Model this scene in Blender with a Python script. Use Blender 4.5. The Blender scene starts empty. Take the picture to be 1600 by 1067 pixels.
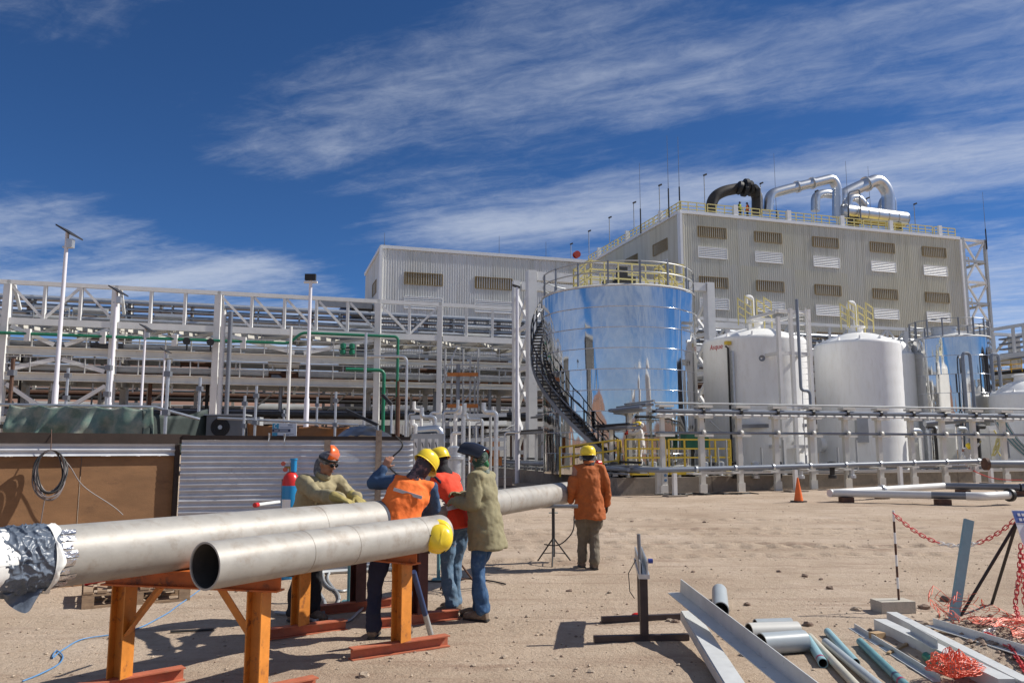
import bpy, math, random
from mathutils import Vector, Matrix, noise as mnoise
random.seed(7)
V = Vector
S = bpy.context.scene
COL = S.collection
R = math.radians
# ---------------------------------------------------------------- camera
FPX, CAMZ, CY0 = 1250.0, 1.72, 533.5
TILT = math.atan(167.0 / FPX)
CAM = V((0, 0, CAMZ))
FW = V((0, math.cos(TILT), math.sin(TILT))); UPV = V((0, -math.sin(TILT), math.cos(TILT))); RT = V((1, 0, 0))
cd = bpy.data.cameras.new('camera'); cam = bpy.data.objects.new('camera', cd); COL.objects.link(cam)
cam.location = CAM; cam.rotation_euler = (R(90) + TILT, 0, 0)
cd.sensor_width = 36; cd.lens = 36 * FPX / 1600; cd.clip_start = .05; cd.clip_end = 4000
S.camera = cam
# ---------------------------------------------------------------- light
SUN_AZ, SUN_EL = R(11), R(42)          # azimuth measured from +X towards +Y
SD = V((math.cos(SUN_AZ) * math.cos(SUN_EL), math.sin(SUN_AZ) * math.cos(SUN_EL), math.sin(SUN_EL)))
ld = bpy.data.lights.new('sun', 'SUN'); ld.energy = 4.9; ld.angle = R(.53); ld.color = (1, .955, .88)
lo = bpy.data.objects.new('sun', ld); COL.objects.link(lo); lo.rotation_euler = SD.to_track_quat('Z', 'Y').to_euler(); lo.location = (30, 10, 40)
W = bpy.data.worlds.new('World'); S.world = W; W.use_nodes = True
nt = W.node_tree; N = nt.nodes; L = nt.links; N.clear()
sky = N.new('ShaderNodeTexSky'); sky.sky_type = 'NISHITA'; sky.sun_disc = False
sky.sun_elevation = SUN_EL; sky.sun_rotation = R(90) - SUN_AZ
sky.altitude = 3000; sky.air_density = .9; sky.dust_density = .2; sky.ozone_density = 3.0
tc = N.new('ShaderNodeTexCoord'); sep = N.new('ShaderNodeSeparateXYZ'); L.new(tc.outputs['Generated'], sep.inputs[0])
def wm(op, a, b=None, clamp=False):
    n = N.new('ShaderNodeMath'); n.operation = op; n.use_clamp = clamp
    for i, x in enumerate((a, b)):
        if x is None: continue
        if isinstance(x, (int, float)): n.inputs[i].default_value = x
        else: L.new(x, n.inputs[i])
    return n.outputs[0]
zz = wm('MAXIMUM', sep.outputs[2], .03); zz = wm('ADD', zz, .02)
cxp = wm('DIVIDE', sep.outputs[0], zz); cyp = wm('DIVIDE', sep.outputs[1], zz)
cw_ = wm('ADD', wm('MULTIPLY', cxp, .447), wm('MULTIPLY', cyp, .894))     # across the cirrus streaks
cs_ = wm('SUBTRACT', wm('MULTIPLY', cxp, .894), wm('MULTIPLY', cyp, .447))  # along them
def wnoise(sx, sy, scale, det, rough, dist=0., off=0.):
    cb = N.new('ShaderNodeCombineXYZ'); L.new(wm('MULTIPLY', cs_, sx), cb.inputs[0]); L.new(wm('MULTIPLY', cw_, sy), cb.inputs[1]); cb.inputs[2].default_value = off
    n = N.new('ShaderNodeTexNoise'); n.inputs['Scale'].default_value = scale; n.inputs['Detail'].default_value = det
    n.inputs['Roughness'].default_value = rough; n.inputs['Distortion'].default_value = dist
    L.new(cb.outputs[0], n.inputs['Vector']); return n.outputs['Fac']
warp = wm('SUBTRACT', wnoise(.5, .8, 1.0, 4, .55, 0, 3.1), .5)
cwd = wm('ADD', cw_, wm('MULTIPLY', warp, .75))
mr = N.new('ShaderNodeMapRange'); mr.inputs[1].default_value = -2; mr.inputs[2].default_value = 8; L.new(cwd, mr.inputs[0])
rp = N.new('ShaderNodeValToRGB'); L.new(mr.outputs[0], rp.inputs[0])
def P_(w): return (w + 2) / 10
pts = [(-2, .80), (.6, .50), (1.3, .16), (1.6, .46), (1.95, .56), (2.2, .40), (2.42, .26), (2.62, .58), (2.85, .84), (3.1, .70), (3.35, .34), (3.8, .34), (4.6, .72), (6, .78)]
el = rp.color_ramp.elements
while len(el) > 1: el.remove(el[-1])
el[0].position = 0; el[0].color = (.8, .8, .8, 1)
for w, c in pts[1:]:
    e = el.new(P_(w)); e.color = (c, c, c, 1)
streak = wnoise(.65, 2.1, 1.6, 8, .62, .35)
fine = wnoise(2.1, 2.8, 3.4, 8, .7, .5, 5.)
big = wnoise(.35, .5, 1.1, 3, .5, 0, 9.)
cov = wm('ADD', wm('ADD', wm('MULTIPLY', streak, 1.25), wm('MULTIPLY', fine, .55)), wm('MULTIPLY', big, .5))
cov = wm('ADD', cov, wm('MULTIPLY', rp.outputs[0], .95))
gp_ = wm('DIVIDE', wm('ADD', cs_, 2.38), .42); gap = wm('POWER', 2.718, wm('MULTIPLY', wm('MULTIPLY', gp_, gp_), -1.))
cov = wm('SUBTRACT', cov, wm('MULTIPLY', gap, .62))
lft = N.new('ShaderNodeMapRange'); lft.interpolation_type = 'SMOOTHSTEP'; lft.inputs[1].default_value = -2.55; lft.inputs[2].default_value = -3.0; lft.inputs[4].default_value = .20; L.new(cs_, lft.inputs[0])
wsel = N.new('ShaderNodeMapRange'); wsel.interpolation_type = 'SMOOTHSTEP'; wsel.inputs[1].default_value = 1.75; wsel.inputs[2].default_value = 2.1; L.new(cwd, wsel.inputs[0])
cov = wm('ADD', cov, wm('MULTIPLY', lft.outputs[0], wsel.outputs[0]))
mr2 = N.new('ShaderNodeMapRange'); mr2.interpolation_type = 'SMOOTHSTEP'; mr2.inputs[1].default_value = 1.34; mr2.inputs[2].default_value = 2.30; mr2.inputs[4].default_value = .62
L.new(cov, mr2.inputs[0])
mix = N.new('ShaderNodeMixRGB'); L.new(mr2.outputs[0], mix.inputs[0]); 
gm = N.new('ShaderNodeMixRGB'); gm.blend_type = 'MULTIPLY'; gm.inputs[0].default_value = 1; L.new(sky.outputs[0], gm.inputs[1]); gm.inputs[2].default_value = (.44, .75, 1.06, 1)
L.new(gm.outputs[0], mix.inputs[1]); mix.inputs[2].default_value = (7.2, 7.8, 8.9, 1)
bg = N.new('ShaderNodeBackground'); bg.inputs[1].default_value = .077; L.new(mix.outputs[0], bg.inputs[0])
wo = N.new('ShaderNodeOutputWorld'); L.new(bg.outputs[0], wo.inputs[0])
S.view_settings.view_transform = 'Standard'; S.view_settings.look = 'None'; S.view_settings.gamma = 1; S.view_settings.exposure = 0.22
S.view_settings.use_curve_mapping = False
S.render.engine = 'CYCLES'; S.cycles.max_bounces = 6; S.cycles.use_denoising = True
# ---------------------------------------------------------------- projection helpers (photo measurements -> metres)
def ray(px, py): return FW + RT * ((px - 800) / FPX) + UPV * ((CY0 - py) / FPX)
def at(px, py, Y): d = ray(px, py); return CAM + d * (Y / d.y)
def gnd(px, py, z=0.): d = ray(px, py); return CAM + d * ((z - CAMZ) / d.z)
PH = R(17); CU, SU = math.cos(PH), math.sin(PH)
UU = V((CU, SU, 0)); VV = V((-SU, CU, 0)); ZZ = V((0, 0, 1))
def G(a, b, z=0.): return V((a * CU - b * SU, a * SU + b * CU, z))
def pa(px, py, b):                      # photo point on the plant plane b -> (a, z)
    d = ray(px, py); k = b / d.dot(VV); p = CAM + d * k; return p.dot(UU), p.z
# ---------------------------------------------------------------- materials
MATS = {}
def mat(name, col, rough=.6, metal=0., var=.18, scale=3., bump=.0, bscale=30., col2=None, c2=(.5, .7), spec=None, coord='Object', stretch=None, rvar=0.):
    if name in MATS: return MATS[name]
    m = bpy.data.materials.new(name); m.use_nodes = True; t = m.node_tree; n = t.nodes; l = t.links
    b = n['Principled BSDF']; b.inputs['Roughness'].default_value = rough; b.inputs['Metallic'].default_value = metal
    if spec is not None: b.inputs['Specular IOR Level'].default_value = spec
    c = n.new('ShaderNodeTexCoord'); src = c.outputs[coord]
    if stretch:
        mp = n.new('ShaderNodeMapping'); mp.inputs['Scale'].default_value = stretch; l.new(src, mp.inputs[0]); src = mp.outputs[0]
    z = n.new('ShaderNodeTexNoise'); z.inputs['Scale'].default_value = scale; z.inputs['Detail'].default_value = 8; z.inputs['Roughness'].default_value = .65
    l.new(src, z.inputs['Vector'])
    r = n.new('ShaderNodeValToRGB'); l.new(z.outputs['Fac'], r.inputs[0])
    e = r.color_ramp.elements; e[0].position = .3; e[1].position = .7
    e[0].color = (*[x * (1 - var) for x in col], 1); e[1].color = (*[min(1, x * (1 + var)) for x in col], 1)
    out = r.outputs[0]
    if col2:
        z2 = n.new('ShaderNodeTexNoise'); z2.inputs['Scale'].default_value = scale * 1.9; z2.inputs['Detail'].default_value = 10; z2.inputs['Roughness'].default_value = .72
        mp2 = n.new('ShaderNodeMapping'); mp2.inputs['Location'].default_value = (7, 3, 11); l.new(src, mp2.inputs[0]); l.new(mp2.outputs[0], z2.inputs['Vector'])
        r2 = n.new('ShaderNodeMapRange'); r2.inputs[1].default_value = c2[0]; r2.inputs[2].default_value = c2[1]; l.new(z2.outputs['Fac'], r2.inputs[0])
        mx = n.new('ShaderNodeMixRGB'); l.new(r2.outputs[0], mx.inputs[0]); l.new(out, mx.inputs[1]); mx.inputs[2].default_value = (*col2, 1); out = mx.outputs[0]
    l.new(out, b.inputs['Base Color'])
    if rvar:
        rr = n.new('ShaderNodeMapRange'); rr.inputs[3].default_value = max(0, rough - rvar); rr.inputs[4].default_value = min(1, rough + rvar); l.new(z.outputs['Fac'], rr.inputs[0]); l.new(rr.outputs[0], b.inputs['Roughness'])
    if bump:
        z3 = n.new('ShaderNodeTexNoise'); z3.inputs['Scale'].default_value = bscale; z3.inputs['Detail'].default_value = 5; l.new(src, z3.inputs['Vector'])
        bp = n.new('ShaderNodeBump'); bp.inputs['Strength'].default_value = bump; bp.inputs['Distance'].default_value = .02; l.new(z3.outputs['Fac'], bp.inputs['Height']); l.new(bp.outputs[0], b.inputs['Normal'])
    MATS[name] = m; return m
# ---------------------------------------------------------------- object helpers
ORG = {}
def setp(o, label=None, cat=None, group=None, kind=None):
    if label: o['label'] = label
    if cat: o['category'] = cat
    if group: o['group'] = group
    if kind: o['kind'] = kind
    return o
def thing(name, loc, label, cat, group=None):
    o = bpy.data.objects.new(name, None); COL.objects.link(o); o.location = loc; o.empty_display_size = .2
    ORG[o.name] = V(loc); return setp(o, label, cat, group)
class MB:
    def __init__(s): s.v = []; s.f = []
    def add(s, vs, fs):
        k = len(s.v); s.v += [V(x) for x in vs]; s.f += [tuple(i + k for i in f) for f in fs]; return s
    def prof(s, p, q, pr, up=ZZ, closed=True, caps=True):
        p, q = V(p), V(q); d = (q - p)
        if d.length < 1e-6: return s
        d.normalize(); x = d.cross(up)
        if x.length < 1e-3: x = d.cross(V((0, 1, 0)))
        x.normalize(); y = x.cross(d); n = len(pr)
        vs = [p + x * a + y * b for a, b in pr] + [q + x * a + y * b for a, b in pr]
        fs = [(i, (i + 1) % n, n + (i + 1) % n, n + i) for i in range(n if closed else n - 1)]
        if caps: fs += [tuple(range(n - 1, -1, -1)), tuple(range(n, 2 * n))]
        return s.add(vs, fs)
    def beam(s, p, q, w, h=None, up=ZZ):
        h = h or w; w /= 2; h /= 2
        return s.prof(p, q, [(-w, -h), (w, -h), (w, h), (-w, h)], up)
    def ibeam(s, p, q, w, h, t=.02, up=ZZ):
        w /= 2; h /= 2; k = t / 2
        return s.prof(p, q, [(-w, -h), (w, -h), (w, -h + t), (k, -h + t), (k, h - t), (w, h - t), (w, h), (-w, h), (-w, h - t), (-k, h - t), (-k, -h + t), (-w, -h + t)], up)
    def angle(s, p, q, w, h, t=.012, up=ZZ):
        return s.prof(p, q, [(0, 0), (w, 0), (w, t), (t, t), (t, h), (0, h)], up)
    def chan(s, p, q, w, h, t=.012, up=ZZ):
        w2 = w / 2
        return s.prof(p, q, [(-w2, 0), (w2, 0), (w2, h), (w2 - t, h), (w2 - t, t), (-w2 + t, t), (-w2 + t, h), (-w2, h)], up)
    def box(s, c, sx, sy, sz, rz=0.):       # c = centre of the base
        m = Matrix.Rotation(rz, 3, 'Z'); c = V(c); x, y = sx / 2, sy / 2
        vs = [c + m @ V((a, b, 0)) + V((0, 0, h)) for h in (0, sz) for a, b in ((-x, -y), (x, -y), (x, y), (-x, y))]
        return s.add(vs, [(3, 2, 1, 0), (4, 5, 6, 7), (0, 1, 5, 4), (1, 2, 6, 5), (2, 3, 7, 6), (3, 0, 4, 7)])
    def tube(s, pts, r, n=10, caps=True, flat=1.):
        pts = [V(p) for p in pts]; m = len(pts); rr = r if isinstance(r, (list, tuple)) else [r] * m
        tg = []
        for i in range(m):
            a = pts[max(i - 1, 0)]; b = pts[min(i + 1, m - 1)]; t = b - a; tg.append(t.normalized() if t.length > 1e-9 else ZZ.copy())
        x = tg[0].cross(ZZ)
        if x.length < .1: x = tg[0].cross(V((0, 1, 0)))
        x.normalize(); vs = []
        for i in range(m):
            x = (x - tg[i] * x.dot(tg[i])); x.normalize(); y = x.cross(tg[i])
            k = 1.
            if 0 < i < m - 1:
                c = (pts[i] - pts[i - 1]).normalized().dot((pts[i + 1] - pts[i]).normalized()); k = 1 / max(.5, math.sqrt(max(0, (1 + c) / 2)))
            for j in range(n):
                an = 2 * math.pi * j / n; vs.append(pts[i] + x * (math.cos(an) * rr[i] * k) + y * (math.sin(an) * rr[i] * flat * (1 if k == 1 else k)))
        fs = [(i * n + j, i * n + (j + 1) % n, (i + 1) * n + (j + 1) % n, (i + 1) * n + j) for i in range(m - 1) for j in range(n)]
        if caps: fs += [tuple(range(n)), tuple((m - 1) * n + j for j in reversed(range(n)))]
        return s.add(vs, fs)
    def hollow(s, p, q, r, ri, n=32, segs=1):
        p, q = V(p), V(q); d = (q - p).normalized(); x = d.cross(ZZ); x = x.normalized() if x.length > .05 else V((1, 0, 0)); y = x.cross(d)
        rings = [(p.lerp(q, k / segs), r) for k in range(segs + 1)] + [(q, ri), (p, ri)]
        vs = [c + x * (math.cos(2 * math.pi * j / n) * rad) + y * (math.sin(2 * math.pi * j / n) * rad) for c, rad in rings for j in range(n)]
        m = len(rings)
        return s.add(vs, [(i * n + j, ((i + 1) % m) * n + j, ((i + 1) % m) * n + (j + 1) % n, i * n + (j + 1) % n) for i in range(m) for j in range(n)])
    def lathe(s, c, pr, n=32, cap0=True, cap1=True, axis=None, side=None):   # pr: (radius, height)
        c = V(c); ax = V(axis).normalized() if axis else ZZ
        if ax is ZZ or abs(ax.z) > .999: x, y = V((1, 0, 0)), V((0, 1, 0))
        else: x = ax.cross(ZZ).normalized(); y = ax.cross(x)
        vs = [c + ax * h + x * (math.cos(2 * math.pi * j / n) * r) + y * (math.sin(2 * math.pi * j / n) * r) for r, h in pr for j in range(n)]
        m = len(pr); fs = [(i * n + j, i * n + (j + 1) % n, (i + 1) * n + (j + 1) % n, (i + 1) * n + j) for i in range(m - 1) for j in range(n)]
        if cap0: fs.append(tuple(reversed(range(n))))
        if cap1: fs.append(tuple((m - 1) * n + j for j in range(n)))
        return s.add(vs, fs)
    def ell(s, c, rx, ry, rz, M=None, n=16, m=10):
        M = M or Matrix.Identity(3); c = V(c); vs = []
        for i in range(m + 1):
            t = math.pi * i / m
            for j in range(n):
                a = 2 * math.pi * j / n; vs.append(c + M @ V((rx * math.sin(t) * math.cos(a), ry * math.sin(t) * math.sin(a), rz * math.cos(t))))
        return s.add(vs, [(i * n + j, (i + 1) * n + j, (i + 1) * n + (j + 1) % n, i * n + (j + 1) % n) for i in range(m) for j in range(n)])
    def loft(s, rings, n=14):                 # rings: (centre, rx, ry, side vector, axis vector)
        vs = []
        for c, rx, ry, sx, ax in rings:
            sx = V(sx); ax = V(ax).normalized(); sx = (sx - ax * sx.dot(ax)).normalized(); sy = ax.cross(sx)
            for j in range(n):
                a = 2 * math.pi * j / n; vs.append(V(c) + sx * (rx * math.cos(a)) + sy * (ry * math.sin(a)))
        m = len(rings); fs = [(i * n + j, i * n + (j + 1) % n, (i + 1) * n + (j + 1) % n, (i + 1) * n + j) for i in range(m - 1) for j in range(n)]
        fs += [tuple(reversed(range(n))), tuple((m - 1) * n + j for j in range(n))]
        return s.add(vs, fs)
    def sheet(s, fn, nu, nv, thick=None):
        vs = [V(fn(i / nu, j / nv)) for i in range(nu + 1) for j in range(nv + 1)]; k = nv + 1
        fs = [(i * k + j, (i + 1) * k + j, (i + 1) * k + j + 1, i * k + j + 1) for i in range(nu) for j in range(nv)]
        return s.add(vs, fs)
    def mesh(s, name, m, off, smooth=None):
        me = bpy.data.meshes.new(name); me.from_pydata([x - off for x in s.v], [], s.f)
        if m: me.materials.append(m)
        if smooth is not None:
            me.polygons.foreach_set('use_smooth', [True] * len(me.polygons))
            if smooth < 170: me.set_sharp_from_angle(angle=R(smooth))
        me.update(); return me
    def build(s, name, m, parent=None, smooth=35, label=None, cat=None, group=None, kind=None, loc=None, solid=0.):
        if parent is not None: off = ORG[parent.name]
        else:
            if loc is not None: off = V(loc)
            else:
                xs = [p.x for p in s.v]; ys = [p.y for p in s.v]; off = V(((min(xs) + max(xs)) / 2, (min(ys) + max(ys)) / 2, min(p.z for p in s.v)))
        me = s.mesh(name, m, off, smooth); o = bpy.data.objects.new(name, me); COL.objects.link(o)
        if parent is not None: o.parent = parent
        else: o.location = off
        ORG[o.name] = off.copy()
        if solid:
            md = o.modifiers.new('solid', 'SOLIDIFY'); md.thickness = solid; md.offset = 0
        return setp(o, label, cat, group, kind)
def inst(name, me, parent, loc, rot=None, scale=None):
    o = bpy.data.objects.new(name, me); COL.objects.link(o); o.parent = parent; o.location = V(loc) - ORG[parent.name]
    if rot is not None: o.rotation_euler = rot
    if scale is not None: o.scale = scale
    ORG[o.name] = V(loc); return o
def unit(mb, name, m, smooth=35): return mb.mesh(name, m, V((0, 0, 0)), smooth)
KIDS = {}
def kids(o): return [c for c in bpy.data.objects if c.parent is o]
def clone(root, delta, label=None, rz=0.):
    def rec(o, par):
        c = o.copy(); COL.objects.link(c); c.parent = par; ORG[c.name] = ORG[o.name] + V(delta)
        for k in kids(o): rec(k, c)
        return c
    c = rec(root, None); c.location = root.location + V(delta); c.rotation_euler = (0, 0, root.rotation_euler[2] + rz)
    if label: c['label'] = label
    return c
def arc(c, r, x, y, a0, a1, n=8): return [V(c) + V(x) * (r * math.cos(a0 + (a1 - a0) * i / n)) + V(y) * (r * math.sin(a0 + (a1 - a0) * i / n)) for i in range(n + 1)]
def bend(pts, r, n=6):                     # polyline with rounded corners
    pts = [V(p) for p in pts]; out = [pts[0]]
    for i in range(1, len(pts) - 1):
        a = (pts[i - 1] - pts[i]); b = (pts[i + 1] - pts[i]); k = min(r, a.length * .49, b.length * .49)
        p0 = pts[i] + a.normalized() * k; p1 = pts[i] + b.normalized() * k
        out += [(p0 * (1 - t) ** 2 + pts[i] * 2 * t * (1 - t) + p1 * t ** 2) for t in [j / n for j in range(n + 1)]]
    return out + [pts[-1]]
# ---------------------------------------------------------------- palette
M_white = mat('white painted steel', (.74, .73, .70), .45, var=.08, scale=1.5, col2=(.34, .31, .27), c2=(.6, .85))
M_cream = mat('cream painted steel', (.64, .62, .56), .5, var=.1, scale=1.2, col2=(.3, .27, .22), c2=(.6, .85))
M_lgrey = mat('light grey steel', (.40, .41, .41), .45, metal=.2, var=.12, scale=2.)
M_mgrey = mat('mid grey pipe', (.22, .23, .25), .4, metal=.5, var=.15, scale=2.)
M_bgrey = mat('blue grey coated pipe', (.20, .23, .28), .35, var=.12, scale=2.)
M_dark = mat('dark steel', (.045, .043, .042), .5, metal=.4, var=.25, scale=4.)
M_black = mat('black rubber', (.018, .018, .019), .6, var=.2)
M_rust = mat('rusty brown steel', (.11, .052, .030), .75, var=.35, scale=6., col2=(.05, .03, .025))
M_rustl = mat('rust red pipe', (.22, .075, .035), .7, var=.3, scale=5.)
M_orpipe = mat('orange primed steel', (.50, .17, .035), .6, var=.2, scale=4.)
M_yellow = mat('yellow painted steel', (.66, .46, .045), .45, var=.1, scale=5.)
M_paley = mat('pale yellow rail paint', (.70, .60, .24), .5, var=.08, scale=5.)
M_ltgal = mat('pale grey insulated pipe', (.52, .52, .50), .5, var=.1)
M_green = mat('green painted pipe', (.01, .16, .085), .4, var=.15, scale=4.)
M_teal = mat('teal primed steel', (.12, .27, .29), .5, var=.15, scale=8., col2=(.3, .4, .4), c2=(.6, .8))
M_galv = mat('galvanised steel', (.52, .54, .56), .38, metal=.75, var=.14, scale=9., rvar=.12)
M_alu = mat('silver cladding', (.60, .61, .62), .34, metal=1., var=.06, scale=3., bump=.12, bscale=2.5)
M_conc = mat('concrete', (.27, .225, .18), .85, var=.18, scale=2.5, bump=.3, bscale=25, col2=(.15, .12, .1), c2=(.5, .8))
# ================================================================ GROUND
def sm(t): t = max(0., min(1., t)); return t * t * (3 - 2 * t)
def gz0(x, y):
    a = x * CU + y * SU; b = -x * SU + y * CU
    return .0185 * max(0., min(15., a - 13.5)) * sm((b - 13) / 9)
def mound(x, y):
    return .20 * math.exp(-((x - 4.55) / .75) ** 2 - ((y - 6.9) / .95) ** 2)
def gz(x, y):
    h = gz0(x, y) + mound(x, y)
    if y < 40: h += .022 * (mnoise.noise(V((x * .55, y * .55, 0)))) + .011 * mnoise.noise(V((x * 2.1, y * 2.1, 4)))
    return h
def GP(x, y, dz=0.): return V((x, y, gz(x, y) + dz))
def build_ground():
    xs, ys = [], []
    def grade(lo, hi, near, far0, fac):
        out = [lo * 1.]; return out
    x = -8.
    while x < 8: xs.append(x); x += .09
    st = .09
    while x < 2500: xs.append(x); st = min(st * 1.045, 200); x += st
    x = -8.09; st = .09
    while x > -2500: xs.insert(0, x); st = min(st * 1.07, 200); x -= st
    y = -6.; 
    while y < 3.5: ys.append(y); y += .5
    while y < 13: ys.append(y); y += .075
    st = .075
    while y < 3500: ys.append(y); st = min(st * (1.006 if y < 20 else 1.04), 250); y += st
    ys = [-2500, -500, -100, -25] + ys
    vs = []; 
    for yy in ys:
        for xx in xs:
            h = gz(xx, yy)
            if 3 < yy < 30 and -9 < xx < 26:
                p = V((xx, yy, 0)); h += .009 * mnoise.noise(p * 6) + .005 * mnoise.noise(p * 15)
                m = mound(xx, yy)
                if m > .01: h += m * .30 * mnoise.noise(p * 5) + m * .2 * mnoise.noise(p * 13)
                # tyre ruts crossing the yard
                for r0, sl in ((12.9, .10), (14.3, .09), (14.9, -.05), (16.6, -.02), (17.4, -.02), (19.5, .03)):
                    d = yy - (r0 + sl * (xx - 4) + .25 * math.sin(xx * .35 + r0)); 
                    if abs(d) < .35 and xx > -1: h -= .075 * math.exp(-(d / .15) ** 2) * (1.25 if math.sin(xx * 14 + r0) > 0 else .25) ; h += .04 * math.exp(-((abs(d) - .22) / .08) ** 2)
            vs.append((xx, yy, h))
    n = len(xs); fs = [(j * n + i, j * n + i + 1, (j + 1) * n + i + 1, (j + 1) * n + i) for j in range(len(ys) - 1) for i in range(n - 1)]
    me = bpy.data.meshes.new('ground'); me.from_pydata(vs, [], fs); me.polygons.foreach_set('use_smooth', [True] * len(fs))
    m = bpy.data.materials.new('sandy ground'); m.use_nodes = True; t = m.node_tree; n_ = t.nodes; l = t.links; b = n_['Principled BSDF']; b.inputs['Roughness'].default_value = .95; b.inputs['Specular IOR Level'].default_value = .15
    c = n_.new('ShaderNodeTexCoord')
    def nz(s, d=8, r=.65, loc=(0, 0, 0), sc=(1, 1, 1)):
        mp = n_.new('ShaderNodeMapping'); mp.inputs['Location'].default_value = loc; mp.inputs['Scale'].default_value = sc; l.new(c.outputs['Object'], mp.inputs[0])
        z = n_.new('ShaderNodeTexNoise'); z.inputs['Scale'].default_value = s; z.inputs['Detail'].default_value = d; z.inputs['Roughness'].default_value = r; l.new(mp.outputs[0], z.inputs['Vector']); return z.outputs['Fac']
    r = n_.new('ShaderNodeValToRGB'); l.new(nz(.35, 9, .7), r.inputs[0]); e = r.color_ramp.elements
    e[0].position = .32; e[0].color = (.345, .258, .185, 1); e[1].position = .68; e[1].color = (.54, .435, .34, 1)
    e2 = e.new(.5); e2.color = (.45, .352, .262, 1)
    r2 = n_.new('ShaderNodeMapRange'); r2.inputs[1].default_value = .48; r2.inputs[2].default_value = .72; r2.inputs[4].default_value = .6; l.new(nz(11, 8, .75, (5, 2, 0)), r2.inputs[0])
    mx = n_.new('ShaderNodeMixRGB'); l.new(r2.outputs[0], mx.inputs[0]); l.new(r.outputs[0], mx.inputs[1]); mx.inputs[2].default_value = (.30, .205, .145, 1)
    r3 = n_.new('ShaderNodeMapRange'); r3.inputs[1].default_value = .55; r3.inputs[2].default_value = .66; r3.inputs[4].default_value = .3; l.new(nz(42, 3, .6, (1, 7, 0)), r3.inputs[0])
    mx2 = n_.new('ShaderNodeMixRGB'); l.new(r3.outputs[0], mx2.inputs[0]); l.new(mx.outputs[0], mx2.inputs[1]); mx2.inputs[2].default_value = (.58, .47, .36, 1)
    # long darker wheel tracks
    r4 = n_.new('ShaderNodeMapRange'); r4.inputs[1].default_value = .53; r4.inputs[2].default_value = .68; r4.inputs[4].default_value = .8; l.new(nz(1.0, 7, .7, (3, 3, 0), (.35, 2.6, 1)), r4.inputs[0])
    mx3 = n_.new('ShaderNodeMixRGB'); l.new(r4.outputs[0], mx3.inputs[0]); l.new(mx2.outputs[0], mx3.inputs[1]); mx3.inputs[2].default_value = (.29, .20, .145, 1)
    l.new(mx3.outputs[0], b.inputs['Base Color'])
    bp = n_.new('ShaderNodeBump'); bp.inputs['Strength'].default_value = .8; bp.inputs['Distance'].default_value = .035; l.new(nz(22, 6, .7), bp.inputs['Height'])
    bp2 = n_.new('ShaderNodeBump'); bp2.inputs['Strength'].default_value = .5; bp2.inputs['Distance'].default_value = .01; l.new(nz(95, 4, .7), bp2.inputs['Height']); l.new(bp.outputs[0], bp2.inputs['Normal']); l.new(bp2.outputs[0], b.inputs['Normal'])
    me.materials.append(m); o = bpy.data.objects.new('ground', me); COL.objects.link(o); o['kind'] = 'structure'
build_ground()
M_hill = mat('desert hillside', (.24, .135, .095), .95, var=.25, scale=.05, bump=.3, bscale=1.)
def hf(u, v):
    x = -420 + 560 * u; r = 36 * math.exp(-((x + 150) / 170) ** 2) + 5 * math.exp(-((x + 20) / 60) ** 2) + 3 * mnoise.noise(V((x * .02, 0, 3)))
    y = 210 + 140 * v; return (x, y, -1 + max(0, r) * math.sin(math.pi * min(1, v * 1.2) / 2 + 0.02) + 1.2 * mnoise.noise(V((x * .05, y * .05, 1))))
mb = MB(); mb.sheet(hf, 90, 20); mb.build('hill', M_hill, smooth=180, kind='structure')
mb = MB(); mb.sheet(lambda u, v: ((260 + 90 * v) * math.cos(math.pi * (1.02 + .96 * u)), (260 + 90 * v) * math.sin(math.pi * (1.02 + .96 * u)), -2 + (20 + 22 * mnoise.noise(V((u * 6, 0, 9)))) * math.sin(math.pi * min(1, v * 1.2) / 2 + .02)), 120, 10); mb.build('hill', M_hill, smooth=180, kind='structure')  # unseen hills added behind the camera to break the flat horizon in tank reflections

# ================================================================ BIG BUILDINGS
def wallmat(name, col, col2):
    m = bpy.data.materials.new(name); m.use_nodes = True; t = m.node_tree; n = t.nodes; l = t.links; b = n['Principled BSDF']
    b.inputs['Roughness'].default_value = .42; b.inputs['Metallic'].default_value = .0
    oi = n.new('ShaderNodeObjectInfo'); c = n.new('ShaderNodeTexCoord'); g = n.new('ShaderNodeNewGeometry')
    z = n.new('ShaderNodeTexNoise'); z.inputs['Scale'].default_value = .12; z.inputs['Detail'].default_value = 8; l.new(g.outputs['Position'], z.inputs['Vector'])
    ad = n.new('ShaderNodeMath'); ad.operation = 'MULTIPLY_ADD'; l.new(oi.outputs['Random'], ad.inputs[0]); ad.inputs[1].default_value = .4; l.new(z.outputs['Fac'], ad.inputs[2])
    r = n.new('ShaderNodeValToRGB'); l.new(ad.outputs[0], r.inputs[0]); e = r.color_ramp.elements; e[0].position = .45; e[0].color = (*col, 1); e[1].position = .85; e[1].color = (*col2, 1)
    mp = n.new('ShaderNodeMapping'); mp.inputs['Scale'].default_value = (1.6, 1.6, .12); l.new(g.outputs['Position'], mp.inputs[0])
    z2 = n.new('ShaderNodeTexNoise'); z2.inputs['Scale'].default_value = 1.2; z2.inputs['Detail'].default_value = 6; l.new(mp.outputs[0], z2.inputs['Vector'])
    r2 = n.new('ShaderNodeMapRange'); r2.inputs[1].default_value = .5; r2.inputs[2].default_value = .8; r2.inputs[4].default_value = .45; l.new(z2.outputs['Fac'], r2.inputs[0])
    mx = n.new('ShaderNodeMixRGB'); l.new(r2.outputs[0], mx.inputs[0]); l.new(r.outputs[0], mx.inputs[1]); mx.inputs[2].default_value = (.34, .31, .22, 1)
    l.new(mx.outputs[0], b.inputs['Base Color']); return m
M_wall = wallmat('ribbed steel cladding', (.64, .61, .48), (.64, .625, .55))
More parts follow.
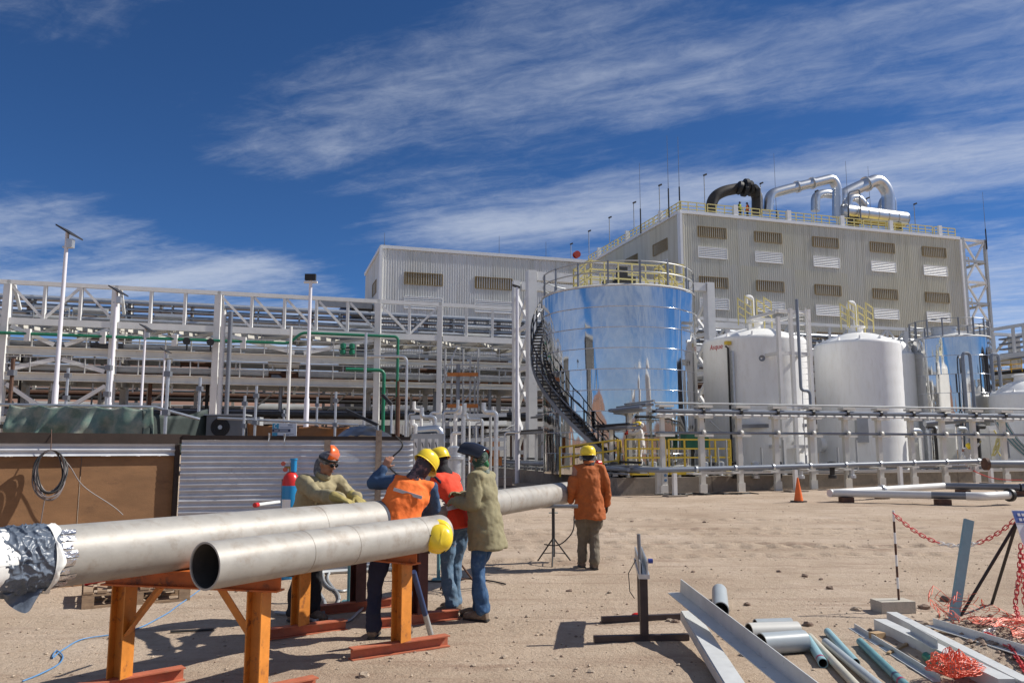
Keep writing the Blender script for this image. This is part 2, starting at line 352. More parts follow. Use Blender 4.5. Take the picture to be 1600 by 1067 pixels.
M_wall2 = wallmat('grey ribbed cladding', (.70, .695, .64), (.74, .74, .72))
M_trim = mat('white flashing', (.80, .80, .79), .4, var=.05)
M_ldark = mat('brown translucent vent', (.21, .14, .045), .6, var=.25, scale=2.)
M_bar = mat('vent bar', (.30, .225, .11), .5, var=.1)
M_roof = mat('roof sheet', (.3, .3, .29), .6)
PIT = .262
def rib_panel(wd, ht, dp=.075):       # local: x along wall, y outwards negative, z up
    prf = []; n = round(wd / PIT)
    for i in range(n):
        x = i * PIT; prf += [(x, 0), (x + .10, 0), (x + .145, -dp), (x + .215, -dp)]
    prf.append((n * PIT, 0)); mb = MB(); vs = [(x, y, 0) for x, y in prf] + [(x, y, ht) for x, y in prf]; m = len(prf)
    mb.add(vs, [(i, i + 1, m + i + 1, m + i) for i in range(m - 1)]); return mb
def louver(kind, w, h):
    mb = MB(); fr = MB(); t = .07
    for p, q in (((0, -.1, 0), (w, -.1, 0)), ((0, -.1, h), (w, -.1, h))): fr.beam(p, q, .10, t)
    for x in (0, w): fr.beam((x, -.1, t / 2), (x, -.1, h - t / 2), .10, t, up=V((1, 0, 0)))
    if kind == 'dark':
        mb.add([(0, -.062, 0), (w, -.062, 0), (w, -.062, h), (0, -.062, h)], [(0, 1, 2, 3)])
        br = MB(); x = PIT * .7
        while x < w: br.box((x, -.09, 0), .05, .03, h); x += PIT
    else:
        mb.add([(0, -.062, 0), (w, -.062, 0), (w, -.062, h), (0, -.062, h)], [(0, 1, 2, 3)])
        br = MB(); n = 6
        for i in range(n):
            z = h * (i + .15) / n; br.add([(0, -.15, z), (w, -.15, z), (w, -.07, z + h / n * .8), (0, -.07, z + h / n * .8)], [(0, 1, 2, 3)])
    return mb, br, fr
def railing_unit(w, mt, h=1.1, n=3, t=.05, rails=(1., .62, .28)):
    mb = MB()
    for i in range(n + 1): mb.beam((w * i / n, 0, 0), (w * i / n, 0, h), t)
    for r in rails: mb.beam((0, 0, h * r), (w, 0, h * r), t)
    return mb
def roof_things(): pass
def building(name, label, a0, a1, b0, b1, H, rows, louv, wm_, side_louv, cat='industrial building'):
    T = thing(name, G(a0, b0, 0), label, cat)
    nF = round((a1 - a0) / (PIT * 9)); wF = (a1 - a0) / nF; sF = wF / (PIT * 9)
    hr = H / rows; me = unit(rib_panel(PIT * 9, hr + .05), 'wall_panel', wm_, None)
    for r in range(rows):
        for i in range(nF):
            inst('wall_panel', me, T, G(a0 + i * wF, b0 - .012 * (r % 2) - .004 * (i % 2), r * hr), (0, 0, PH), (sF, 1, 1))
    nS = round((b1 - b0) / (PIT * 9)); wS = (b1 - b0) / nS; sS = wS / (PIT * 9)
    for r in range(rows):
        for i in range(nS):
            inst('wall_panel', me, T, G(a0 - .012 * (r % 2) - .004 * (i % 2), b1 - i * wS, r * hr), (0, 0, PH - math.pi / 2), (sS, 1, 1))
    mb = MB(); c = [G(a0, b0), G(a1, b0), G(a1, b1), G(a0, b1)]; k = .12
    c2 = [G(a0 + k, b0 + k), G(a1, b0 + k), G(a1, b1), G(a0 + k, b1)]
    mb.add([p for p in c2] + [p + ZZ * (H - .05) for p in c2], [(0, 1, 5, 4), (3, 0, 4, 7), (1, 2, 6, 5), (2, 3, 7, 6), (4, 5, 6, 7)]); mb.build('core', M_roof, T, None)
    mb = MB(); mb.beam(G(a0 - .12, b0 - .12, H + .08), G(a1 + .1, b0 - .12, H + .08), .2, .34); mb.build('roof_trim', M_trim, T, None)
    mb = MB(); mb.beam(G(a0 - .12, b0 + .0, H + .08), G(a0 - .12, b1, H + .08), .2, .34); mb.build('roof_trim', M_trim, T, None)
    mb = MB(); mb.beam(G(a0 - .14, b0 - .14, 0), G(a0 - .14, b0 - .14, H - .1), .62, .28, up=UU); mb.build('corner_trim', M_trim, T, None)
    mb = MB(); mb.beam(G(a1 + .1, b0 - .14, 0), G(a1 + .1, b0 - .14, H - .1), .3, .28, up=UU); mb.build('corner_trim', M_trim, T, None)
    U = {}
    def put(kind, loc, rz, w, h):
        key = (kind, round(w, 2), round(h, 2))
        if key not in U:
            p, q, f = louver(kind, w, h)
            U[key] = (unit(p, 'louver', M_ldark if kind == 'dark' else M_lgrey, None), unit(q, 'louver_slats', M_bar if kind == 'dark' else M_trim, None), unit(f, 'louver_frame', M_bar if kind == 'dark' else M_trim, None))
        o = inst('louver', U[key][0], T, loc, (0, 0, rz))
        for nm, i in (('louver_slats', 1), ('louver_frame', 2)):
            c = bpy.data.objects.new(nm, U[key][i]); COL.objects.link(c); c.parent = o; ORG[c.name] = ORG[o.name]
            if i == 1: c['kind'] = 'stuff'
    for kind, a, z, w, h in louv: put(kind, G(a, b0, z), PH, w, h)
    for kind, b, z, w, h in side_louv: put(kind, G(a0, b, z), PH - math.pi / 2, w, h)
    return T
B0 = 75.
A0, ZB = pa(1062, 317, B0); A1, _ = pa(1497, 370, B0)
HB = 27.0
cols = [pa(x, 345, B0)[0] for x in (1111, 1198, 1287, 1375, 1455)]
lv = []
for c in cols:
    for kind, z in (('dark', 24.5), ('light', 22.2), ('dark', 18.95), ('light', 16.6), ('dark', 13.5), ('light', 11.2)):
        lv.append((kind, c - 1.75, z, 3.5, 1.15))
BD = 26.5
sl = []
for b in (79.5, 87.0, 94.5):
    for kind, z in (('dark', 23.6 if b > 60 else 0), ('light', 21.2), ('dark', 18.), ('light', 15.6)):
        sl.append((kind, b + 1.8, z, 3.5, 1.3))
BB = building('process_building', 'tall cream ribbed steel building with yellow roof railings and brown vents', A0, A1, B0, B0 + BD, HB, 5, lv, M_wall, sl)
BL = 1.10 * B0
AL0, _ = pa(597, 385, BL); HL = 1.72 + .2535 * BL
lv2 = []
for x0, x1 in ((632, 691), (742, 800)):
    a0 = pa(x0, 430, BL)[0]; a1 = pa(x1, 430, BL)[0]
    zt = pa((x0 + x1) / 2, 424.5, BL)[1]; 
    lv2 += [('dark', a0, 18.9, a1 - a0, 1.25), ('light', a0, 16.3, a1 - a0, 1.25), ('dark', a0, 12.6, a1 - a0, 1.25)]
for k in (2, 3):
    a0 = pa(632, 430, BL)[0] + k * (pa(742, 430, BL)[0] - pa(632, 430, BL)[0]); lv2 += [('dark', a0, 18.9, 4.2, 1.25)]
BLo = building('process_building', 'lower grey ribbed steel hall left of the tall cream building', AL0, A0 + .3, BL, BL + 14, HL, 4, lv2, M_wall2, [('dark', BL + 6.5, 18.5, 3.2, 1.4)])
# roof fins and open machinery end of the lower hall
mb = MB(); p0 = ab = None
def ab(px, py, b): a, z = pa(px, py, b); return G(a, b, z)
M_machine = mat('dark machinery', (.09, .09, .09), .6, metal=.3, var=.4, scale=1.5)
mb = MB(); aL = AL0 - 1.2; mb.box(G(AL0 - 1.5, BL + 9, 0), 2.8, 7, 17.5, PH); mb.build('end_bay', M_machine, BLo, None)
for k in range(5):
    mb = MB(); mb.beam(G(AL0 - 3.0, BL + 6 + k * 1.5, 10), G(AL0 - 3.0, BL + 6 + k * 1.5, 17.3 + k * .4), .25); mb.build('end_post', M_dark, BLo, None)
mb = MB(); mb.beam(G(AL0 - 6.2, BL + 5, 17.2), G(AL0 - .3, BL + 5, 17.2), .5, .6); mb.build('crane_beam', M_lgrey, BLo, None)
mb = MB(); mb.box(G(AL0 - 3.2, BL + 5.2, 15.4), 1.3, 1, 1.3, PH); mb.build('hoist', mat('blue hoist paint', (.05, .12, .3), .5), BLo, None)
# yellow railings on the tall roof
wr = (A1 - A0) / 11; meR = unit(railing_unit(wr - .25, M_paley, t=.09), 'railing', M_paley, None)
for i in range(11): inst('railing', meR, BB, G(A0 + i * wr + .1, B0 + .25, HB + .25), (0, 0, PH))
ws = BD / 8; meR2 = unit(railing_unit(ws - .3, M_paley, t=.09), 'railing', M_paley, None)
for i in range(8): inst('railing', meR2, BB, G(A0 + .25, B0 + BD - i * ws - .1, HB + .25), (0, 0, PH - math.pi / 2))
meP = MB(); meP.box((0, 0, 0), .5, .25, 1.25); meP = unit(meP, 'parapet_post', M_trim, None)
for i in (2.0, 4.0, 6.1, 8.1, 10.2): inst('parapet_post', meP, BB, G(A0 + i * wr, B0 - .02, HB + .2), (0, 0, PH))
for i in (1, 3, 5): inst('parapet_post', meP, BB, G(A0 - .02, B0 + i * 4.4, HB + .2), (0, 0, PH))
# lightning rods and lamps on the roofs
def rod(px, ytop, b, z0, label, r=.05, lower=None):
    a, z = pa(px, ytop, b); mb = MB(); T = thing('lightning_rod', G(a, b, z0), label, 'lightning rod')
    zm = lower if lower else z0 + (z - z0) * .35
    mb.tube([G(a, b, z0), G(a, b, zm)], r * 1.6, 6); mb.build('base_tube', M_dark, T); mb = MB(); mb.tube([G(a, b, zm), G(a, b, z)], [r * .7, r * .4], 5); mb.build('rod', M_mgrey, T)
for px, yt, b, z0, lb in ((1042, 212, 77, HB, 'taller left of two rods at the tall building corner'), (1059, 214, 75.5, HB, 'rod standing exactly on the tall building corner'), (999, 255, 84, HB, 'rod on the side edge of the tall roof'),
                      (1209, 240, 82, HB, 'thin rod left of the silver ducts'), (1321, 252, 76.5, HB, 'rod at the bend of the left silver duct'), (1356, 260, 84, HB, 'rod behind the right silver duct'),
                      (780, 369, BL + 5, HL - .4, 'short rod on the low grey hall roof'), (853, 378, BL + 5, HL - .4, 'short rod on the low hall near the tall building'), (601, 364, BL + .5, HL - .2, 'short rod on the left corner of the low hall'), (1535, 300, 74.8, 26, 'rod on top of the lattice stair tower')):
    rod(px, yt, b, z0, 'thin ' + lb if not lb.startswith('thin') else lb)
def roof_lamp(px, ytop, b, lb):
    a, z = pa(px, ytop, b); T = thing('roof_lamp', G(a, b, HB), lb, 'lamp', 'floodlights on the tall roof'); mb = MB(); mb.tube([G(a, b, HB), G(a, b, z)], .05, 6); mb.build('post', M_lgrey, T)
    mb = MB(); mb.beam(G(a - .15, b - .2, z + .05), G(a + .18, b - .2, z + .2), .28, .18); mb.build('lamp_head', M_dark, T)
for px, yt, b, lb in ((892, 383, 100.5, 'floodlight beside the red drum'), (920, 363, 95, 'second floodlight from the red drum'), (952, 342, 89, 'third floodlight up the side railing'), (990, 319, 83, 'fourth floodlight up the side railing'), (1030, 292, 79, 'floodlight nearest the tall building corner'),
                  (1100, 276, 77, 'floodlight left of the black duct'), (1188, 289, 77, 'floodlight right of the black duct'), (1274, 301, 77, 'floodlight right of the left silver duct'), (1354, 312, 79, 'floodlight under the right silver duct'), (1428, 321, 77, 'floodlight right of the silver drum')):
    roof_lamp(px, yt, b, 'small ' + lb)
a, z = pa(901, 398, 101); T = thing('cable_drum', G(a, 101, HB - .3), 'red round drum at the far end of the tall roof edge', 'drum')
mb = MB(); mb.lathe(G(a, 101, z), [(.25, -.3), (.25, .3)], 20, axis=VV); mb.build('core', mat('dull red paint', (.45, .04, .02), .5), T)
for s in (-.3, .3): mb = MB(); mb.lathe(G(a, 101 + s, z), [(.48, -.05), (.48, .05)], 24, axis=VV); mb.build('flange', MATS['dull red paint'], T)
# roof ducts
def duct(pxs, b, r, m, label, name='roof_duct', bd=2.5, n=20, cat='duct', flanges=(), drop=True):
    P = [ab(x, y, bb if bb else b) for x, y, bb in pxs]; T = thing(name, V((P[0].x, P[0].y, HB)), label, cat)
    mb = MB(); mb.tube(bend(P, bd, 8), r, n); mb.build('duct_tube', m, T, 50)
    for i, k in flanges:
        c = P[i].lerp(P[i + 1], k); ax = (P[i + 1] - P[i]).normalized(); mb = MB(); mb.lathe(c, [(r * 1.25, -.12), (r * 1.25, .12)], 20, axis=ax); mb.build('flange', m, T)
    return T
M_bduct = mat('black painted duct', (.05, .042, .035), .55, metal=.3, var=.3, scale=1.)
dT = duct([(1110, 330, 0), (1114, 309, 0), (1130, 299, 0), (1168, 292, 0), (1183, 303, 0), (1183, 335, 0)], 79, .64, M_bduct, 'black arched duct with black flanges at the left of the tall roof', bd=1.2, flanges=((2, .75), (2, .98), (3, .5)))
for dx, dy in ((1155, 294), (1163, 297), (1172, 293), (1180, 299), (1166, 290)):
    mb = MB(); mb.lathe(ab(dx, dy, 78.6), [(.5, -.25), (.8, -.2), (.8, .2), (.5, .25)], 14, axis=(1, .2, .3 * (dx - 1165) / 10)); mb.build('valve_body', M_black, dT)
duct([(1200, 330, 79), (1202, 304, 79), (1222, 298, 0), (1300, 279, 0), (1308, 292, 0), (1308, 340, 0)], 79, .58, M_alu, 'silver inverted L duct rising at the middle of the tall roof', bd=2.2, flanges=((2, .3), (2, .6)))
duct([(1315, 330, 84), (1312, 308, 84), (1335, 296, 84), (1372, 280, 84), (1388, 300, 84), (1388, 345, 84)], 84, .82, M_alu, 'thick silver duct arching over the silver drum', bd=2.6, flanges=((2, .5),))
duct([(1274, 330, 83), (1274, 306, 83), (1288, 302, 83), (1300, 304, 83)], 83, .55, M_alu, 'small silver elbow duct behind the inverted L duct', bd=1.6)
duct([(1325, 335, 82), (1325, 311, 82), (1340, 308, 82), (1352, 322, 82)], 82, .5, M_alu, 'low silver elbow duct left of the silver drum', bd=1.3)
duct([(1375, 330, 86), (1378, 311, 86), (1392, 306, 86), (1397, 316, 86), (1397, 345, 86)], 86, .38, M_alu, 'narrow silver elbow duct right of the thick arch', bd=1.)
P = [ab(1318, 331, 78.5), ab(1412, 334, 78.5)]; P[1].z = P[0].z - .2; T = thing('condenser_drum', P[0] - ZZ, 'horizontal silver condenser drum lying on the tall roof', 'drum')
mb = MB(); mb.tube([P[0] - UU * .3, P[0], P[1], P[1] + UU * .3], [.5, .95, .95, .5], 28); mb.build('drum_shell', M_alu, T)
for k in range(7): c = P[0].lerp(P[1], k / 6); mb = MB(); mb.lathe(c, [(.98, -.04), (.98, .04)], 28, axis=UU); mb.build('band', M_lgrey, T)
for k in (.15, .85): c = P[0].lerp(P[1], k); mb = MB(); mb.box(c - ZZ * (c.z - HB), .5, 1.4, c.z - HB - .7, PH); mb.build('saddle', M_dark, T)
# pipe frame loop over drum
mb = MB(); mb.tube(bend([ab(1326, 345, 77.3), ab(1326, 301, 77.3), ab(1343, 296, 77.3), ab(1345, 345, 77.3)], .4), .1, 8); mb.build('pipe_hoop', M_mgrey, label='thin grey pipe hoop standing in front of the silver drum', cat='pipe')
mb = MB(); mb.box(ab(1372, 351, 76.9), 7., 1.2, .12, PH); mb.build('grating_deck', M_yellow, label='yellow grating deck under the silver drum', cat='deck')
# lattice stair tower
sT = thing('stair_tower', G(A1 + 1, B0, 0), 'open white lattice stair tower at the right end of the tall building', 'stair tower')
aR = pa(1540, 400, B0)[0]; zl = [27.0 - 2.62 * k for k in range(9)]
for a, b in ((A1 + .6, B0), (aR, B0), (A1 + .6, B0 + 5), (aR, B0 + 5)):
    mb = MB(); mb.beam(G(a, b, 0), G(a, b, 27.2), .32, up=UU); mb.build('column', M_lgrey, sT, None)
for i, z in enumerate(zl):
    for p, q in ((G(A1 + .8, B0, z), G(aR - .2, B0, z)), (G(aR, B0 + .2, z), G(aR, B0 + 4.8, z)), (G(A1 + .6, B0 + 5, z), G(aR - .2, B0 + 5, z))):
        mb = MB(); mb.beam(p, q, .25, .3); mb.build('beam', M_lgrey if i % 2 else M_white, sT, None)
    if i < 8:
        am = (A1 + .6 + aR) / 2
        for b in (B0, B0 + 5):
            for s in (-1, 1):
                e = A1 + .8 if s < 0 else aR - .2
                if i % 2 == 0: p, q = G(e, b, z - .2), G(am, b, z - 2.45)
                else: p, q = G(am, b, z - .2), G(e, b, z - 2.45)
                mb = MB(); mb.beam(p, q, .2, .2); mb.build('brace', M_white, sT, None)
        if i % 2 == 0:
            mb = railing_unit(3.4, M_yellow, t=.07); m2 = MB(); m2.add([G(A1 + .8, B0 + 2.6, z - 2.5) + UU * v.x + VV * v.y + ZZ * v.z for v in mb.v], mb.f); m2.build('railing', M_yellow, sT, None)
            mb = MB(); mb.beam(G(A1 + .8, B0 + 3.6, z - 2.4), G(aR - .5, B0 + 3.6, z + .1), 1., .15); mb.build('stair_flight', M_yellow, sT, None)
# ================================================================ PIPE RACK
BF, BK = 56., 61.2
def rack(T, a_list, bf, bk, zt, zl, detail=True, aR_=None):
    pass
rk = thing('pipe_rack', G(0, BF, 0), 'long cream steel pipe rack with truss top running behind the tanks', 'pipe rack')
cols_px = [14, 183, 343, 592, 688]
ac = [pa(x, 450, BF)[0] for x in cols_px]
ac = [ac[0] - 12.2, ac[0] - 6.1] + ac
while ac[-1] < 64: ac.append(ac[-1] + 5.9)
ZT, ZM, ZA, ZBm = 12.0, 9.55, 7.75, 6.15
def part(nm, m, p, q, w, h=None, par=None, kind='beam', sub=False):
    mb = MB()
    if kind == 'I': mb.ibeam(p, q, w, h or w, .05)
    else: mb.beam(p, q, w, h or w)
    return mb.build(nm, m, par or rk, None)
for i, a in enumerate(ac):
    big = a < ac[5] + .1
    for b in (BF, BK):
        o = part('column', M_white, G(a, b, 0), G(a, b, ZT - .15), .42 if big else .36)
    part('knee_brace', M_white, G(a + .2, BF + .25, ZT - .1), G(a + .2, BF + 1.9, ZT - 1.4), .18)
    for z, w in ((ZT, .25), (ZM, .4), (ZA, .5), (ZBm, .5), (3.6, .4)):
        if z == ZT: continue
        part('cross_beam', M_cream, G(a, BF + .2, z - .1), G(a, BK - .2, z - .1), .3, w)
    if i + 1 < len(ac):
        a2 = ac[i + 1]; L_ = a2 - a; n = max(2, round(L_ / 2.05))
        for b in (BF, BK):
            part('top_chord', M_white, G(a - .1, b, ZT), G(a2 + .1, b, ZT), .25, .26)
            part('lower_chord', M_white, G(a + .2, b - .02, ZM), G(a2 - .2, b - .02, ZM), .3, .42 if b == BF else .35)
            if b == BF:
                left = a2 < ac[5] + .1
                part('main_beam', M_cream, G(a + .2, b, ZA), G(a2 - .2, b, ZA), .35, .52 if left else .36, kind='I')
                part('main_beam', M_cream, G(a + .2, b, ZBm), G(a2 - .2, b, ZBm), .35, .52 if left else .36, kind='I')
                part('main_beam', M_cream, G(a + .2, b, 3.5), G(a2 - .2, b, 3.5), .3, .35)
            else:
                for z in (ZA, ZBm): part('main_beam', M_cream, G(a + .2, b, z), G(a2 - .2, b, z), .3, .4)
            for k in range(1, n):
                x = a + L_ * k / n; part('truss_post', M_white, G(x, b, ZM + .2), G(x, b, ZT - .13), .19)
            if i in (0, 1, 2, 4, 5, 8, 9, 12) and b == BF:
                for k in range(n):
                    x0, x1 = a + L_ * k / n, a + L_ * (k + 1) / n
                    p, q = (G(x0 + .15, b, ZT - .2), G(x1 - .1, b, ZM + .3)) if (k % 2 == 0 or i == 4) else (G(x0 + .1, b, ZM + .3), G(x1 - .15, b, ZT - .2))
                    part('truss_brace', M_white, p, q, .15)
        # horizontal bracing in the deck under the trusses
        for k in range(2):
            x0, x1 = a + L_ * k / 2, a + L_ * (k + 1) / 2
            part('deck_brace', M_cream, G(x0, BF + .2, ZM - .15), G(x1, BK - .2, ZM - .15), .22); part('deck_brace', M_cream, G(x1, BF + .2, ZM - .22), G(x0, BK - .2, ZM - .22), .22)
            part('deck_beam', M_cream, G(x1, BF + .2, ZM - .1), G(x1, BK - .2, ZM - .1), .2, .3)
            part('deck_beam', M_cream, G(x1, BF + .2, ZA - .1), G(x1, BK - .2, ZA - .1), .2, .3); part('deck_beam', M_cream, G(x1, BF + .2, ZBm - .1), G(x1, BK - .2, ZBm - .1), .2, .3)
        if i in (2, 4, 1):
            am = (a + a2) / 2
            part('portal_brace', M_white, G(a + .3, BF, ZM - .3), G(am - .3, BF, ZA + .4), .26); part('portal_brace', M_white, G(a2 - .3, BF, ZM - .3), G(am + .3, BF, ZA + .4), .26)
        if i in (1, 2):
            am = (a + a2) / 2
            part('portal_brace', M_white, G(am - .2, BF, ZA - .5), G(a + .4, BF, ZBm + .4), .26); part('portal_brace', M_white, G(am + .2, BF, ZA - .5), G(a2 - .4, BF, ZBm + .4), .26)
            part('portal_brace', M_white, G(a + .3, BF, ZBm - .5), G(am, BF, 3.7), .24); part('portal_brace', M_white, G(a2 - .3, BF, ZBm - .5), G(am, BF, 3.7), .24)
aS, aE = ac[0] - 3, ac[-1]
# cable trays stacked in the truss and their brackets
for k in range(5):
    z = ZT - .25 - .47 * k
    for b, m in ((BK - .5, M_mgrey if k != 1 else M_rustl), (BK - .95, M_bgrey)):
        mb = MB(); mb.beam(G(aS, b, z), G(aE, b, z), .4, .13); mb.build('cable_tray', m, rk, None)
    mb = MB(); mb.tube([G(aS, BK - .7, z + .13), G(aE, BK - .7, z + .13)], .07, 6); mb.build('cable', M_dark if k % 2 else M_galv, rk)
x = aS + 1
while x < aE:
    mb = MB(); mb.beam(G(x, BK - .72, ZM + .2), G(x, BK - .72, ZT - .1), .1); 
    for k in range(5): mb.beam(G(x, BK - 1.2, ZT - .38 - .47 * k), G(x, BK - .2, ZT - .38 - .47 * k), .1)
    mb.build('tray_bracket', M_lgrey, rk, None); x += 2.9
# light rails and slim bracing on the front face of the lower levels
for i, a in enumerate(ac[:-1]):
    a2 = ac[i + 1]; n = max(3, round((a2 - a) / 1.5))
    for z in (ZA + .26, ZBm + .26):
        for dz in (.5, .95): part('handrail', M_ltgal, G(a + .2, BF - .12, z + dz), G(a2 - .2, BF - .12, z + dz), .055)
        for k in range(1, n): x = a + (a2 - a) * k / n; part('handrail_post', M_ltgal, G(x, BF - .12, z), G(x, BF - .12, z + .95), .06)
    for z0, z1 in ((3.7, ZBm - .3), (ZBm + .3, ZA - .3)):
        for k in range(2): x = a + (a2 - a) * (k + .5) / 2; part('slim_post', M_white, G(x, BK, z0), G(x, BK, z1), .16); part('slim_brace', M_white, G(x - 1.2, BK, z0), G(x + 1.2, BK, z1), .12)
    part('long_brace', M_white, G(a + .3, BK, .2), G(a2 - .3, BK, 3.3), .2)
# process pipes on each level
rp_ = random.Random(3)
spec = [(ZM + .45, [(.8, .1, M_galv), (1.5, .14, M_lgrey), (2.2, .1, M_mgrey), (3., .18, M_galv)]),
        (ZA + .5, [(.6, .12, M_ltgal), (1.2, .2, M_mgrey), (1.9, .13, M_rustl), (2.5, .24, M_ltgal), (3.3, .16, M_lgrey), (4., .2, M_dark)]),
        (ZBm + .55, [(.5, .16, M_ltgal), (1.1, .14, M_rust), (1.7, .26, M_dark), (2.5, .2, M_orpipe), (3.2, .22, M_ltgal), (4., .26, M_mgrey), (4.6, .2, M_black)]),
        (3.95, [(.6, .15, M_dark), (1.3, .25, M_mgrey), (2.1, .2, M_rust), (2.9, .3, M_dark), (3.9, .2, M_galv)])]
for z, ps in spec:
    for b, r, m in ps:
        s0 = aS + rp_.random() * 4; mb = MB(); pts = [G(s0, BF + b, z + r - .1)]
        x = s0
        while x < aE - 12:
            x += 9 + rp_.random() * 12
            if r < .2 and rp_.random() < .5:      # expansion loop
                pts += [G(x, BF + b, z + r - .1), G(x, BF + b, z + r + .5), G(x + 2, BF + b, z + r + .5), G(x + 2, BF + b, z + r - .1)]; x += 2
        pts.append(G(aE, BF + b, z + r - .1)); mb.tube(pts, r, 8); mb.build('pipe', m, rk)
        x = s0 + 1
        mb = MB()
        while x < aE and r > .17: mb.lathe(G(x, BF + b, z + r - .1), [(r * 1.35, -.06), (r * 1.35, .06)], 10, axis=UU); x += 4 + rp_.random() * 5
        if mb.v: mb.build('flange_set', m, rk)
# dark pipe bundle hanging under the lowest beams and drop legs with valves
for k in range(16):
    a = aS + 4 + k * 3.7 + rp_.random() * 2; b = BF + .5 + rp_.random() * 3.5; m = rp_.choice([M_dark, M_lgrey, M_mgrey, M_galv, M_rust]); r = rp_.uniform(.06, .16)
    z0 = rp_.choice([0., .5, 1.]); z1 = rp_.choice([3.9, 6.6, 8.1, 6.6])
    T = rk; mb = MB(); mb.tube(bend([G(a, b, z0), G(a, b, z1), G(a + rp_.uniform(-1.6, 1.6), b, z1)], .4), r, 8); mb.build('drop_pipe', m, T)
mb = MB(); mb.beam(G(aS, BF - .4, 3.05), G(ac[5], BF - .4, 3.05), .25, .25); mb.build('lower_rail', M_dark, rk, None)
for z in (ZA + .35, ZBm + .35, ZM + .3):
    for dz in (.55, 1.05):
        if z > 9: continue
        mb = MB(); mb.beam(G(aS, BK + .3, z + dz), G(aE, BK + .3, z + dz), .06); mb.build('walkway_rail', M_lgrey, rk, None)
x = aS + .7
me0 = MB(); me0.box((0, 0, 0), .09, .09, .55); me_h = unit(me0, 'pipe_hanger', M_lgrey, None); me0 = MB(); me0.box((0, 0, 0), .25, .5, .12); me_s = unit(me0, 'pipe_shoe', M_galv, None); kk = 0
while x < aE - 2 and kk < 110:
    inst('pipe_hanger', me_h, rk, G(x, BF + .1 + .4 * (kk % 3), (ZA - .85, ZBm - .85, ZM - .7)[kk % 3]), (0, 0, PH)); inst('pipe_shoe', me_s, rk, G(x + .4, BF + .5 + .6 * (kk % 4), (ZA + .25, ZBm + .25)[kk % 2]), (0, 0, PH)); x += .78; kk += 1
# yellow beam seen behind the green line, left end
mb = MB(); mb.beam(G(aS, BK + .6, 8.75), G(ac[3] + 2, BK + .6, 8.75), .3, .45); mb.build('crane_rail', M_yellow, rk, None)
# far right leg of the rack coming towards the viewer
rk2 = thing('pipe_rack', G(61, 50, 0), 'second pipe rack leg coming forward at the far right behind the small white tank', 'pipe rack')
def part2(nm, m, p, q, w, h=None):
    mb = MB(); mb.beam(p, q, w, h or w); return mb.build(nm, m, rk2, None)
bs = [56 - 3.1 * k for k in range(9)]
for a in (60.4, 65.5):
    for b in bs[::2]: part2('column', M_white, G(a, b, 0), G(a, b, ZT - .1), .4)
    for i in range(8):
        part2('top_chord', M_white, G(a, bs[i], ZT), G(a, bs[i + 1], ZT), .25); part2('lower_chord', M_white, G(a, bs[i], ZM), G(a, bs[i + 1], ZM), .3, .4)
        part2('main_beam', M_cream, G(a, bs[i], ZA), G(a, bs[i + 1], ZA), .3, .5); part2('main_beam', M_cream, G(a, bs[i], ZBm), G(a, bs[i + 1], ZBm), .3, .5)
        part2('truss_post', M_white, G(a, bs[i] - 1, ZM), G(a, bs[i] - 1, ZT), .2); part2('truss_post', M_white, G(a, bs[i] - 2, ZM), G(a, bs[i] - 2, ZT), .2)
for k in range(5): part2('cable_tray', M_mgrey if k % 2 else M_bgrey, G(64.8, 57, ZT - .3 - .47 * k), G(64.8, 31, ZT - .3 - .47 * k), .6, .14)
for k, (da, r, m) in enumerate(((1, .2, M_dark), (2, .15, M_galv), (3, .25, M_rust), (4, .2, M_dark))):
    for z in (ZA + .5, ZBm + .5): mb = MB(); mb.tube([G(60.4 + da, 57, z), G(60.4 + da, 31, z)], r, 8); mb.build('pipe', m, rk2)
for z in (ZA + .3, ZBm + .3):
    mb = railing_unit(3, M_yellow, t=.07)
    for i in range(4): m2 = MB(); m2.add([G(60., 54 - i * 3.4, z) - VV * v.x + ZZ * v.z for v in mb.v], mb.f); m2.build('railing', M_yellow, rk2, None)
# green water line running along the rack
g = thing('green_pipe_line', G(aS, BF - .6, 0), 'long green pipe line with two steps clipped along the pipe rack', 'pipe')
zz0 = 8.72; a460 = pa(452, 525, BF - .6)[0]; a620 = pa(622, 527, BF - .6)[0]
mb = MB(); mb.tube(bend([G(aS, BF - .6, zz0), G(a460, BF - .6, zz0), G(a460 + .8, BF - .6, zz0 + .75), G(a620, BF - .6, zz0 + .75), G(a620, BF - .6, 3.0)], .3), .095, 10); mb.build('pipe_run', M_green, g)
for k in range(9):
    x = aS + 4 + k * 4.2
    if x < a460: mb = MB(); mb.beam(G(x, BF - .6, zz0 - .45), G(x, BF - .6, zz0 + .3), .35, .2); mb.build('clamp', M_white, g, None)
a600 = pa(600, 600, BF - 1)[0]
mb = MB(); mb.tube(bend([G(a600 - 2.6, BF - .9, 7.05), G(a600, BF - .9, 7.05), G(a600, BF - .9, 2.2), G(a600 + 1.2, BF - .9, 2.2), G(a600 + 1.2, BF - .9, .2)], .4), .12, 12); mb.build('green_pipe', M_green, label='thick green pipe dropping down the column left of the grey hall windows', cat='pipe')
a2 = pa(656, 640, BF - 1)[0]
for k, x in enumerate((536, 550)):
    aa = pa(x, 545, BF - .5)[0]; T = thing('green_pump', G(aa, BF - .5, 8.2), ('left' if k == 0 else 'right') + ' of two small green pumps on the pipe rack deck', 'pump')
    mb = MB(); mb.lathe(G(aa, BF - .5, 8.1), [(.12, 0), (.2, .06), (.2, .3), (.1, .36), (.2, .42), (.2, .72), (.06, .8)], 12); mb.build('pump_body', M_green, T)
    mb = MB(); mb.tube([G(aa, BF - .5, 8.55), G(aa, BF - .8, 8.55)], .08, 8); mb.build('nozzle', M_green, T)
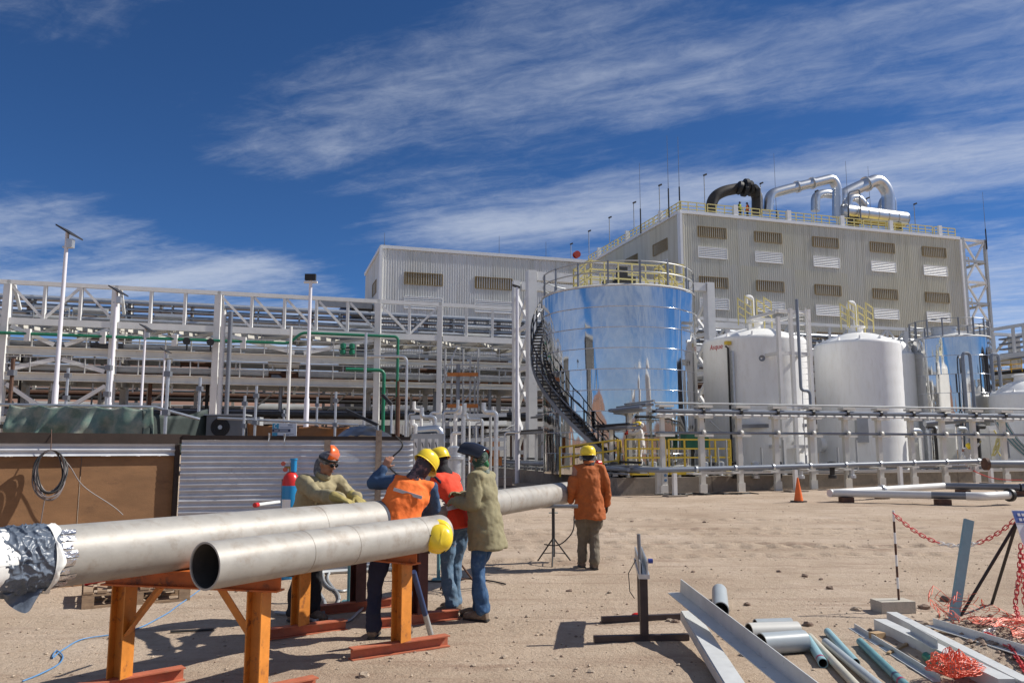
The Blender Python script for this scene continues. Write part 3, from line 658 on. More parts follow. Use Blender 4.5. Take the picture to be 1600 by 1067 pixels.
# two dark floodlights on the middle beam
for x, w in ((292, 'left'), (329, 'right')):
    aa, z = pa(x, 541, BF - .4); T = thing('floodlight', G(aa, BF - .4, 8.05), w + ' of two black floodlights standing on the rack beam', 'lamp')
    mb = MB(); mb.box(G(aa, BF - .4, 8.05), .1, .1, .4, PH); mb.build('bracket', M_dark, T); mb = MB(); mb.lathe(G(aa, BF - .7, 8.6), [(.1, .2), (.24, 0), (.24, -.1)], 14, axis=VV); mb.build('lamp_head', M_black, T)
# big portal frame behind the mirror tank
pf = thing('portal_frame', G(14.2, 42.7, 0), 'white steel portal frame of two laced columns behind the mirror tank', 'steel frame')
def pp(nm, p, q, w, h=None, m=M_white): mb = MB(); mb.beam(p, q, w, h or w, up=ZZ if abs((V(q) - V(p)).normalized().z) < .9 else UU); mb.build(nm, m, pf, None)
for a in (14.2, 25.7):
    pp('column', G(a, 42.7, 0), G(a, 42.7, 11.8), .55, .5); pp('column', G(a, 45.6, 0), G(a, 45.6, 11.8), .4, .4)
    for k in range(4):
        z = 1.5 + k * 2.4; pp('lacing', G(a, 42.95, z), G(a, 45.35, z + 2.1), .16); pp('lacing', G(a, 42.95, z + 2.2), G(a, 45.35, z + .1), .16); pp('lacing', G(a, 42.95, z), G(a, 45.35, z), .22)
for b in (42.7, 45.6): pp('beam', G(14.5, b, 11.5), G(25.4, b, 11.5), .4, .5)
for z in (9.2, 7.2, 5.0): pp('beam', G(25.95, 42.7, z), G(30.5, 42.7, z), .3, .35)
# ================================================================ TANKS
M_mirror = mat('polished steel cladding', (.58, .575, .565), .045, metal=1., var=.08, scale=.8, bump=.06, bscale=1.6)
M_seam = mat('cladding seam band', (.75, .77, .8), .12, metal=1., var=.05)
M_frp = mat('white fibreglass', (.84, .835, .81), .38, var=.045, scale=2., bump=.05, bscale=6, col2=(.75, .73, .68), c2=(.50, .75), stretch=(1.6, 1.6, .35))
M_cap = mat('tank roof paint', (.60, .60, .58), .6)
def gza(a, b): p = G(a, b); return gz0(p.x, p.y)
def mirror_tank(c, Rr, z0, z1, nb, label, seed):
    rn = random.Random(seed); T = thing('mirror_tank', V((c[0], c[1], z0)), label, 'storage tank'); C = V((c[0], c[1], 0)); h = (z1 - z0) / nb; n = 280
    for k in range(nb):
        mb = MB(); za, zb = z0 + k * h, z0 + (k + 1) * h; vs = []; ph = rn.uniform(0, 9); ns = 14; off = rn.randrange(12); tl = [(rn.uniform(-1, 1), rn.uniform(-1, 1)) for _ in range(ns + 1)]
        for t in range(5):
            f = t / 4; z = za + (zb - za) * f; bul = .0012 * math.sin(math.pi * f) + .002 * (1 - f)
            for j in range(n):
                an = 2 * math.pi * j / n; w = .026 * mnoise.noise(V((math.cos(an) * 4.5, math.sin(an) * 4.5, z * .16))) + .011 * mnoise.noise(V((math.cos(an) * 12, math.sin(an) * 12, z * .2 + ph * .05))) + .0006 * mnoise.noise(V((an * 9, z * 2.5, ph)))
                sj = (j + off) % n / n * ns; si = int(sj); fr_ = sj - si; w += .010 * tl[si][0] * (fr_ - .5) + .006 * tl[si][1] * (f - .5) - .010 * (2 * abs(fr_ - .5)) ** 10; vs.append(C + V((math.cos(an) * (Rr + bul + w), math.sin(an) * (Rr + bul + w), z)))
        mb.add(vs, [(t * n + j, t * n + (j + 1) % n, (t + 1) * n + (j + 1) % n, (t + 1) * n + j) for t in range(4) for j in range(n)])
        mb.build('shell_band', M_mirror, T, 180)
        mb = MB(); mb.lathe(C + ZZ * zb, [(Rr - .02, -.015), (Rr + .03, -.015), (Rr + .03, .012), (Rr - .02, .012)], 96, False, False); mb.build('seam_band', M_seam, T, 180)
    mb = MB(); mb.lathe(C + ZZ * z1, [(Rr + .01, -.02), (Rr + .05, .03), (Rr, .08), (Rr * .5, .32), (.05, .42)], 64, False); mb.build('tank_roof', M_cap, T, 60)
    # perimeter rail
    nP = 16; mb0 = MB(); mb0.box((0, 0, 0), .07, .07, 1.05); me = unit(mb0, 'rail_post', M_mgrey, None)
    for j in range(nP): an = 2 * math.pi * j / nP + .15; inst('rail_post', me, T, C + V((math.cos(an) * (Rr - .05), math.sin(an) * (Rr - .05), z1 + .03)), (0, 0, an))
    for hh in (1.05, .6):
        mb = MB(); mb.tube([C + V((math.cos(an) * (Rr - .05), math.sin(an) * (Rr - .05), z1 + hh)) for an in [2 * math.pi * j / 48 for j in range(49)]], .028, 6); mb.build('rail_ring', M_lgrey, T)
    return T, C
an = math.radians(7.63); TB = (36.3 * math.sin(an), 36.3 * math.cos(an)); RB = 3.44; ZTOP = 8.42
T1, C1 = mirror_tank(TB, RB, .65, ZTOP, 9, 'large mirror polished cylindrical tank with a spiral stair on its left side', 1)
# spiral stair on the left flank
st_n = 44; a0s, a1s = math.radians(140), math.radians(261)
for k in range(st_n):
    t = k / (st_n - 1); a_ = a0s + (a1s - a0s) * t; z = ZTOP - .1 - t * (ZTOP - 1.2); mb = MB()
    r0, r1 = RB + .08, RB + .50; d = V((math.cos(a_), math.sin(a_), 0)); s_ = V((-d.y, d.x, 0)) * .13
    p = [C1 + d * r0 - s_ + ZZ * z, C1 + d * r1 - s_ + ZZ * z, C1 + d * r1 + s_ + ZZ * z, C1 + d * r0 + s_ + ZZ * z]
    mb.add(p + [q - ZZ * .05 for q in p], [(0, 1, 2, 3), (7, 6, 5, 4), (0, 4, 5, 1), (1, 5, 6, 2), (2, 6, 7, 3), (3, 7, 4, 0)]); mb.build('stair_tread', M_dark, T1, None)
for rr_, w in ((RB + .1, .06), (RB + .52, .06)):
    for dz, nm, m in ((-.08, 'stringer', M_mgrey), (1.0, 'handrail', M_dark), (.55, 'handrail', M_mgrey)):
        if rr_ < RB + .5 and dz > 0: continue
        pts = []
        for k in range(st_n):
            t = k / (st_n - 1); a_ = a0s + (a1s - a0s) * t; pts.append(C1 + V((math.cos(a_) * rr_, math.sin(a_) * rr_, ZTOP - .1 - t * (ZTOP - 1.2) + dz)))
        mb = MB()
        if dz < 0:
            for i in range(len(pts) - 1): mb.beam(pts[i], pts[i + 1], w, .17)
        else: mb.tube(pts, .028, 6)
        mb.build(nm, m, T1, None)
for k in range(0, st_n, 3):
    t = k / (st_n - 1); a_ = a0s + (a1s - a0s) * t; p = C1 + V((math.cos(a_) * (RB + .52), math.sin(a_) * (RB + .52), ZTOP - .1 - t * (ZTOP - 1.2))); mb = MB(); mb.beam(p, p + ZZ * 1.0, .05, up=UU); mb.build('stair_post', M_dark, T1, None)
# yellow platform and stairs on the tank roof
yp = thing('roof_platform', C1 + ZZ * (ZTOP + .3), 'yellow railed platform and steps on top of the big mirror tank', 'platform')
def rrail(p, q, h=1.1, n=3, T=None, m=None, t=.055, nm='railing'):
    p, q = V(p), V(q); mb = MB()
    for i in range(n + 1): c = p.lerp(q, i / n); mb.beam(c, c + ZZ * h, t, up=UU)
    for r in (1., .66, .33): mb.beam(p + ZZ * h * r, q + ZZ * h * r, t)
    return mb.build(nm, m or M_paley, T, None)
zc = ZTOP + .34
pA, pB = C1 + UU * -1.9, C1 + UU * 1.4
for v in (-1.4, .6): rrail(pA + VV * v + ZZ * zc, pB + VV * v + ZZ * zc, T=yp, n=5, h=1.05)
rrail(pA + VV * -1.4 + ZZ * zc, pA + VV * .6 + ZZ * zc, T=yp)
mb = MB(); mb.box(C1 + UU * -.25 - VV * .4 + ZZ * (zc - .2), 3.3, 2., .12, PH); mb.build('deck', M_yellow, yp, None)
rrail(pB + VV * -1.4 + ZZ * zc, pB + UU * .9 + VV * -1.4 + ZZ * (zc - .75), T=yp, n=2, h=1.1); rrail(pB + VV * .6 + ZZ * zc, pB + UU * .9 + VV * .6 + ZZ * (zc - .75), T=yp, n=2, h=1.1)
pC = C1 + UU * 1.9 + ZZ * (ZTOP + .25)
for v in (-1.1, 0.): rrail(pC + VV * v, pC + UU * .9 + VV * v, T=yp, n=2, h=1.35)
rrail(pC - VV * 1.1, pC, T=yp, n=1, h=1.35)
rrail(pA + UU * -.6 + VV * -1.5 + ZZ * (zc - .6), pA + VV * -1.5 + ZZ * zc, T=yp, n=2)
mb = MB(); mb.box(C1 + UU * .25 - VV * .3 + ZZ * (zc - .08), .8, .6, .75, PH); mb.box(C1 + UU * .1 - VV * .3 + ZZ * (zc + .67), .4, .4, .45, PH); mb.lathe(C1 - UU * .5 - VV * .3 + ZZ * (zc + .2), [(.3, -.3), (.3, .3)], 14, axis=UU); mb.build('agitator', M_dark, label='dark agitator motor inside the yellow railings on the mirror tank', cat='motor')
an2 = math.radians(28.85); T2, C2 = mirror_tank((53 * math.sin(an2), 53 * math.cos(an2)), 2.12, .6, 7.95, 7, 'smaller mirror polished tank at the right with dark pipes up its front', 5)
mb = MB(); mb.lathe(C2 + V((-.6, -.6, 8.)), [(.65, 0), (.65, .55), (.7, .55), (.7, .62), (.3, .7)], 24); mb.build('manway', M_galv, T2)
for da, sgn in ((-1.75, 1), (.25, 1)):
    p = C2 + UU * da - VV * 2.55
    for dx, r, m in ((0, .09, M_bgrey), (.42, .06, M_dark)): pass
    mb = MB(); mb.tube(bend([V((p.x, p.y, 1.2)), V((p.x, p.y, 6.9)), V((p.x, p.y, 6.9)) + UU * .5, V((p.x, p.y, 1.2)) + UU * .6], .22), .085, 10)
    mb.build('riser_pipe', M_bgrey, label=('left' if da < -1 else 'right') + ' upside-down U shaped dark riser pipe in front of the small mirror tank', cat='pipe', group='riser pipes on the small mirror tank')
def frp_tank(c, Rr, z0, zs, za, label, neck=True, name='fibreglass_tank'):
    T = thing(name, V((c[0], c[1], z0)), label, 'storage tank'); C = V((c[0], c[1], 0)); mb = MB(); pr = [(Rr * 1.0, z0)]
    n = 26
    for i in range(n + 1):
        z = z0 + (zs - .25 - z0) * i / n; pr.append((Rr + .006 * math.sin(i * 2.1) + (.015 if i < 3 else 0), z))
    for i in range(1, 9):
        t = math.pi / 2 * i / 8; pr.append((Rr - .22 + .22 * math.cos(t), zs - .25 + .25 * math.sin(t)))
    for i in range(1, 13):
        t = i / 12; pr.append(((Rr - .22) * (1 - t) + .3 * t, zs + (za - zs) * math.sin(t * math.pi / 2)))
    mb.lathe(C, pr, 72); mb.build('shell', M_frp, T, 60)
    if neck:
        mb = MB(); mb.lathe(C + ZZ * (za - .08), [(.36, 0), (.36, .35), (.46, .35), (.46, .42), (.3, .46)], 24); mb.build('neck', M_frp, T)
    mb = MB(); me0 = MB(); me0.add([(-.03, 0, 0), (.03, 0, 0), (.03, .05, .2), (-.03, .05, .2), (-.03, .28, 0), (.03, .28, 0)], [(0, 1, 2, 3), (1, 5, 2), (0, 3, 4), (3, 2, 5, 4)]); me = unit(me0, 'lifting_lug', M_frp, None)
    for j in range(12): a_ = 2 * math.pi * j / 12 + .2; inst('lifting_lug', me, T, C + V((math.cos(a_) * (Rr - .12), math.sin(a_) * (Rr - .12), zs - .05)), (0, 0, a_ + math.pi / 2))
    return T, C
a1_ = math.radians(16.95); a2_ = math.radians(23.46)
F1, CF1 = frp_tank((39.7 * math.sin(a1_), 39.7 * math.cos(a1_)), 2.39, .7, 6.85, 7.36, 'big white fibreglass tank with domed top next to the large mirror tank')
F2, CF2 = frp_tank((43.3 * math.sin(a2_), 43.3 * math.cos(a2_)), 2.02, .7, 6.95, 7.42, 'white fibreglass domed tank between the access frame and the small mirror tank')
F3, CF3 = frp_tank((at(1404, 600, 47).x, 47.), 1.0, .7, 7.3, 8.0, 'slim white fibreglass tank mostly hidden behind the domed tank', neck=False)
for x, y, r_, lb in ((23.6, -15.7, 3.0, 'white domed tank behind the viewer, left one mirrored in the big tank'), (34.0, -8.0, 2.8, 'white domed tank behind the viewer, right one mirrored in the big tank')): frp_tank((x, y), r_, 0., 9.6, 10.6, lb, neck=False)
def hall(c, wx, wy, h, rz, lb, m):
    T = thing('unseen_reflected_hall', c, lb, 'industrial building'); mb = MB(); mb.box(c, wx, wy, h, rz); mb.build('wall', m, T, None); mb = MB(); mb.box(V(c) + ZZ * h, wx + .6, wy + .6, .5, rz); mb.build('roof', M_roof, T, None)
    for k in range(4): mb = MB(); mb.box(V(c) + Matrix.Rotation(rz, 3, 'Z') @ V((-wx / 2 + wx * (k + .5) / 4, -wy / 2 - .06, 1)), wx / 7, .12, h * .6); mb.build('door_panel', M_cream, T, None)
hall((-36., 4., 0.), 7., 9., 13., .3, 'dark narrow hall added out of view left of the viewer for the mirror tanks to reflect', M_machine); hall((-62., 34., 0.), 14., 22., 12., .1, 'dark hall added out of view at far left for the mirror tanks to reflect', M_machine); hall((88., 38., 0.), 14., 26., 13., .2, 'dark hall added out of view at far right for the small mirror tank to reflect', M_machine)  # unseen halls added so the mirror tanks have dark shapes to reflect
F4, CF4 = frp_tank((at(1597, 600, 43).x, 43.), 1.62, .7, 4.7, 5.3, 'low white domed tank cut off by the right edge of the photo')
def tank_text(txt, C, Rr, az, z, size, m):
    cu = bpy.data.curves.new('t', 'FONT'); cu.body = txt; cu.size = size; cu.extrude = .003; cu.shear = .2; o = bpy.data.objects.new('t', cu); COL.objects.link(o)
    dg = bpy.context.evaluated_depsgraph_get(); me = bpy.data.meshes.new_from_object(o.evaluated_get(dg)); bpy.data.objects.remove(o); bpy.data.curves.remove(cu)
    for v in me.vertices:
        a_ = az + v.co.x / Rr; r = Rr + .012 + v.co.z; v.co = (C.x + math.cos(a_) * r, C.y + math.sin(a_) * r, z + v.co.y)
    me.materials.clear(); me.materials.append(m); return me
me = tank_text('Asque', CF1, 2.39, math.atan2(-CF1.y, -CF1.x) - .97, 6.28, .34, mat('red lettering', (.5, .03, .03), .5)); me.transform(Matrix.Translation(-ORG[F1.name])); o = bpy.data.objects.new('lettering', me); COL.objects.link(o); o.parent = F1
# small fittings on the tanks
def cyl_pt(C, Rr, px, z, off=.08):      # point on the viewer side of a tank under picture column px
    d = V(((px - 800) / FPX * 1., 1, 0)); d.normalize(); oc = V((-C.x, -C.y, 0)); b_ = d.dot(oc); c_ = oc.dot(oc) - (Rr + off) ** 2; k = -b_ - math.sqrt(max(0, b_ * b_ - c_)); return V((d.x * k, d.y * k, z))
p = cyl_pt(CF1, 2.39, 1140, 0); mb = MB(); mb.tube([p + ZZ * 1., p + ZZ * 6.25, p + ZZ * 6.35 + V((-.12, 0, 0))], .045, 8); mb.build('level_pipe', M_dark, F1)
p = cyl_pt(CF1, 2.39, 1146, 0, .12); mb = MB(); mb.beam(p + ZZ * 1., p + ZZ * 6.1, .16, .08, up=UU); mb.build('cable_channel', M_galv, F1, None)
p = cyl_pt(CF1, 2.39, 1140, 6.4, .12); mb = MB(); mb.box(p, .25, .2, .16, PH); mb.build('level_gauge', M_yellow, F1, None)
p = cyl_pt(CF1, 2.39, 1193, 0, -.02); mb = MB(); d = V((-p.x, -p.y, 0)).normalized(); mb.lathe(p + ZZ * 5.72, [(.02, .02), (.14, .05), (.14, .0)], 14, axis=d); mb.build('nozzle_pad', M_mgrey, F1)
p = cyl_pt(CF1, 2.39, 1244, 0, -.02); d = (p - V((CF1.x, CF1.y, 0))).normalized(); mb = MB(); mb.lathe(p + ZZ * 1.9, [(.33, -.05), (.33, .2), (.40, .2), (.40, .27)], 24, axis=d); mb.build('manway', M_frp, F1)
p = cyl_pt(CF2, 2.02, 1284, 0, -.05); d = (p - V((CF2.x, CF2.y, 0))).normalized(); mb = MB(); mb.lathe(p + ZZ * 1.9, [(.33, -.05), (.33, .25), (.40, .25), (.40, .32)], 24, axis=d); mb.build('manway', M_frp, F2)
p = cyl_pt(CF2, 2.02, 1345, 2.0, .08); mb = MB(); mb.box(p, .75, .16, 1.15, PH); mb.build('control_cabinet', M_lgrey, label='grey control cabinet in front of the second white domed tank', cat='cabinet')
for C, px, lb, zt in ((CF1, 1190, 'tall white vent pipe with yellow ladder on the first domed tank', 7.5), (CF2, 1328, 'white hooked vent pipe with yellow ladder on the second domed tank', 7.55)):
    T = thing('tank_vent', V((C.x, C.y, zt)), lb, 'vent pipe'); q = V((C.x, C.y, zt + .3)); mb = MB(); mb.tube(bend([q, q + ZZ * 1.15, q + ZZ * 1.15 + UU * -.35, q + ZZ * .8 - UU * .35], .2), .1, 10); mb.build('vent_tube', M_frp, T)
    for s in (-.6, .45):
        for dv in (-.3, .3):
            mb = MB(); mb.beam(q + UU * s + VV * dv - ZZ * .2, q + UU * s + VV * dv + ZZ * 1.15, .045, up=UU); mb.beam(q + UU * (s + .4) + VV * dv - ZZ * .35, q + UU * (s + .4) + VV * dv + ZZ * .9, .045, up=UU)
            for hh in (1.1, .75, .4): mb.beam(q + UU * s + VV * dv + ZZ * hh, q + UU * (s + .4) + VV * dv + ZZ * (hh - .2), .045)
            mb.build('railing', M_paley, T, None)
# access frame between the white tanks
af = thing('access_frame', at(1240, 740, 34.), 'tall white steel frame with ladder between the two domed white tanks', 'steel frame')
FB = 29.75
fx = [pa(x, 600, FB)[0] for x in (1220, 1240, 1268)]
for i, a in enumerate(fx):
    for b in ((FB, FB + 2.2) if i != 1 else (FB,)):
        mb = MB(); mb.beam(G(a, b, .6), G(a, b, 7.75 + (.1 if i else -.3)), .15, .15, up=UU); mb.build('column', M_white, af, None)
for z in (7.7, 5.85, 3.5, 1.8):
    for p, q in ((G(fx[0], FB, z), G(fx[2], FB, z)), (G(fx[0], FB + 2.2, z), G(fx[2], FB + 2.2, z)), (G(fx[0], FB + .1, z), G(fx[0], FB + 2.1, z)), (G(fx[2], FB + .1, z), G(fx[2], FB + 2.1, z))):
        mb = MB(); mb.beam(p - VV * .01, q, .11, .14); mb.build('beam', M_white, af, None)
mb = MB(); 
for s in (-.18, .18): mb.tube([G(fx[1] + .55 + s, FB - .08, .7), G(fx[1] + .55 + s, FB - .08, 7.9)], .025, 6)
mb.build('ladder_rail', M_white, af)
me0 = MB(); me0.tube([(-.18, 0, 0), (.18, 0, 0)], .014, 6); me = unit(me0, 'rung', M_white)
for k in range(26): inst('rung', me, af, G(fx[1] + .55, FB - .08, .9 + k * .27), (0, 0, PH))
mb = MB(); a_ = pa(1251, 600, FB - .35)[0]; mb.tube(bend([G(a_, FB - .35, 8.2), G(a_, FB - .35, 4.2), G(a_ + .45, FB - .35, 4.2), G(a_ + .45, FB - .35, 1.0)], .2), .065, 10); mb.build('down_pipe', M_bgrey, label='dark grey pipe running down the access frame with one elbow', cat='pipe')
mb = MB(); p = at(1150, 666, 35.3); q = at(1258, 664, 35.3 + 1.); mb.beam(p, q, .3, .16); mb.build('cable_tray', M_mgrey, label='short horizontal cable tray across the first white domed tank', cat='tray')
# ================================================================ CONCRETE KERB, SLAB, PLATFORM
mb = MB(); mb.add([G(12.9, 28.1, .56), G(70, 28.1, .56), G(70, 54, .56), G(12.9, 54, .56)], [(0, 1, 2, 3)]); mb.build('slab', mat('old concrete slab', (.24, .22, .19), .9, var=.2), kind='structure')
kb = thing('kerb_wall', G(12.6, 27.8, 0), 'low brown concrete kerb wall around the tank area', 'wall')
x = 12.6
while x < 60: mb = MB(); mb.box(G(x + 2.0, 27.95, -.3), 3.98, .3, .92 + min(.1, gza(x + 2, 27) * .4), PH); mb.build('kerb_block', M_conc, kb, None); x += 4.
x = 28.1
while x < 50: mb = MB(); mb.box(G(12.75, x + 2., -.3), .3, 3.98, .92, PH); mb.build('kerb_block', M_conc, kb, None); x += 4.
mb = MB(); mb.box(at(748, 757, 37) * 1 - ZZ * .05, 3.0, .8, .38, .1); mb.build('concrete_slab', mat('pink concrete', (.36, .26, .2), .9), label='low pinkish concrete block behind the masked welder', cat='block')
# dark ground litter of hoses under kerb
plat = thing('steel_platform', G(12, 28.6, .56), 'yellow railed steel platform on which the white-suited worker stands', 'platform')
pz = 1.02; pa0, pa1 = 13.3, 17.9
mb = MB(); mb.box(G((pa0 + pa1) / 2, 29.35, pz - .06), pa1 - pa0, 1.7, .06, PH); mb.build('grating', M_lgrey, plat, None)
for k in range(5):
    mb = MB(); w = (pa1 - pa0) / 5; mb.box(G(pa0 + w * (k + .5), 28.46, pz - .32), w - .04, .03, .26, PH); mb.build('toe_plate', M_yellow, plat, None)
for a in (pa0 + .1, (pa0 + pa1) / 2, pa1 - .1):
    for b in (28.55, 30.1): mb = MB(); mb.beam(G(a, b, .56), G(a, b, pz - .06), .12, up=UU); mb.build('leg', M_white, plat, None)
rrail(G(pa0, 28.5, pz), G(15.0, 28.5, pz), T=plat, n=3, h=1.05, m=M_yellow, t=.06); rrail(G(15.15, 28.5, pz), G(pa1, 28.5, pz), T=plat, n=4, h=1.05, m=M_yellow, t=.06); rrail(G(pa1, 28.6, pz), G(pa1, 30.1, pz), T=plat, n=1, h=1.05, m=M_yellow, t=.06)
rrail(G(11.6, 31.2, .56), G(13.2, 29.0, .56 + .3), T=plat, n=4, h=1.2, m=M_yellow, t=.06)
# ================================================================ FRONT PIPE SUPPORT ROW
fr = thing('pipe_support_row', G(15.84, 27.2, 0), 'row of slim cream posts carrying long thin pipes in front of the tanks', 'pipe rack')
posts = [15.84 + 1.64 * k for k in range(14)]
for i, a in enumerate([14.2] + posts):
    z = gza(a, 27); w = .2 if i else .16
    mb = MB(); mb.beam(G(a, 27.2, z + .02), G(a, 27.2, 3.25), w, w * .8, up=VV); mb.build('post', M_cream, fr, None)
    mb = MB(); mb.box(G(a, 27.16, z - .1), .3, .12, .45, PH); mb.build('foot', M_cream, fr, None)
    for zz_ in (2.86, 3.26, 2.16): mb = MB(); mb.box(G(a + .1, 27.14, zz_), .62, .34, .09, PH); mb.build('cross_arm', M_cream, fr, None)
aE2 = posts[-1] + 1.5
for z, r, m, b in ((3.42, .04, M_lgrey, 27.15), (3.13, .075, M_bgrey, 27.05), (2.98, .035, M_white, 27.0), (3.1, .05, M_dark, 27.35), (2.3, .05, M_mgrey, 27.1)):
    mb = MB(); mb.tube([G(13.9, b, z), G(aE2, b, z)], r, 10); mb.build('pipe', m, fr)
mb = MB()
for i in range(60): mb.box(G(14.2 + i * .42, 27.0, 2.93), .06, .1, .1, PH)
mb.build('pipe_clip', M_lgrey, fr, None, kind='stuff')
for a in posts[:12]:
    for dz in (3.13, 2.3): mb = MB(); mb.lathe(G(a + .02, 27.05, dz), [(.12, -.05), (.12, .05)], 12, axis=UU); mb.build('clamp', M_dark if dz > 3 else M_cream, fr)
for i in range(len(posts) - 1):
    mb = MB(); mb.beam(G(posts[i] + .12, 27.45, 1.02), G(posts[i + 1] - .12, 27.45, 1.02), .3, .05); mb.build('low_tray', M_galv, fr, None)
    mb = MB(); mb.beam(G(posts[i] + .12, 27.3, .80), G(posts[i + 1] - .12, 27.3, .80), .14, .1); mb.build('low_beam', M_cream, fr, None)
    for k in range(3): mb = MB(); mb.tube([G(posts[i] + .1, 27.4 + .1 * k, .9 + .05 * k), G(posts[i + 1] - .1, 27.4 + .1 * k, .9 + .05 * k)], .03, 6); mb.build('low_pipe', M_white if k else M_lgrey, fr)
# leg of the row going back on the left
lg = thing('pipe_support_row', G(13.8, 29, 0), 'row of slim white posts and trays running back beside the big mirror tank', 'pipe rack')
for k in range(10):
    b = 29.4 + 1.85 * k; mb = MB(); mb.beam(G(13.1, b, .3), G(13.1, b, 2.45), .13, up=UU); mb.build('post', M_white, lg, None)
    if k < 5: mb = MB(); mb.beam(G(13.9, b, .3), G(13.9, b, 3.1), .15, up=UU); mb.build('post', M_cream, lg, None); mb = MB(); mb.box(G(13.9, b, 3.1), .55, .3, .1, PH); mb.build('cross_arm', M_cream, lg, None)
for a, z, w, b1, m in ((13.75, 3.36, .35, 41, M_mgrey), (13.6, 3.15, .25, 37, M_lgrey), (13.1, 2.5, .55, 60, M_mgrey), (13.1, 1.05, .45, 60, M_mgrey), (13.45, .85, .3, 50, M_galv)):
    mb = MB(); mb.beam(G(a, 27.3, z), G(a, b1, z), w, .10); mb.build('tray', m, lg, None)
for a, z, r, b1, m in ((13.9, 3.5, .04, 41, M_lgrey), (13.35, 3.25, .07, 38, M_bgrey), (12.85, 2.62, .05, 60, M_dark), (13.2, 2.62, .04, 60, M_galv), (12.8, .95, .07, 55, M_bgrey), (12.8, .78, .04, 55, M_galv), (13.3, 1.2, .05, 60, M_dark)):
    mb = MB(); mb.tube([G(a, 27.2, z), G(a, b1, z)], r, 8); mb.build('pipe', m, lg)
mb = MB()
for k in range(40): mb.box(G(12.8, 28.4 + k * .7, .66), .2, .08, .1, PH)
mb.build('pipe_shoe', M_galv, lg, None, kind='stuff')
# long blue-grey pipe on its own stanchions
lp = thing('ground_pipe', G(13, 26.2, 0), 'long blue-grey pipe on white stanchions low in front of the post row', 'pipe')
def plz(a): return .95 + gza(a, 26.5) * .95
pts = [G(12.7, 40, .98), G(12.7, 28.2, .96), G(13.6, 26.3, .95)] + [G(a, 26.2, plz(a)) for a in (15, 17, 19, 21, 23, 25, 27, 28.4)]
mb = MB(); mb.tube(pts, .085, 12); mb.build('pipe_run', M_bgrey, lp)
for px in (1054, 1243, 1407, 1549):
    a = pa(px, 750, 26.2)[0]; z = gza(a, 26.2); mb = MB(); mb.beam(G(a, 26.2, z + .04), G(a, 26.2, plz(a) - .12), .14, up=UU); mb.build('stanchion', M_white, lp, None)
    mb = MB(); mb.box(G(a, 26.2, z - .05), .75, .5, .1, PH); mb.build('base_plate', M_conc, lp, None)
for k in range(9):
    a = 15 + k * 1.63; mb = MB(); mb.lathe(G(a, 26.2, plz(a)), [(.12, -.04), (.12, .04)], 12, axis=UU); mb.build('clamp', M_galv, lp); mb = MB(); mb.box(G(a, 26.35, plz(a) - .2), .35, .5, .07, PH); mb.build('bracket', M_cream, lp, None)
# control box beside kerb
T = thing('push_button_box', at(1036, 762, 30.2), 'grey push-button box with red and blue buttons against the kerb', 'control box'); c = at(1034, 766, 30.2); c.z = .05
mb = MB(); mb.box(c, .45, .15, 1.0, PH); mb.build('cabinet', M_cream, T, None)
for k, (dz, m) in enumerate(((.88, 'signal red'), (.68, 'button blue'), (.5, 'button blue'))):
    mb = MB(); mb.lathe(c + UU * .1 - VV * .08 + ZZ * dz, [(.055, 0), (.055, .06)], 12, axis=-VV); mb.build('button', mat(m, (.5, .03, .03) if k == 0 else (.1, .2, .35), .4), T)
mb = MB(); rr = random.Random(5)
for k in range(7):
    p = c + V((rr.uniform(-.3, 1.8), -.5, 0)); pts = [V((p.x + .35 * i + rr.uniform(-.1, .1), p.y + rr.uniform(-.2, .2), gz(p.x, p.y) + .03 + .05 * rr.random())) for i in range(7)]; mb.tube(pts, .02, 6)
mb.build('cable_tangle', M_black, label='tangle of black cables on the ground beside the push-button box', cat='cable')
# pumps and green motor on the platform
gm = at(1082, 705, 32.6); T = thing('green_motor', V((gm.x, gm.y, 1.)), 'dark green motor on a stand behind the yellow railings', 'motor')
mb = MB(); mb.beam(V((gm.x, gm.y, .6)), V((gm.x, gm.y, 1.75)), .1, up=UU); mb.build('stand', M_dark, T, None)
mb = MB(); mb.box(V((gm.x + .1, gm.y, 1.7)), 1.0, .5, .6, PH); mb.box(V((gm.x + .1, gm.y - .02, 2.3)), .7, .4, .08, PH); mb.build('motor_body', mat('dark green enamel', (.005, .10, .06), .4), T, None)
for i, px in enumerate((960, 1020, 1040, 1100, 1112, 1125, 1150, 1180, 1215, 1250, 1300, 1330)):
    p = at(px, 725, 31.6 + .3 * (i % 3)); p.z = .56; T = thing('pump', p, ('dark', 'silver')[i % 2] + ' small chemical pump on the slab, ' + ('under the platform left end', 'below the white-suited worker', 'right of the white-suited worker', 'leftmost before the green motor', 'before the green motor', 'right of the green motor', 'left before the first domed tank', 'centre before the first domed tank', 'right before the first domed tank', 'at the access frame foot', 'left before the second domed tank', 'beside the grey control cabinet')[i], 'pump', 'small chemical pumps on the slab')
    mb = MB(); mb.lathe(p, [(.16, 0), (.16, .12), (.1, .14), (.1, .4), (.17, .42), (.17, .62), (.08, .66)], 12); mb.build('pump_body', M_galv if i % 2 else M_dark, T)
    mb = MB(); mb.tube(bend([p + ZZ * .3, p + ZZ * .3 + UU * .3, p + UU * .3 + ZZ * (.9 + .3 * (i % 3))], .08), .04, 8); mb.build('outlet', M_lgrey, T)
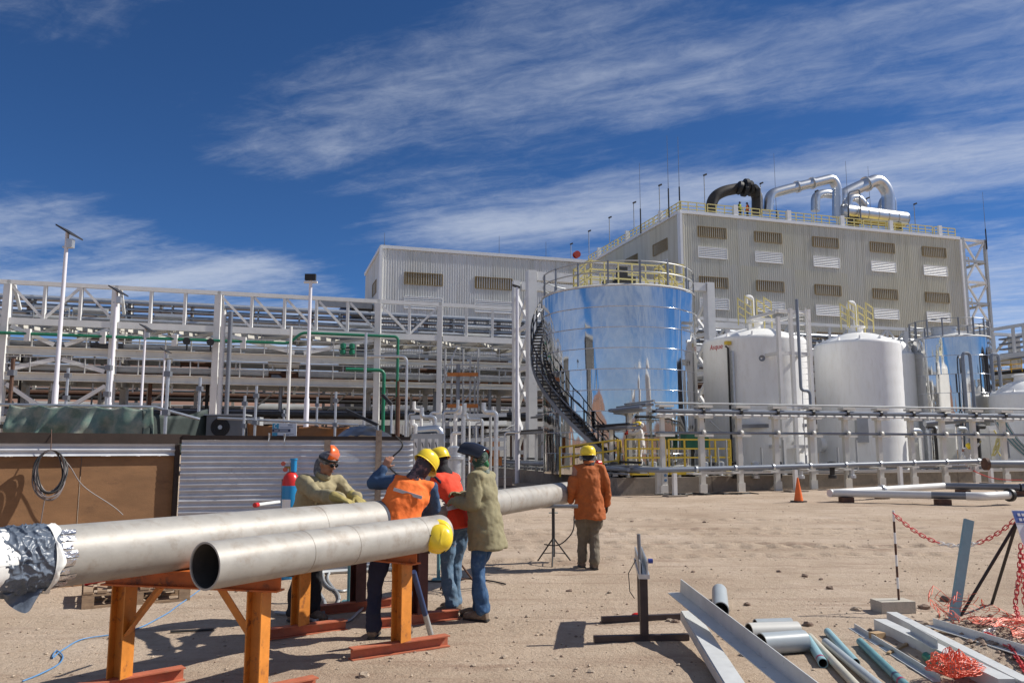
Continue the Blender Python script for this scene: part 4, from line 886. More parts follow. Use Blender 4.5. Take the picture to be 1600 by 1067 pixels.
# pipework and cabinets behind the right white-suited worker
for px, w, h, lb, m in ((1480, .8, 2.4, 'left white cabinet behind the crouching white-suited worker', M_white), (1548, .55, 2.3, 'right white cabinet behind the crouching white-suited worker', M_white), (1425, .5, 1.6, 'narrow grey cabinet left of the small mirror tank base', M_lgrey)):
    p = at(px, 720, 41); p.z = .56; T = thing('cabinet', p, lb, 'cabinet'); mb = MB(); mb.box(p, w, .5, h, PH); mb.build('body', m, T, None); mb = MB(); mb.box(p - VV * .26 + ZZ * .1, w * .8, .02, h * .85, PH); mb.build('door', M_cream, T, None)
for i, (x, r) in enumerate(((1440, .12), (1452, .12), (1463, .08), (1500, .1), (1512, .1), (1528, .12))):
    p = at(x, 700, 40.2); mb = MB(); mb.tube(bend([V((p.x, p.y, .6)), V((p.x, p.y, 2.6 + .1 * (i % 3))), V((p.x, p.y, 2.6 + .1 * (i % 3))) + UU * (.5 if i % 2 else -.5)], .2), r, 10); mb.build('riser_pipe', [M_alu, M_galv, M_dark][i % 3], label=('first', 'second', 'third', 'fourth', 'fifth', 'sixth')[i] + ' from the left of six riser pipes at the small mirror tank foot', cat='pipe', group='riser pipes at the foot of the small mirror tank')
mb = MB(); q = [at(1445, 662, 38.5), at(1500, 656, 38.7), at(1568, 655, 38.7), at(1572, 700, 38.7), at(1574, 716, 38.7)]; mb.tube(bend(q, .3), .14, 12); mb.build('elbow_pipe', M_mgrey, label='thick grey pipe bending down behind the right end of the low pipe', cat='pipe')
hs = thing('hose_bundle', at(1585, 720, 38), 'bundle of green and grey flexible hoses sweeping down at the right', 'hoses')
for k in range(7):
    x = 1572 + k * 3.2; mb = MB(); P = [at(x + 30 * t * t - 22 * (1 - t), 648 + 66 * t, 37.5) for t in [i / 10 for i in range(11)]]; mb.tube(P, .03, 6); mb.build('hose', M_teal if k % 2 else M_galv, hs)
for k in range(4): mb = MB(); P = [at(1553 + k * 4 + 9 * math.sin(t * 3.1 + k), 672 + 40 * t, 39.5) for t in [i / 10 for i in range(11)]]; mb.tube(P, .035, 6); mb.build('hose', M_paley, hs)
# pipe clutter between the portal columns and the tank
rr = random.Random(11); cl = thing('pipe_manifold', G(15, 36, .56), 'cluster of white and grey riser pipes behind the post row left of the platform', 'pipework')
for k in range(16):
    a, b = 14.4 + rr.random() * 4., 31 + rr.random() * 1.6; z = 1.2 + rr.random() * 1.4; mb = MB(); mb.tube(bend([G(a, b, .56), G(a, b, z), G(a + rr.uniform(-.8, .8), b, z), G(a + rr.uniform(-.8, .8), b, z + .5)], .1), rr.choice([.03, .05, .07]), 8); mb.build('pipe', rr.choice([M_white, M_galv, M_mgrey, M_lgrey]), cl)
for k, px in enumerate((948, 972, 1022)): p = at(px, 700, 33.5); p.z = .56; mb = MB(); mb.box(p, .5, .4, 1.9, PH); mb.build('electrical_cabinet', M_lgrey, None, None, label='grey electrical cabinet ' + ('well left of the standing white-suited worker', 'just left of the standing white-suited worker', 'just right of the standing white-suited worker')[k], cat='cabinet')
# ================================================================ GROUND LOOP PIPE, CONES
gl = thing('pipe_loop', at(1450, 770, 25), 'white and grey pipe loop lying on low supports on the sand', 'pipe')
P0 = at(1300, 770, 25.4); P1 = at(1535, 781, 23.4); P1b = at(1578, 777, 23.8); P2 = at(1475, 757, 27.9); P3 = at(1594, 760, 26.6); 
for p in (P0, P1, P1b, P2, P3): p.z = gz0(p.x, p.y) + .28
def seg(p, q, m, r=.115, nm='pipe_segment'): mb = MB(); mb.tube([p, q], r, 20); mb.build(nm, m, gl)
M_wpipe = mat('white sleeved pipe', (.66, .65, .62), .4, var=.05)
seg(P0, P0.lerp(P1, .68), M_wpipe); seg(P0.lerp(P1, .68), P0.lerp(P1, .9), M_mgrey, .105); 
mb = MB(); mb.tube(bend([P0.lerp(P1, .9), P1, P1b], .35), .118, 20); mb.build('elbow', M_wpipe, gl); mb = MB(); mb.lathe(P1b, [(.19, -.05), (.19, .05), (.15, .05), (.15, .1)], 20, axis=(P1b - P1)); mb.build('flange', M_dark, gl)
mb = MB(); mb.tube(bend([P0 - (P2 - P0).normalized() * .1, P0, P0.lerp(P1, .02)], .1), .12, 20); mb.build('elbow', M_wpipe, gl)
seg(P0, P2, M_wpipe); seg(P2, P3, M_mgrey, .11); m_ = P0.lerp(P2, .42); mb = MB(); mb.lathe(m_, [(.17, -.04), (.17, .04)], 20, axis=(P2 - P0)); mb.build('flange', M_galv, gl)
T3 = at(1594, 716, 26.2); T3.z = 1.22; U1 = at(1540, 718, 26.2); U1.z = 1.22
mb = MB(); mb.tube(bend([P3 - V((.01, 0, 0)), P3 + V((.35, 0, 0)), T3 + V((.35, 0, 0)), U1], .3), .13, 20); mb.build('riser', M_mgrey, gl)
mb = MB(); mb.lathe(U1, [(.2, -.05), (.2, .05)], 18, axis=U1 - T3); mb.build('flange', M_rust, gl)
for c in (P0.lerp(P1, .1), P0.lerp(P2, .42), P2.lerp(P3, .25), P3.lerp(P2, .05), P0.lerp(P1, .75)):
    mb = MB(); mb.box(V((c.x, c.y, gz0(c.x, c.y) - .02)), .35, .35, .18); mb.build('sleeper', M_rust, gl, None)
def cone(px, py, lb, h=.72):
    p = at(px, py, 1); Y = None
    lo_, hi_ = 5., 60.
    for _ in range(30):
        mid = (lo_ + hi_) / 2; q = at(px, py, mid)
        if q.z > gz(q.x, q.y): lo_ = mid
        else: hi_ = mid
    q = at(px, py, lo_); T = thing('traffic_cone', q, lb, 'traffic cone'); mb = MB(); mb.box(q, .36, .36, .04, .3); mb.build('base', M_dark if px < 1300 else MATS.get('cone orange') or mat('cone orange', (.85, .12, .02), .45), T, None)
    mo = mat('cone orange', (.85, .16, .02) if px < 1300 else (.8, .05, .03), .45)
    mb = MB(); mb.lathe(q + ZZ * .04, [(.14, 0), (.03, h - .04), (.02, h)], 20); mb.build('cone_body', mo, T, 50)
    if px > 1300:
        for z in (.32, .5): mb = MB(); r0 = .14 - .11 * z / h; mb.lathe(q + ZZ * (.04 + z), [(r0 + .004, 0), (r0 - .012 + .004, .07)], 20, False, False); mb.build('reflective_band', M_trim, T)
    return q
mat('cone orange', (.85, .16, .02), .45)
cone(1248, 784, 'orange traffic cone with black base standing on the sand before the posts'); q = cone(1511, 752, 'red-orange traffic cone with white bands by the right pipe loop')
mb = MB(); e = at(1597, 754, 27.3); mb.tube([q.lerp(e, t) + ZZ * (.55 * (1 - t) - .4 * math.sin(math.pi * t) * .5 + .1) for t in [i / 12 for i in range(13)]], .018, 6); mb.build('barrier_rope', mat('red rope', (.7, .05, .05), .6), label='red barrier rope sagging from the right traffic cone', cat='rope')
# ================================================================ WORK SHACK WALLS
M_ply = mat('weathered plywood', (.25, .13, .058), .8, var=.22, scale=1.6, col2=(.14, .07, .035), c2=(.56, .75), stretch=(1, 1, 2.5), bump=.15, bscale=60)
M_brown = mat('dark brown timber', (.038, .024, .018), .8, var=.3, scale=5)
M_corr = mat('galvanised corrugated sheet', (.56, .57, .59), .42, metal=.12, var=.12, scale=4, col2=(.24, .18, .15), c2=(.62, .8), rvar=.1)
D1 = V((.972, .235, 0)).normalized(); D2 = V((.819, .574, 0)).normalized(); K0 = V((-4.52, 11.05, 0))
def corr(p, d, w, z0, z1, pitch=.0762, amp=.016, n=None, wave=0.):
    out = V((d.y, -d.x, 0)); mb = MB(); m = int((z1 - z0) / pitch * 8); nu = 10
    return mb.sheet(lambda u, v: p + d * (w * u) + out * (amp * math.cos(v * (z1 - z0) / pitch * 2 * math.pi) + wave * math.sin(u * 5 + v * 3)) + ZZ * (z0 + (z1 - z0) * v), nu, m)
T = thing('corrugated_fence', K0, 'horizontal corrugated steel sheet fence behind the kneeling-over welder', 'fence'); out1 = V((D1.y, -D1.x, 0)); out2 = V((D2.y, -D2.x, 0))
for i, (s, w) in enumerate(((0, 1.62), (1.58, 1.58))):
    for j, (z0, z1) in enumerate(((1.0, 1.835), (.02, 1.05))):
        corr(K0 + D1 * s + out1 * (.03 + .006 * i + .012 * j), D1, w, z0, z1, wave=.004).build('corrugated_sheet', M_corr, T, 60)
mb = MB(); mb.beam(K0 + ZZ * 1.87 - out1 * .02, K0 + D1 * 3.12 + ZZ * 1.86 - out1 * .02, .07, .06); mb.build('top_rail', M_brown, T, None)
for s in (.05, 1.5, 3.05): mb = MB(); mb.beam(K0 + D1 * s - out1 * .06, K0 + D1 * s - out1 * .06 + ZZ * 1.83, .07); mb.build('post', M_brown, T, None)
for s, z0, z1, nm in ((1.94, 1.35, 1.84, 'wooden_batten'), (2.66, .95, 1.98, 'wooden_batten')):
    mb = MB(); mb.beam(K0 + D1 * s + out1 * .07 + ZZ * z0, K0 + D1 * s + out1 * .07 + ZZ * z1, .085, .03, up=out1); mb.build(nm, mat('pale rough timber', (.34, .26, .19), .85, var=.25, scale=8, col2=(.15, .1, .08), c2=(.5, .7)), T, None)
for s in (1.14, 1.35): mb = MB(); mb.tube([K0 + D1 * s + out1 * .01 + ZZ * 1.85, K0 + D1 * s + out1 * .03 + ZZ * 1.93], .014, 6); mb.tube(bend([K0 + D1 * s + out1 * .04 + ZZ * 1.86, K0 + D1 * s + out1 * .1 + ZZ * 1.82, K0 + D1 * s + out1 * .05 + ZZ * 1.77], .03), .006, 5); mb.build('hook', M_galv, T)
for s in (2.9,): mb = MB(); mb.tube([K0 + D1 * (s + .10 * math.sin(t * 9)) + out1 * (.06 + .03 * math.sin(t * 5)) + ZZ * (1.9 - .75 * t) for t in [i / 24 for i in range(25)]], .012, 6); mb.build('hanging_cable', M_black, T)
T = thing('plywood_hut_wall', K0 - D2 * 2, 'brown plywood hut wall with a strip of corrugated steel along its top', 'wall')
Lp = 3.6
for i in range(3):
    mb = MB(); s0, s1 = -Lp + i * 1.2 + .003, -Lp + (i + 1) * 1.2 - .003; p, q = K0 + D2 * (s0 if i else s0 - 1.2) - out2 * .09 - out2 * .008 * (i % 2), K0 + D2 * s1 - out2 * .09 - out2 * .008 * (i % 2); mb.beam(p + ZZ * .8, q + ZZ * .8, .02, 1.64); mb.build('plywood_board', M_ply, T, None)
for z, h in ((1.85, .13),):
    mb = MB(); mb.beam(K0 - D2 * (Lp + 1.3) - out2 * .03 + ZZ * z, K0 + D2 * .1 - out2 * .03 + ZZ * (z + .0), .06, h); mb.build('fascia_board', M_brown, T, None)
corr(K0 - D2 * (Lp + 1.3) - out2 * .035, D2, Lp + 1.25, 1.625, 1.785).build('corrugated_strip', M_corr, T, 60)
mb = MB(); mb.beam(K0 - D2 * .05 - out2 * .03, K0 - D2 * .05 - out2 * .03 + ZZ * 1.78, .06, .06, up=out2); mb.build('corner_post', M_brown, T, None)
# hanging cable coil on the plywood
M_cable = mat('grey cable jacket', (.20, .17, .165), .5, var=.1)
hk = at(88, 702, 9.8); hk = K0 - D2 * 1.57 + out2 * .02 + ZZ * 1.70
T = thing('cable_coil', hk - ZZ * .6, 'grey cable coil hanging from a nail on the plywood wall', 'cable'); rr = random.Random(4)
for k in range(11):
    ex, ez = .155 + rr.uniform(-.03, .03), .28 + rr.uniform(-.03, .035); oo = .03 + .010 * k; ph = rr.uniform(0, 6); pts = []
    for i in range(37):
        t = 2 * math.pi * i / 36; pts.append(hk + D2 * (ex * math.sin(t) + .01 * math.sin(3 * t + ph)) + out2 * (oo + .17 * (1 - math.cos(t)) / 2 + .008 * math.sin(2 * t + ph)) - ZZ * (ez * (1 - math.cos(t)) + .0))
    mb = MB(); mb.tube(pts, .0085, 6); mb.build('cable_loop', M_cable if k % 2 else M_dark, T)
mb = MB(); mb.tube([hk + D2 * (.1 + .75 * t ** 1.3 + .03 * math.sin(t * 9)) + out2 * (.08 + .03 * t) - ZZ * (.05 + .78 * t) for t in [i / 20 for i in range(21)]], .007, 6); mb.build('loose_end', M_cable, T)
mb = MB(); mb.tube([hk + D2 * (-.02 - .04 * t) + out2 * .08 - ZZ * (.5 + .5 * t) for t in [0, .3, .6, 1]], .007, 6); mb.build('loose_end', M_cable, T)
mb = MB(); mb.tube([hk + out2 * -.05 + ZZ * .26, hk + out2 * .03 + ZZ * .1, hk + out2 * .06], .006, 5); mb.build('tie_wire', M_rust, T)
# green tarp on tube frame
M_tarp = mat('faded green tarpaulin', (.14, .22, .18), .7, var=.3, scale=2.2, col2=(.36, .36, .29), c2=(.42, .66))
def tarp(fn, name, m, lb, nu=60, nv=16, cat='tarpaulin'): mb = MB(); mb.sheet(fn, nu, nv); return mb.build(name, m, None, 180, label=lb, cat=cat, solid=.006)
tp0, tp1 = at(19, 632, 12.3), at(242, 636, 12.3)
def tf(u, v):
    p = tp0.lerp(tp1, u); low = .50 + .05 * math.sin(u * 9) + (.16 * max(0, math.sin(u * 3.1 * 2.2 - 4.6)) if u > .6 else 0)
    fold = math.sin(u * 23 + 3 * v) * .09 * v + math.sin(u * 47 + v * 5) * .035 * (.3 + v) + .08 * mnoise.noise(V((u * 7, v * 2, 0))) * (.3 + v)
    return p + V((.06 * v * math.sin(u * 15), -.06 - fold - .05 * v, -low * v - .04 * math.sin(math.pi * ((u * 5) % 1)) * (1 - v)))
tarp(tf, 'green_tarpaulin', M_tarp, 'faded green tarpaulin draped over a tube above the plywood wall')
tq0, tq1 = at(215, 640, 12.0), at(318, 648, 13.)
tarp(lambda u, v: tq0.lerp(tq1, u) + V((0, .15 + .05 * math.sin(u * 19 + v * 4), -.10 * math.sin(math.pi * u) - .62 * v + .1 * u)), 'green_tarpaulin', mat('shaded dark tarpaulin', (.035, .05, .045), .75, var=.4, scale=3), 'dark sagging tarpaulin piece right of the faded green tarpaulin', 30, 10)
mb = MB(); mb.tube([tp0 - V((.2, 0, 0)), tp1 + V((.0, 0, 0)), at(312, 655, 12.6)], .024, 8); mb.build('scaffold_tube', M_galv, label='horizontal scaffold tube holding up the green tarpaulin', cat='tube')
bt0, bt1 = at(386, 659, 12.7), at(545, 665, 12.9)
def bf(u, v):
    low = .29 * (1 - .9 * sm((u - .72) / .28)); return bt0.lerp(bt1, u) + V((0, .04 * math.sin(u * 14 + v * 3), -.02 - low * v - .03 * math.sin(math.pi * ((u * 3) % 1))))
tarp(bf, 'brown_tarpaulin', mat('brown tarpaulin', (.26, .11, .035), .7, var=.3, scale=3), 'brown tarpaulin hanging behind the small white sign board', 40, 10)
mb = MB(); mb.tube([at(340, 653, 12.7), at(560, 664, 12.9)], .02, 8); mb.build('scaffold_tube', M_galv, label='horizontal scaffold tube above the brown tarpaulin', cat='tube')
for px, y0, y1, Y, r, lb in ((21, 560, 684, 12.6, .03, 'rusty scaffold upright at the left end of the green tarpaulin'), (264, 562, 684, 12.2, .028, 'grey scaffold upright crossing the dark tarpaulin'), (313, 590, 684, 14, .028, 'scaffold upright left of the air conditioner'),
                            (383, 618, 684, 12.7, .022, 'short scaffold upright at the left end of the brown tarpaulin'), (401, 603, 684, 12.6, .022, 'scaffold upright left of the small sign board'), (107, 575, 640, 15, .028, 'scaffold upright behind the middle of the green tarpaulin'), (525, 612, 684, 12.7, .02, 'scaffold upright at the right end of the brown tarpaulin'), (496, 620, 684, 13.2, .018, 'thin scaffold upright between white lamp pole and brown tarpaulin end'),
                            (444, 640, 682, 15, .02, 'short upright just behind the small sign board'), (171, 560, 640, 17, .035, 'scaffold upright near the third lamp pole')):
    p, q = at(px, y0, Y), at(px - (px - 800) * 0 , y1 + 12, Y); q.x = p.x; T = thing('scaffold_upright', q, lb, 'scaffold tube'); mb = MB(); mb.tube([q, p], r, 8); mb.build('tube', M_galv if px != 21 else M_rust, T)
    for t in (.35, .8): c = q.lerp(p, t); mb = MB(); mb.box(c, r * 3.4, r * 3.2, r * 3); mb.build('coupler', M_mgrey, T, None)
# black slats screen & dark containers behind
T = thing('dark_canopy', at(570, 690, 14), 'black plastic covered heap behind the corrugated fence', 'canopy')
hp = MB(); hp.sheet(lambda u, v: at(515 + 130 * u, 690, 13.2 + 2.5 * v) + ZZ * (.27 * math.sin(math.pi * min(1, u * 1.15 + .05)) * math.sin(math.pi * (.1 + .8 * v)) + .03 * mnoise.noise(V((u * 14, v * 8, 0))) + .02), 40, 14); hp.build('plastic_cover', mat('black plastic sheet', (.02, .02, .022), .3, var=.3), T, 180)
for x0, y0, x1, y1, lb in ((540, 640, 590, 664, 'left dark lamp panel lying slanted over the black cover'), (598, 617, 612, 632, 'small dark lamp panel tilted above the black cover')):
    p, q = at(x0, y0, 14), at(x1, y1, 14); T = thing('slanted_lamp', q, lb, 'lamp'); mb = MB(); mb.beam(p, q, .16, .05); mb.build('lamp_head', M_dark, T, None); mb = MB(); mb.tube([q, q - ZZ * .5], .02, 6); mb.build('arm', M_galv, T)
mb = MB(); p = at(622, 620, 12.6); mb.tube([V((p.x, p.y, 1.3)), p], .035, 8); mb.tube([p, p + V((.0, .0, .25))], .02, 6); mb.build('rusty_post', M_rust, label='rusty post standing behind the right end of the corrugated fence', cat='post')
# air conditioner
c = at(355, 684, 13.2); T = thing('air_conditioner', c, 'grey air conditioner outdoor unit on top of the hut wall', 'air conditioner')
mb = MB(); mb.box(c, .60, .28, .36); mb.build('housing', mat('grey enamel', (.17, .175, .18), .5), T, None); f = c + V((-.07, -.145, .17))
mb = MB()
for k in range(1, 7): mb.tube([f + V((.15 * k / 6 * math.cos(t), -.004, .15 * k / 6 * math.sin(t))) for t in [2 * math.pi * i / 20 for i in range(21)]], .005, 4)
mb.build('fan_grille', M_dark, T); mb = MB(); mb.lathe(f, [(.035, 0), (.035, .012)], 14, axis=(0, -1, 0)); mb.build('fan_hub', M_galv, T)
mb = MB(); mb.lathe(f + V((0, .003, 0)), [(.155, 0), (.155, .005)], 24, axis=(0, -1, 0)); mb.build('fan_opening', M_black, T)
mb = MB(); mb.box(c + V((0, 0, .36)), .68, .34, .02); mb.build('top_cover', M_lgrey, T, None)
mb = MB(); mb.box(c + V((.42, .1, 0)), .2, .2, .34); mb.build('junction_box', M_lgrey, label='pale junction box right of the air conditioner', cat='box')
mb = MB(); mb.box(c + V((-.45, .1, 0)), .12, .2, .3); mb.tube([c + V((-.55, 0, 0)), c + V((-.5, 0, .32))], .03, 8); mb.build('metal_duct_box', M_galv, label='silver cable trunk left of the air conditioner', cat='box')
# small sign board on the brown tarp
p, q = at(425, 684, 12.3), at(463, 684, 12.3); T = thing('sign_board', p.lerp(q, .5), 'small white and blue company sign board in front of the brown tarpaulin', 'sign'); w = q.x - p.x; h = at(425, 661, 12.3).z - p.z
M_sw = mat('sign white', (.72, .73, .75), .4, var=.03); M_sb = mat('sign sky blue', (.06, .35, .52), .4); M_sn = mat('sign navy', (.03, .045, .10), .4); M_st = mat('sign grey print', (.28, .3, .34), .4)
mb = MB(); mb.box(p.lerp(q, .5), w, .012, h); mb.build('board', M_sw, T, None)
def sq(nm, u0, v0, u1, v1, m, lay=1):
    y = p.y - .006 - .003 * lay; mb = MB(); mb.box(V((p.x + w * (u0 + u1) / 2, y, p.z + h * v0)), w * (u1 - u0), .002, h * (v1 - v0)); mb.build(nm, m, T, None)
sq('blue_panel', .01, .62, .27, .98, M_sb); sq('blue_panel', .01, .02, .22, .36, M_sb); sq('navy_band', .01, .40, .75, .60, M_sn, 2); sq('navy_band', .2, .02, .46, .17, M_sn, 2)
for u0, u1, v in ((.32, .85, .70), (.64, .84, .88), (.64, .80, .82), (.56, .9, .24), (.56, .7, .18)): sq('print_line', u0, v, u1, v + .035, M_st)
for u0, u1 in ((.09, .27), (.31, .66)): sq('print_line', u0, .47, u1, .52, M_sw, 3)
mb = MB(); mb.tube([V((p.x + w * (.15 + .06 * math.cos(t)), p.y - .012, p.z + h * (.80 + .12 * math.sin(t)))) for t in [math.pi * (.3 + 1.4 * i / 12) for i in range(13)]], .006, 5); mb.build('logo_arc', M_sw, T)
# street lamps
def lamp_post(px, ytop, Y, lb, r=.075, ybase=None, head='solar'):
    t = at(px, ytop, Y); base = V((t.x, t.y, gz0(t.x, t.y))); T = thing('lamp_post', base, lb, 'lamp post'); h = t.z
    mb = MB(); mb.tube([base, V((t.x, t.y, h * .45)), V((t.x, t.y, h * .455)), V((t.x, t.y, h - .1))], [r, r * .92, r * .72, r * .6], 14); mb.build('pole', mat('white lamp pole', (.72, .70, .74), .35, var=.05), T)
    s = r / .075
    if head == 'solar':
        mb = MB(); c = V((t.x, t.y, h)); mb.add([c + V(v) * s for v in ((-.14, -.3, -.02), (.24, -.3, -.26), (.24, .3, -.26), (-.14, .3, -.02), (-.14, -.3, .02), (.24, -.3, -.22), (.24, .3, -.22), (-.14, .3, .02))], [(3, 2, 1, 0), (4, 5, 6, 7), (0, 1, 5, 4), (1, 2, 6, 5), (2, 3, 7, 6), (3, 0, 4, 7)]); mb.build('solar_panel', M_dark, T, None)
        mb = MB(); mb.box(c + V((.10, 0, -.52)) * s, .14 * s, .14 * s, .22 * s); mb.build('lamp_box', M_galv, T, None); mb = MB(); mb.beam(c + V((0, 0, -.35)) * s, c + V((-.02, 0, -.55)) * s, .05); mb.beam(c + V((.1, 0, -.45)) * s, c + V((-.1, 0, -.5)) * s, .04); mb.build('bracket', M_galv, T, None)
    elif head == 'box':
        c = V((t.x, t.y, h)); mb = MB(); mb.box(c + V((0, -.05, -.22)), .34, .12, .2); mb.build('lamp_head', M_black, T, None); mb = MB(); mb.box(c + V((0, 0, -.30)), .42, .1, .06); mb.build('cross_arm', M_white, T, None)
    else:
        c = V((t.x, t.y, h)); mb = MB(); mb.add([c + V(v) for v in ((-.25, -.1, .0), (.15, -.1, -.12), (.15, .3, -.12), (-.25, .3, .0), (-.25, -.1, .06), (.15, -.1, -.06), (.15, .3, -.06), (-.25, .3, .06))], [(3, 2, 1, 0), (4, 5, 6, 7), (0, 1, 5, 4), (1, 2, 6, 5), (2, 3, 7, 6), (3, 0, 4, 7)]); mb.build('lamp_head', M_dark, T, None)
lamp_post(106, 356, 19.6, 'tallest white lamp post with a tilted solar panel at the far left'); lamp_post(183, 449, 27, 'second white solar lamp post from the left', .08); lamp_post(228, 508, 35, 'third white solar lamp post from the left', .08); lamp_post(258, 544, 44, 'fourth and smallest white solar lamp post of the left row', .08)
lamp_post(486, 428, 25, 'white lamp post with black box lamp between hut and rack', .085, head='box'); lamp_post(808, 446, 40.8, 'white lamp post beside the portal frame column', .12, head='flat')
mb = MB(); p = at(455, 510, 26); mb.tube([V((p.x, p.y, 0)), p], [.055, .045], 10); mb.build('slim_pole', M_white, label='slim white pole left of the black box lamp post', cat='pole')
mb = MB(); p = at(572, 520, 20); mb.tube([V((p.x, p.y, 0)), p], .035, 8); mb.build('slim_pole', M_galv, label='thin grey pole before the column of the green pipes', cat='pole')
mb = MB(); p = at(636, 557, 24); mb.tube(bend([V((p.x, p.y, 0)), p, p - V((1.2, 0, 0))], .2), .04, 8); mb.build('slim_pole', M_galv, label='thin grey bent pole right of the thick green pipe', cat='pole')
for px, m, w in ((350, M_white, 'left white'), (361, M_mgrey, 'right dark')):
    p = at(px, 487, 18); T = thing('vent_stack', V((p.x, p.y, 1.)), w + ' one of two tall vent stacks above the air conditioner', 'vent pipe'); mb = MB(); mb.tube([V((p.x, p.y, .5)), p], .05, 12); mb.build('stack', m, T)
    mb = MB(); mb.lathe(V((p.x, p.y, 2.2)), [(.075, 0), (.075, .06)], 12); mb.build('collar', M_galv, T)
# ================================================================ SCAFFOLD TOWER AND PIPEWORK BEFORE THE RACK
sc = thing('scaffold_tower', at(720, 690, 36), 'grey tube scaffold tower with orange toe boards in front of the rack', 'scaffold')
rr = random.Random(8)
sx = [696, 706, 716, 724, 735, 742, 747]
for i, px in enumerate(sx):
    p = at(px, 545 + 12 * (i % 3), 36 + (i % 2) * 1.4); mb = MB(); mb.tube([V((p.x, p.y, 0)), p], .045 if px != 716 else .09, 8); mb.build('upright', M_lgrey if px != 716 else M_mgrey, sc)
for y in (585, 634): mb = MB(); mb.beam(at(699, y, 35.8), at(747, y, 35.8), .1, .16); mb.build('toe_board', M_orpipe, sc, None)
for y in (570, 600, 650, 668): mb = MB(); mb.tube([at(694, y, 36), at(750, y, 36)], .03, 6); mb.build('ledger', M_galv, sc)
for k, (x0, y0, x1, y1) in enumerate(((690, 600, 715, 540), (700, 660, 745, 600))): mb = MB(); mb.tube([at(x0, y0, 36.6), at(x1, y1, 36.6)], .03, 6); mb.build('diagonal', M_galv, sc)
ph_ = thing('pipe_header', at(680, 700, 26), 'cluster of grey vertical pipes and headers behind the three welders', 'pipework')
for k in range(15):
    px = 640 + k * 10.5 + rr.uniform(-3, 3); Y = 25 + rr.random() * 4; y0 = rr.uniform(640, 690); p = at(px, y0, Y); q = at(px + rr.uniform(-25, 25), y0, Y); mb = MB(); r = rr.choice([.03, .05, .07]); mb.tube(bend([V((p.x, p.y, 0)), p, V((q.x, p.y, p.z)), V((q.x, p.y, p.z + rr.uniform(.1, .5)))], .12), r, 8); mb.build('pipe', rr.choice([M_lgrey, M_galv, M_mgrey, M_white]), ph_)
for y in (652, 664, 690, 704): mb = MB(); mb.beam(at(640, y, 27), at(790, y - 4, 30), .12, .14); mb.build('header', M_mgrey if y != 664 else M_lgrey, ph_, None)
p = at(668, 720, 24); p.z = 0; T = thing('valve_station', p, 'pale grey valve cabinet with silver elbow above the yellow helmets', 'cabinet'); mb = MB(); mb.box(p, .95, .5, 2.15, .1); mb.build('body', M_lgrey, T, None)
for k in range(4): mb = MB(); mb.beam(p + V((-.32 + .2 * k, -.28, 1.2)), p + V((-.32 + .2 * k, -.28, 2.0)), .1, .05, up=V((0, 1, 0))); mb.build('door_strip', M_white, T, None); mb = MB(); mb.beam(p + V((-.3 + .2 * k, -.32, 1.75)), p + V((-.34 + .2 * k, -.32, 1.9)), .02); mb.build('handle', M_black, T, None)
mb = MB(); mb.tube(bend([p + V((-.3, 0, 2.25)), p + V((.35, 0, 2.3)), p + V((.4, 0, 1.9))], .15), .12, 12); mb.build('elbow', M_alu, T)
p = at(710, 715, 23); p.z = 0; mb = MB(); mb.lathe(p, [(.2, 0), (.2, 1.4), (.3, 1.42), (.3, 1.5), (.2, 1.52), (.2, 1.75), (.05, 1.8)], 16); mb.build('pipe_drum', M_galv, label='silver flanged cylinder between the red-vest worker and the masked welder', cat='vessel')
p = at(775, 712, 34); mb = MB(); mb.box(V((p.x, p.y, p.z - .1)), .3, .3, .9); mb.box(V((p.x - .1, p.y, p.z - .4)), .7, .3, .35); mb.build('orange_machine', M_orpipe, label='orange machine part seen right of the masked welder', cat='machine')
mb = MB(); e0, e1 = at(560, 678, 20), at(806, 662, 41); mb.tube([e0.lerp(e1, t) - ZZ * .5 * math.sin(math.pi * t) for t in [i / 20 for i in range(21)]], .018, 5); mb.build('overhead_cable', M_galv, label='thin overhead cable sagging from the fence to the lamp post', cat='cable')
rr = random.Random(21)
eq = thing('ground_equipment', G(0, 52, 0), 'dark low machinery standing under the pipe rack', 'machinery')
for k in range(44):
    a = ac[0] + rr.random() * 46; b = BF + rr.uniform(.5, 9); mb = MB(); h = rr.uniform(1.2, 4.4); mb.box(G(a, b, 0), rr.uniform(.6, 2.4), rr.uniform(.6, 2), h, PH); mb.build('machine_block', rr.choice([M_dark, M_mgrey, M_rust, M_dark, M_cream]), eq, None)
for k in range(9): mb = MB(); mb.tube([G(ac[0], BK + 3 + k % 4, 3.9 + .36 * k), G(ac[-4], BK + 3 + k % 4, 3.9 + .36 * k)], .1 + .05 * (k % 3), 8); mb.build('pipe', (M_dark, M_rust, M_mgrey, M_lgrey)[k % 4], eq)
for k in range(24): mb = MB(); a = ac[0] + k * 2.3; mb.beam(G(a, BK + 5, 0), G(a, BK + 5, 7.2), .22, up=UU); mb.build('post', M_cream if k % 2 else M_mgrey, eq, None)
for k in range(10): a = ac[0] + 2 + k * 5; mb = MB(); mb.tube([G(a, BK + 2, 4.6), G(a + 4, BK + 2, 4.6)], rr.uniform(.2, .5), 14); mb.build('vessel', rr.choice([M_dark, M_lgrey, M_mgrey]), eq)
for a in (ac[0] + 14, ac[2] + 5.5): 
    mb = railing_unit(3, M_paley, t=.09); m2 = MB(); m2.add([G(a, BK + 4, 2.6) + UU * v.x + ZZ * (v.z - v.x * .35) for v in mb.v], mb.f); m2.build('yellow_stair', M_paley, label='yellow stair railing under the pipe rack, ' + ('left one' if a < ac[2] + 3 else 'right one'), cat='stair')
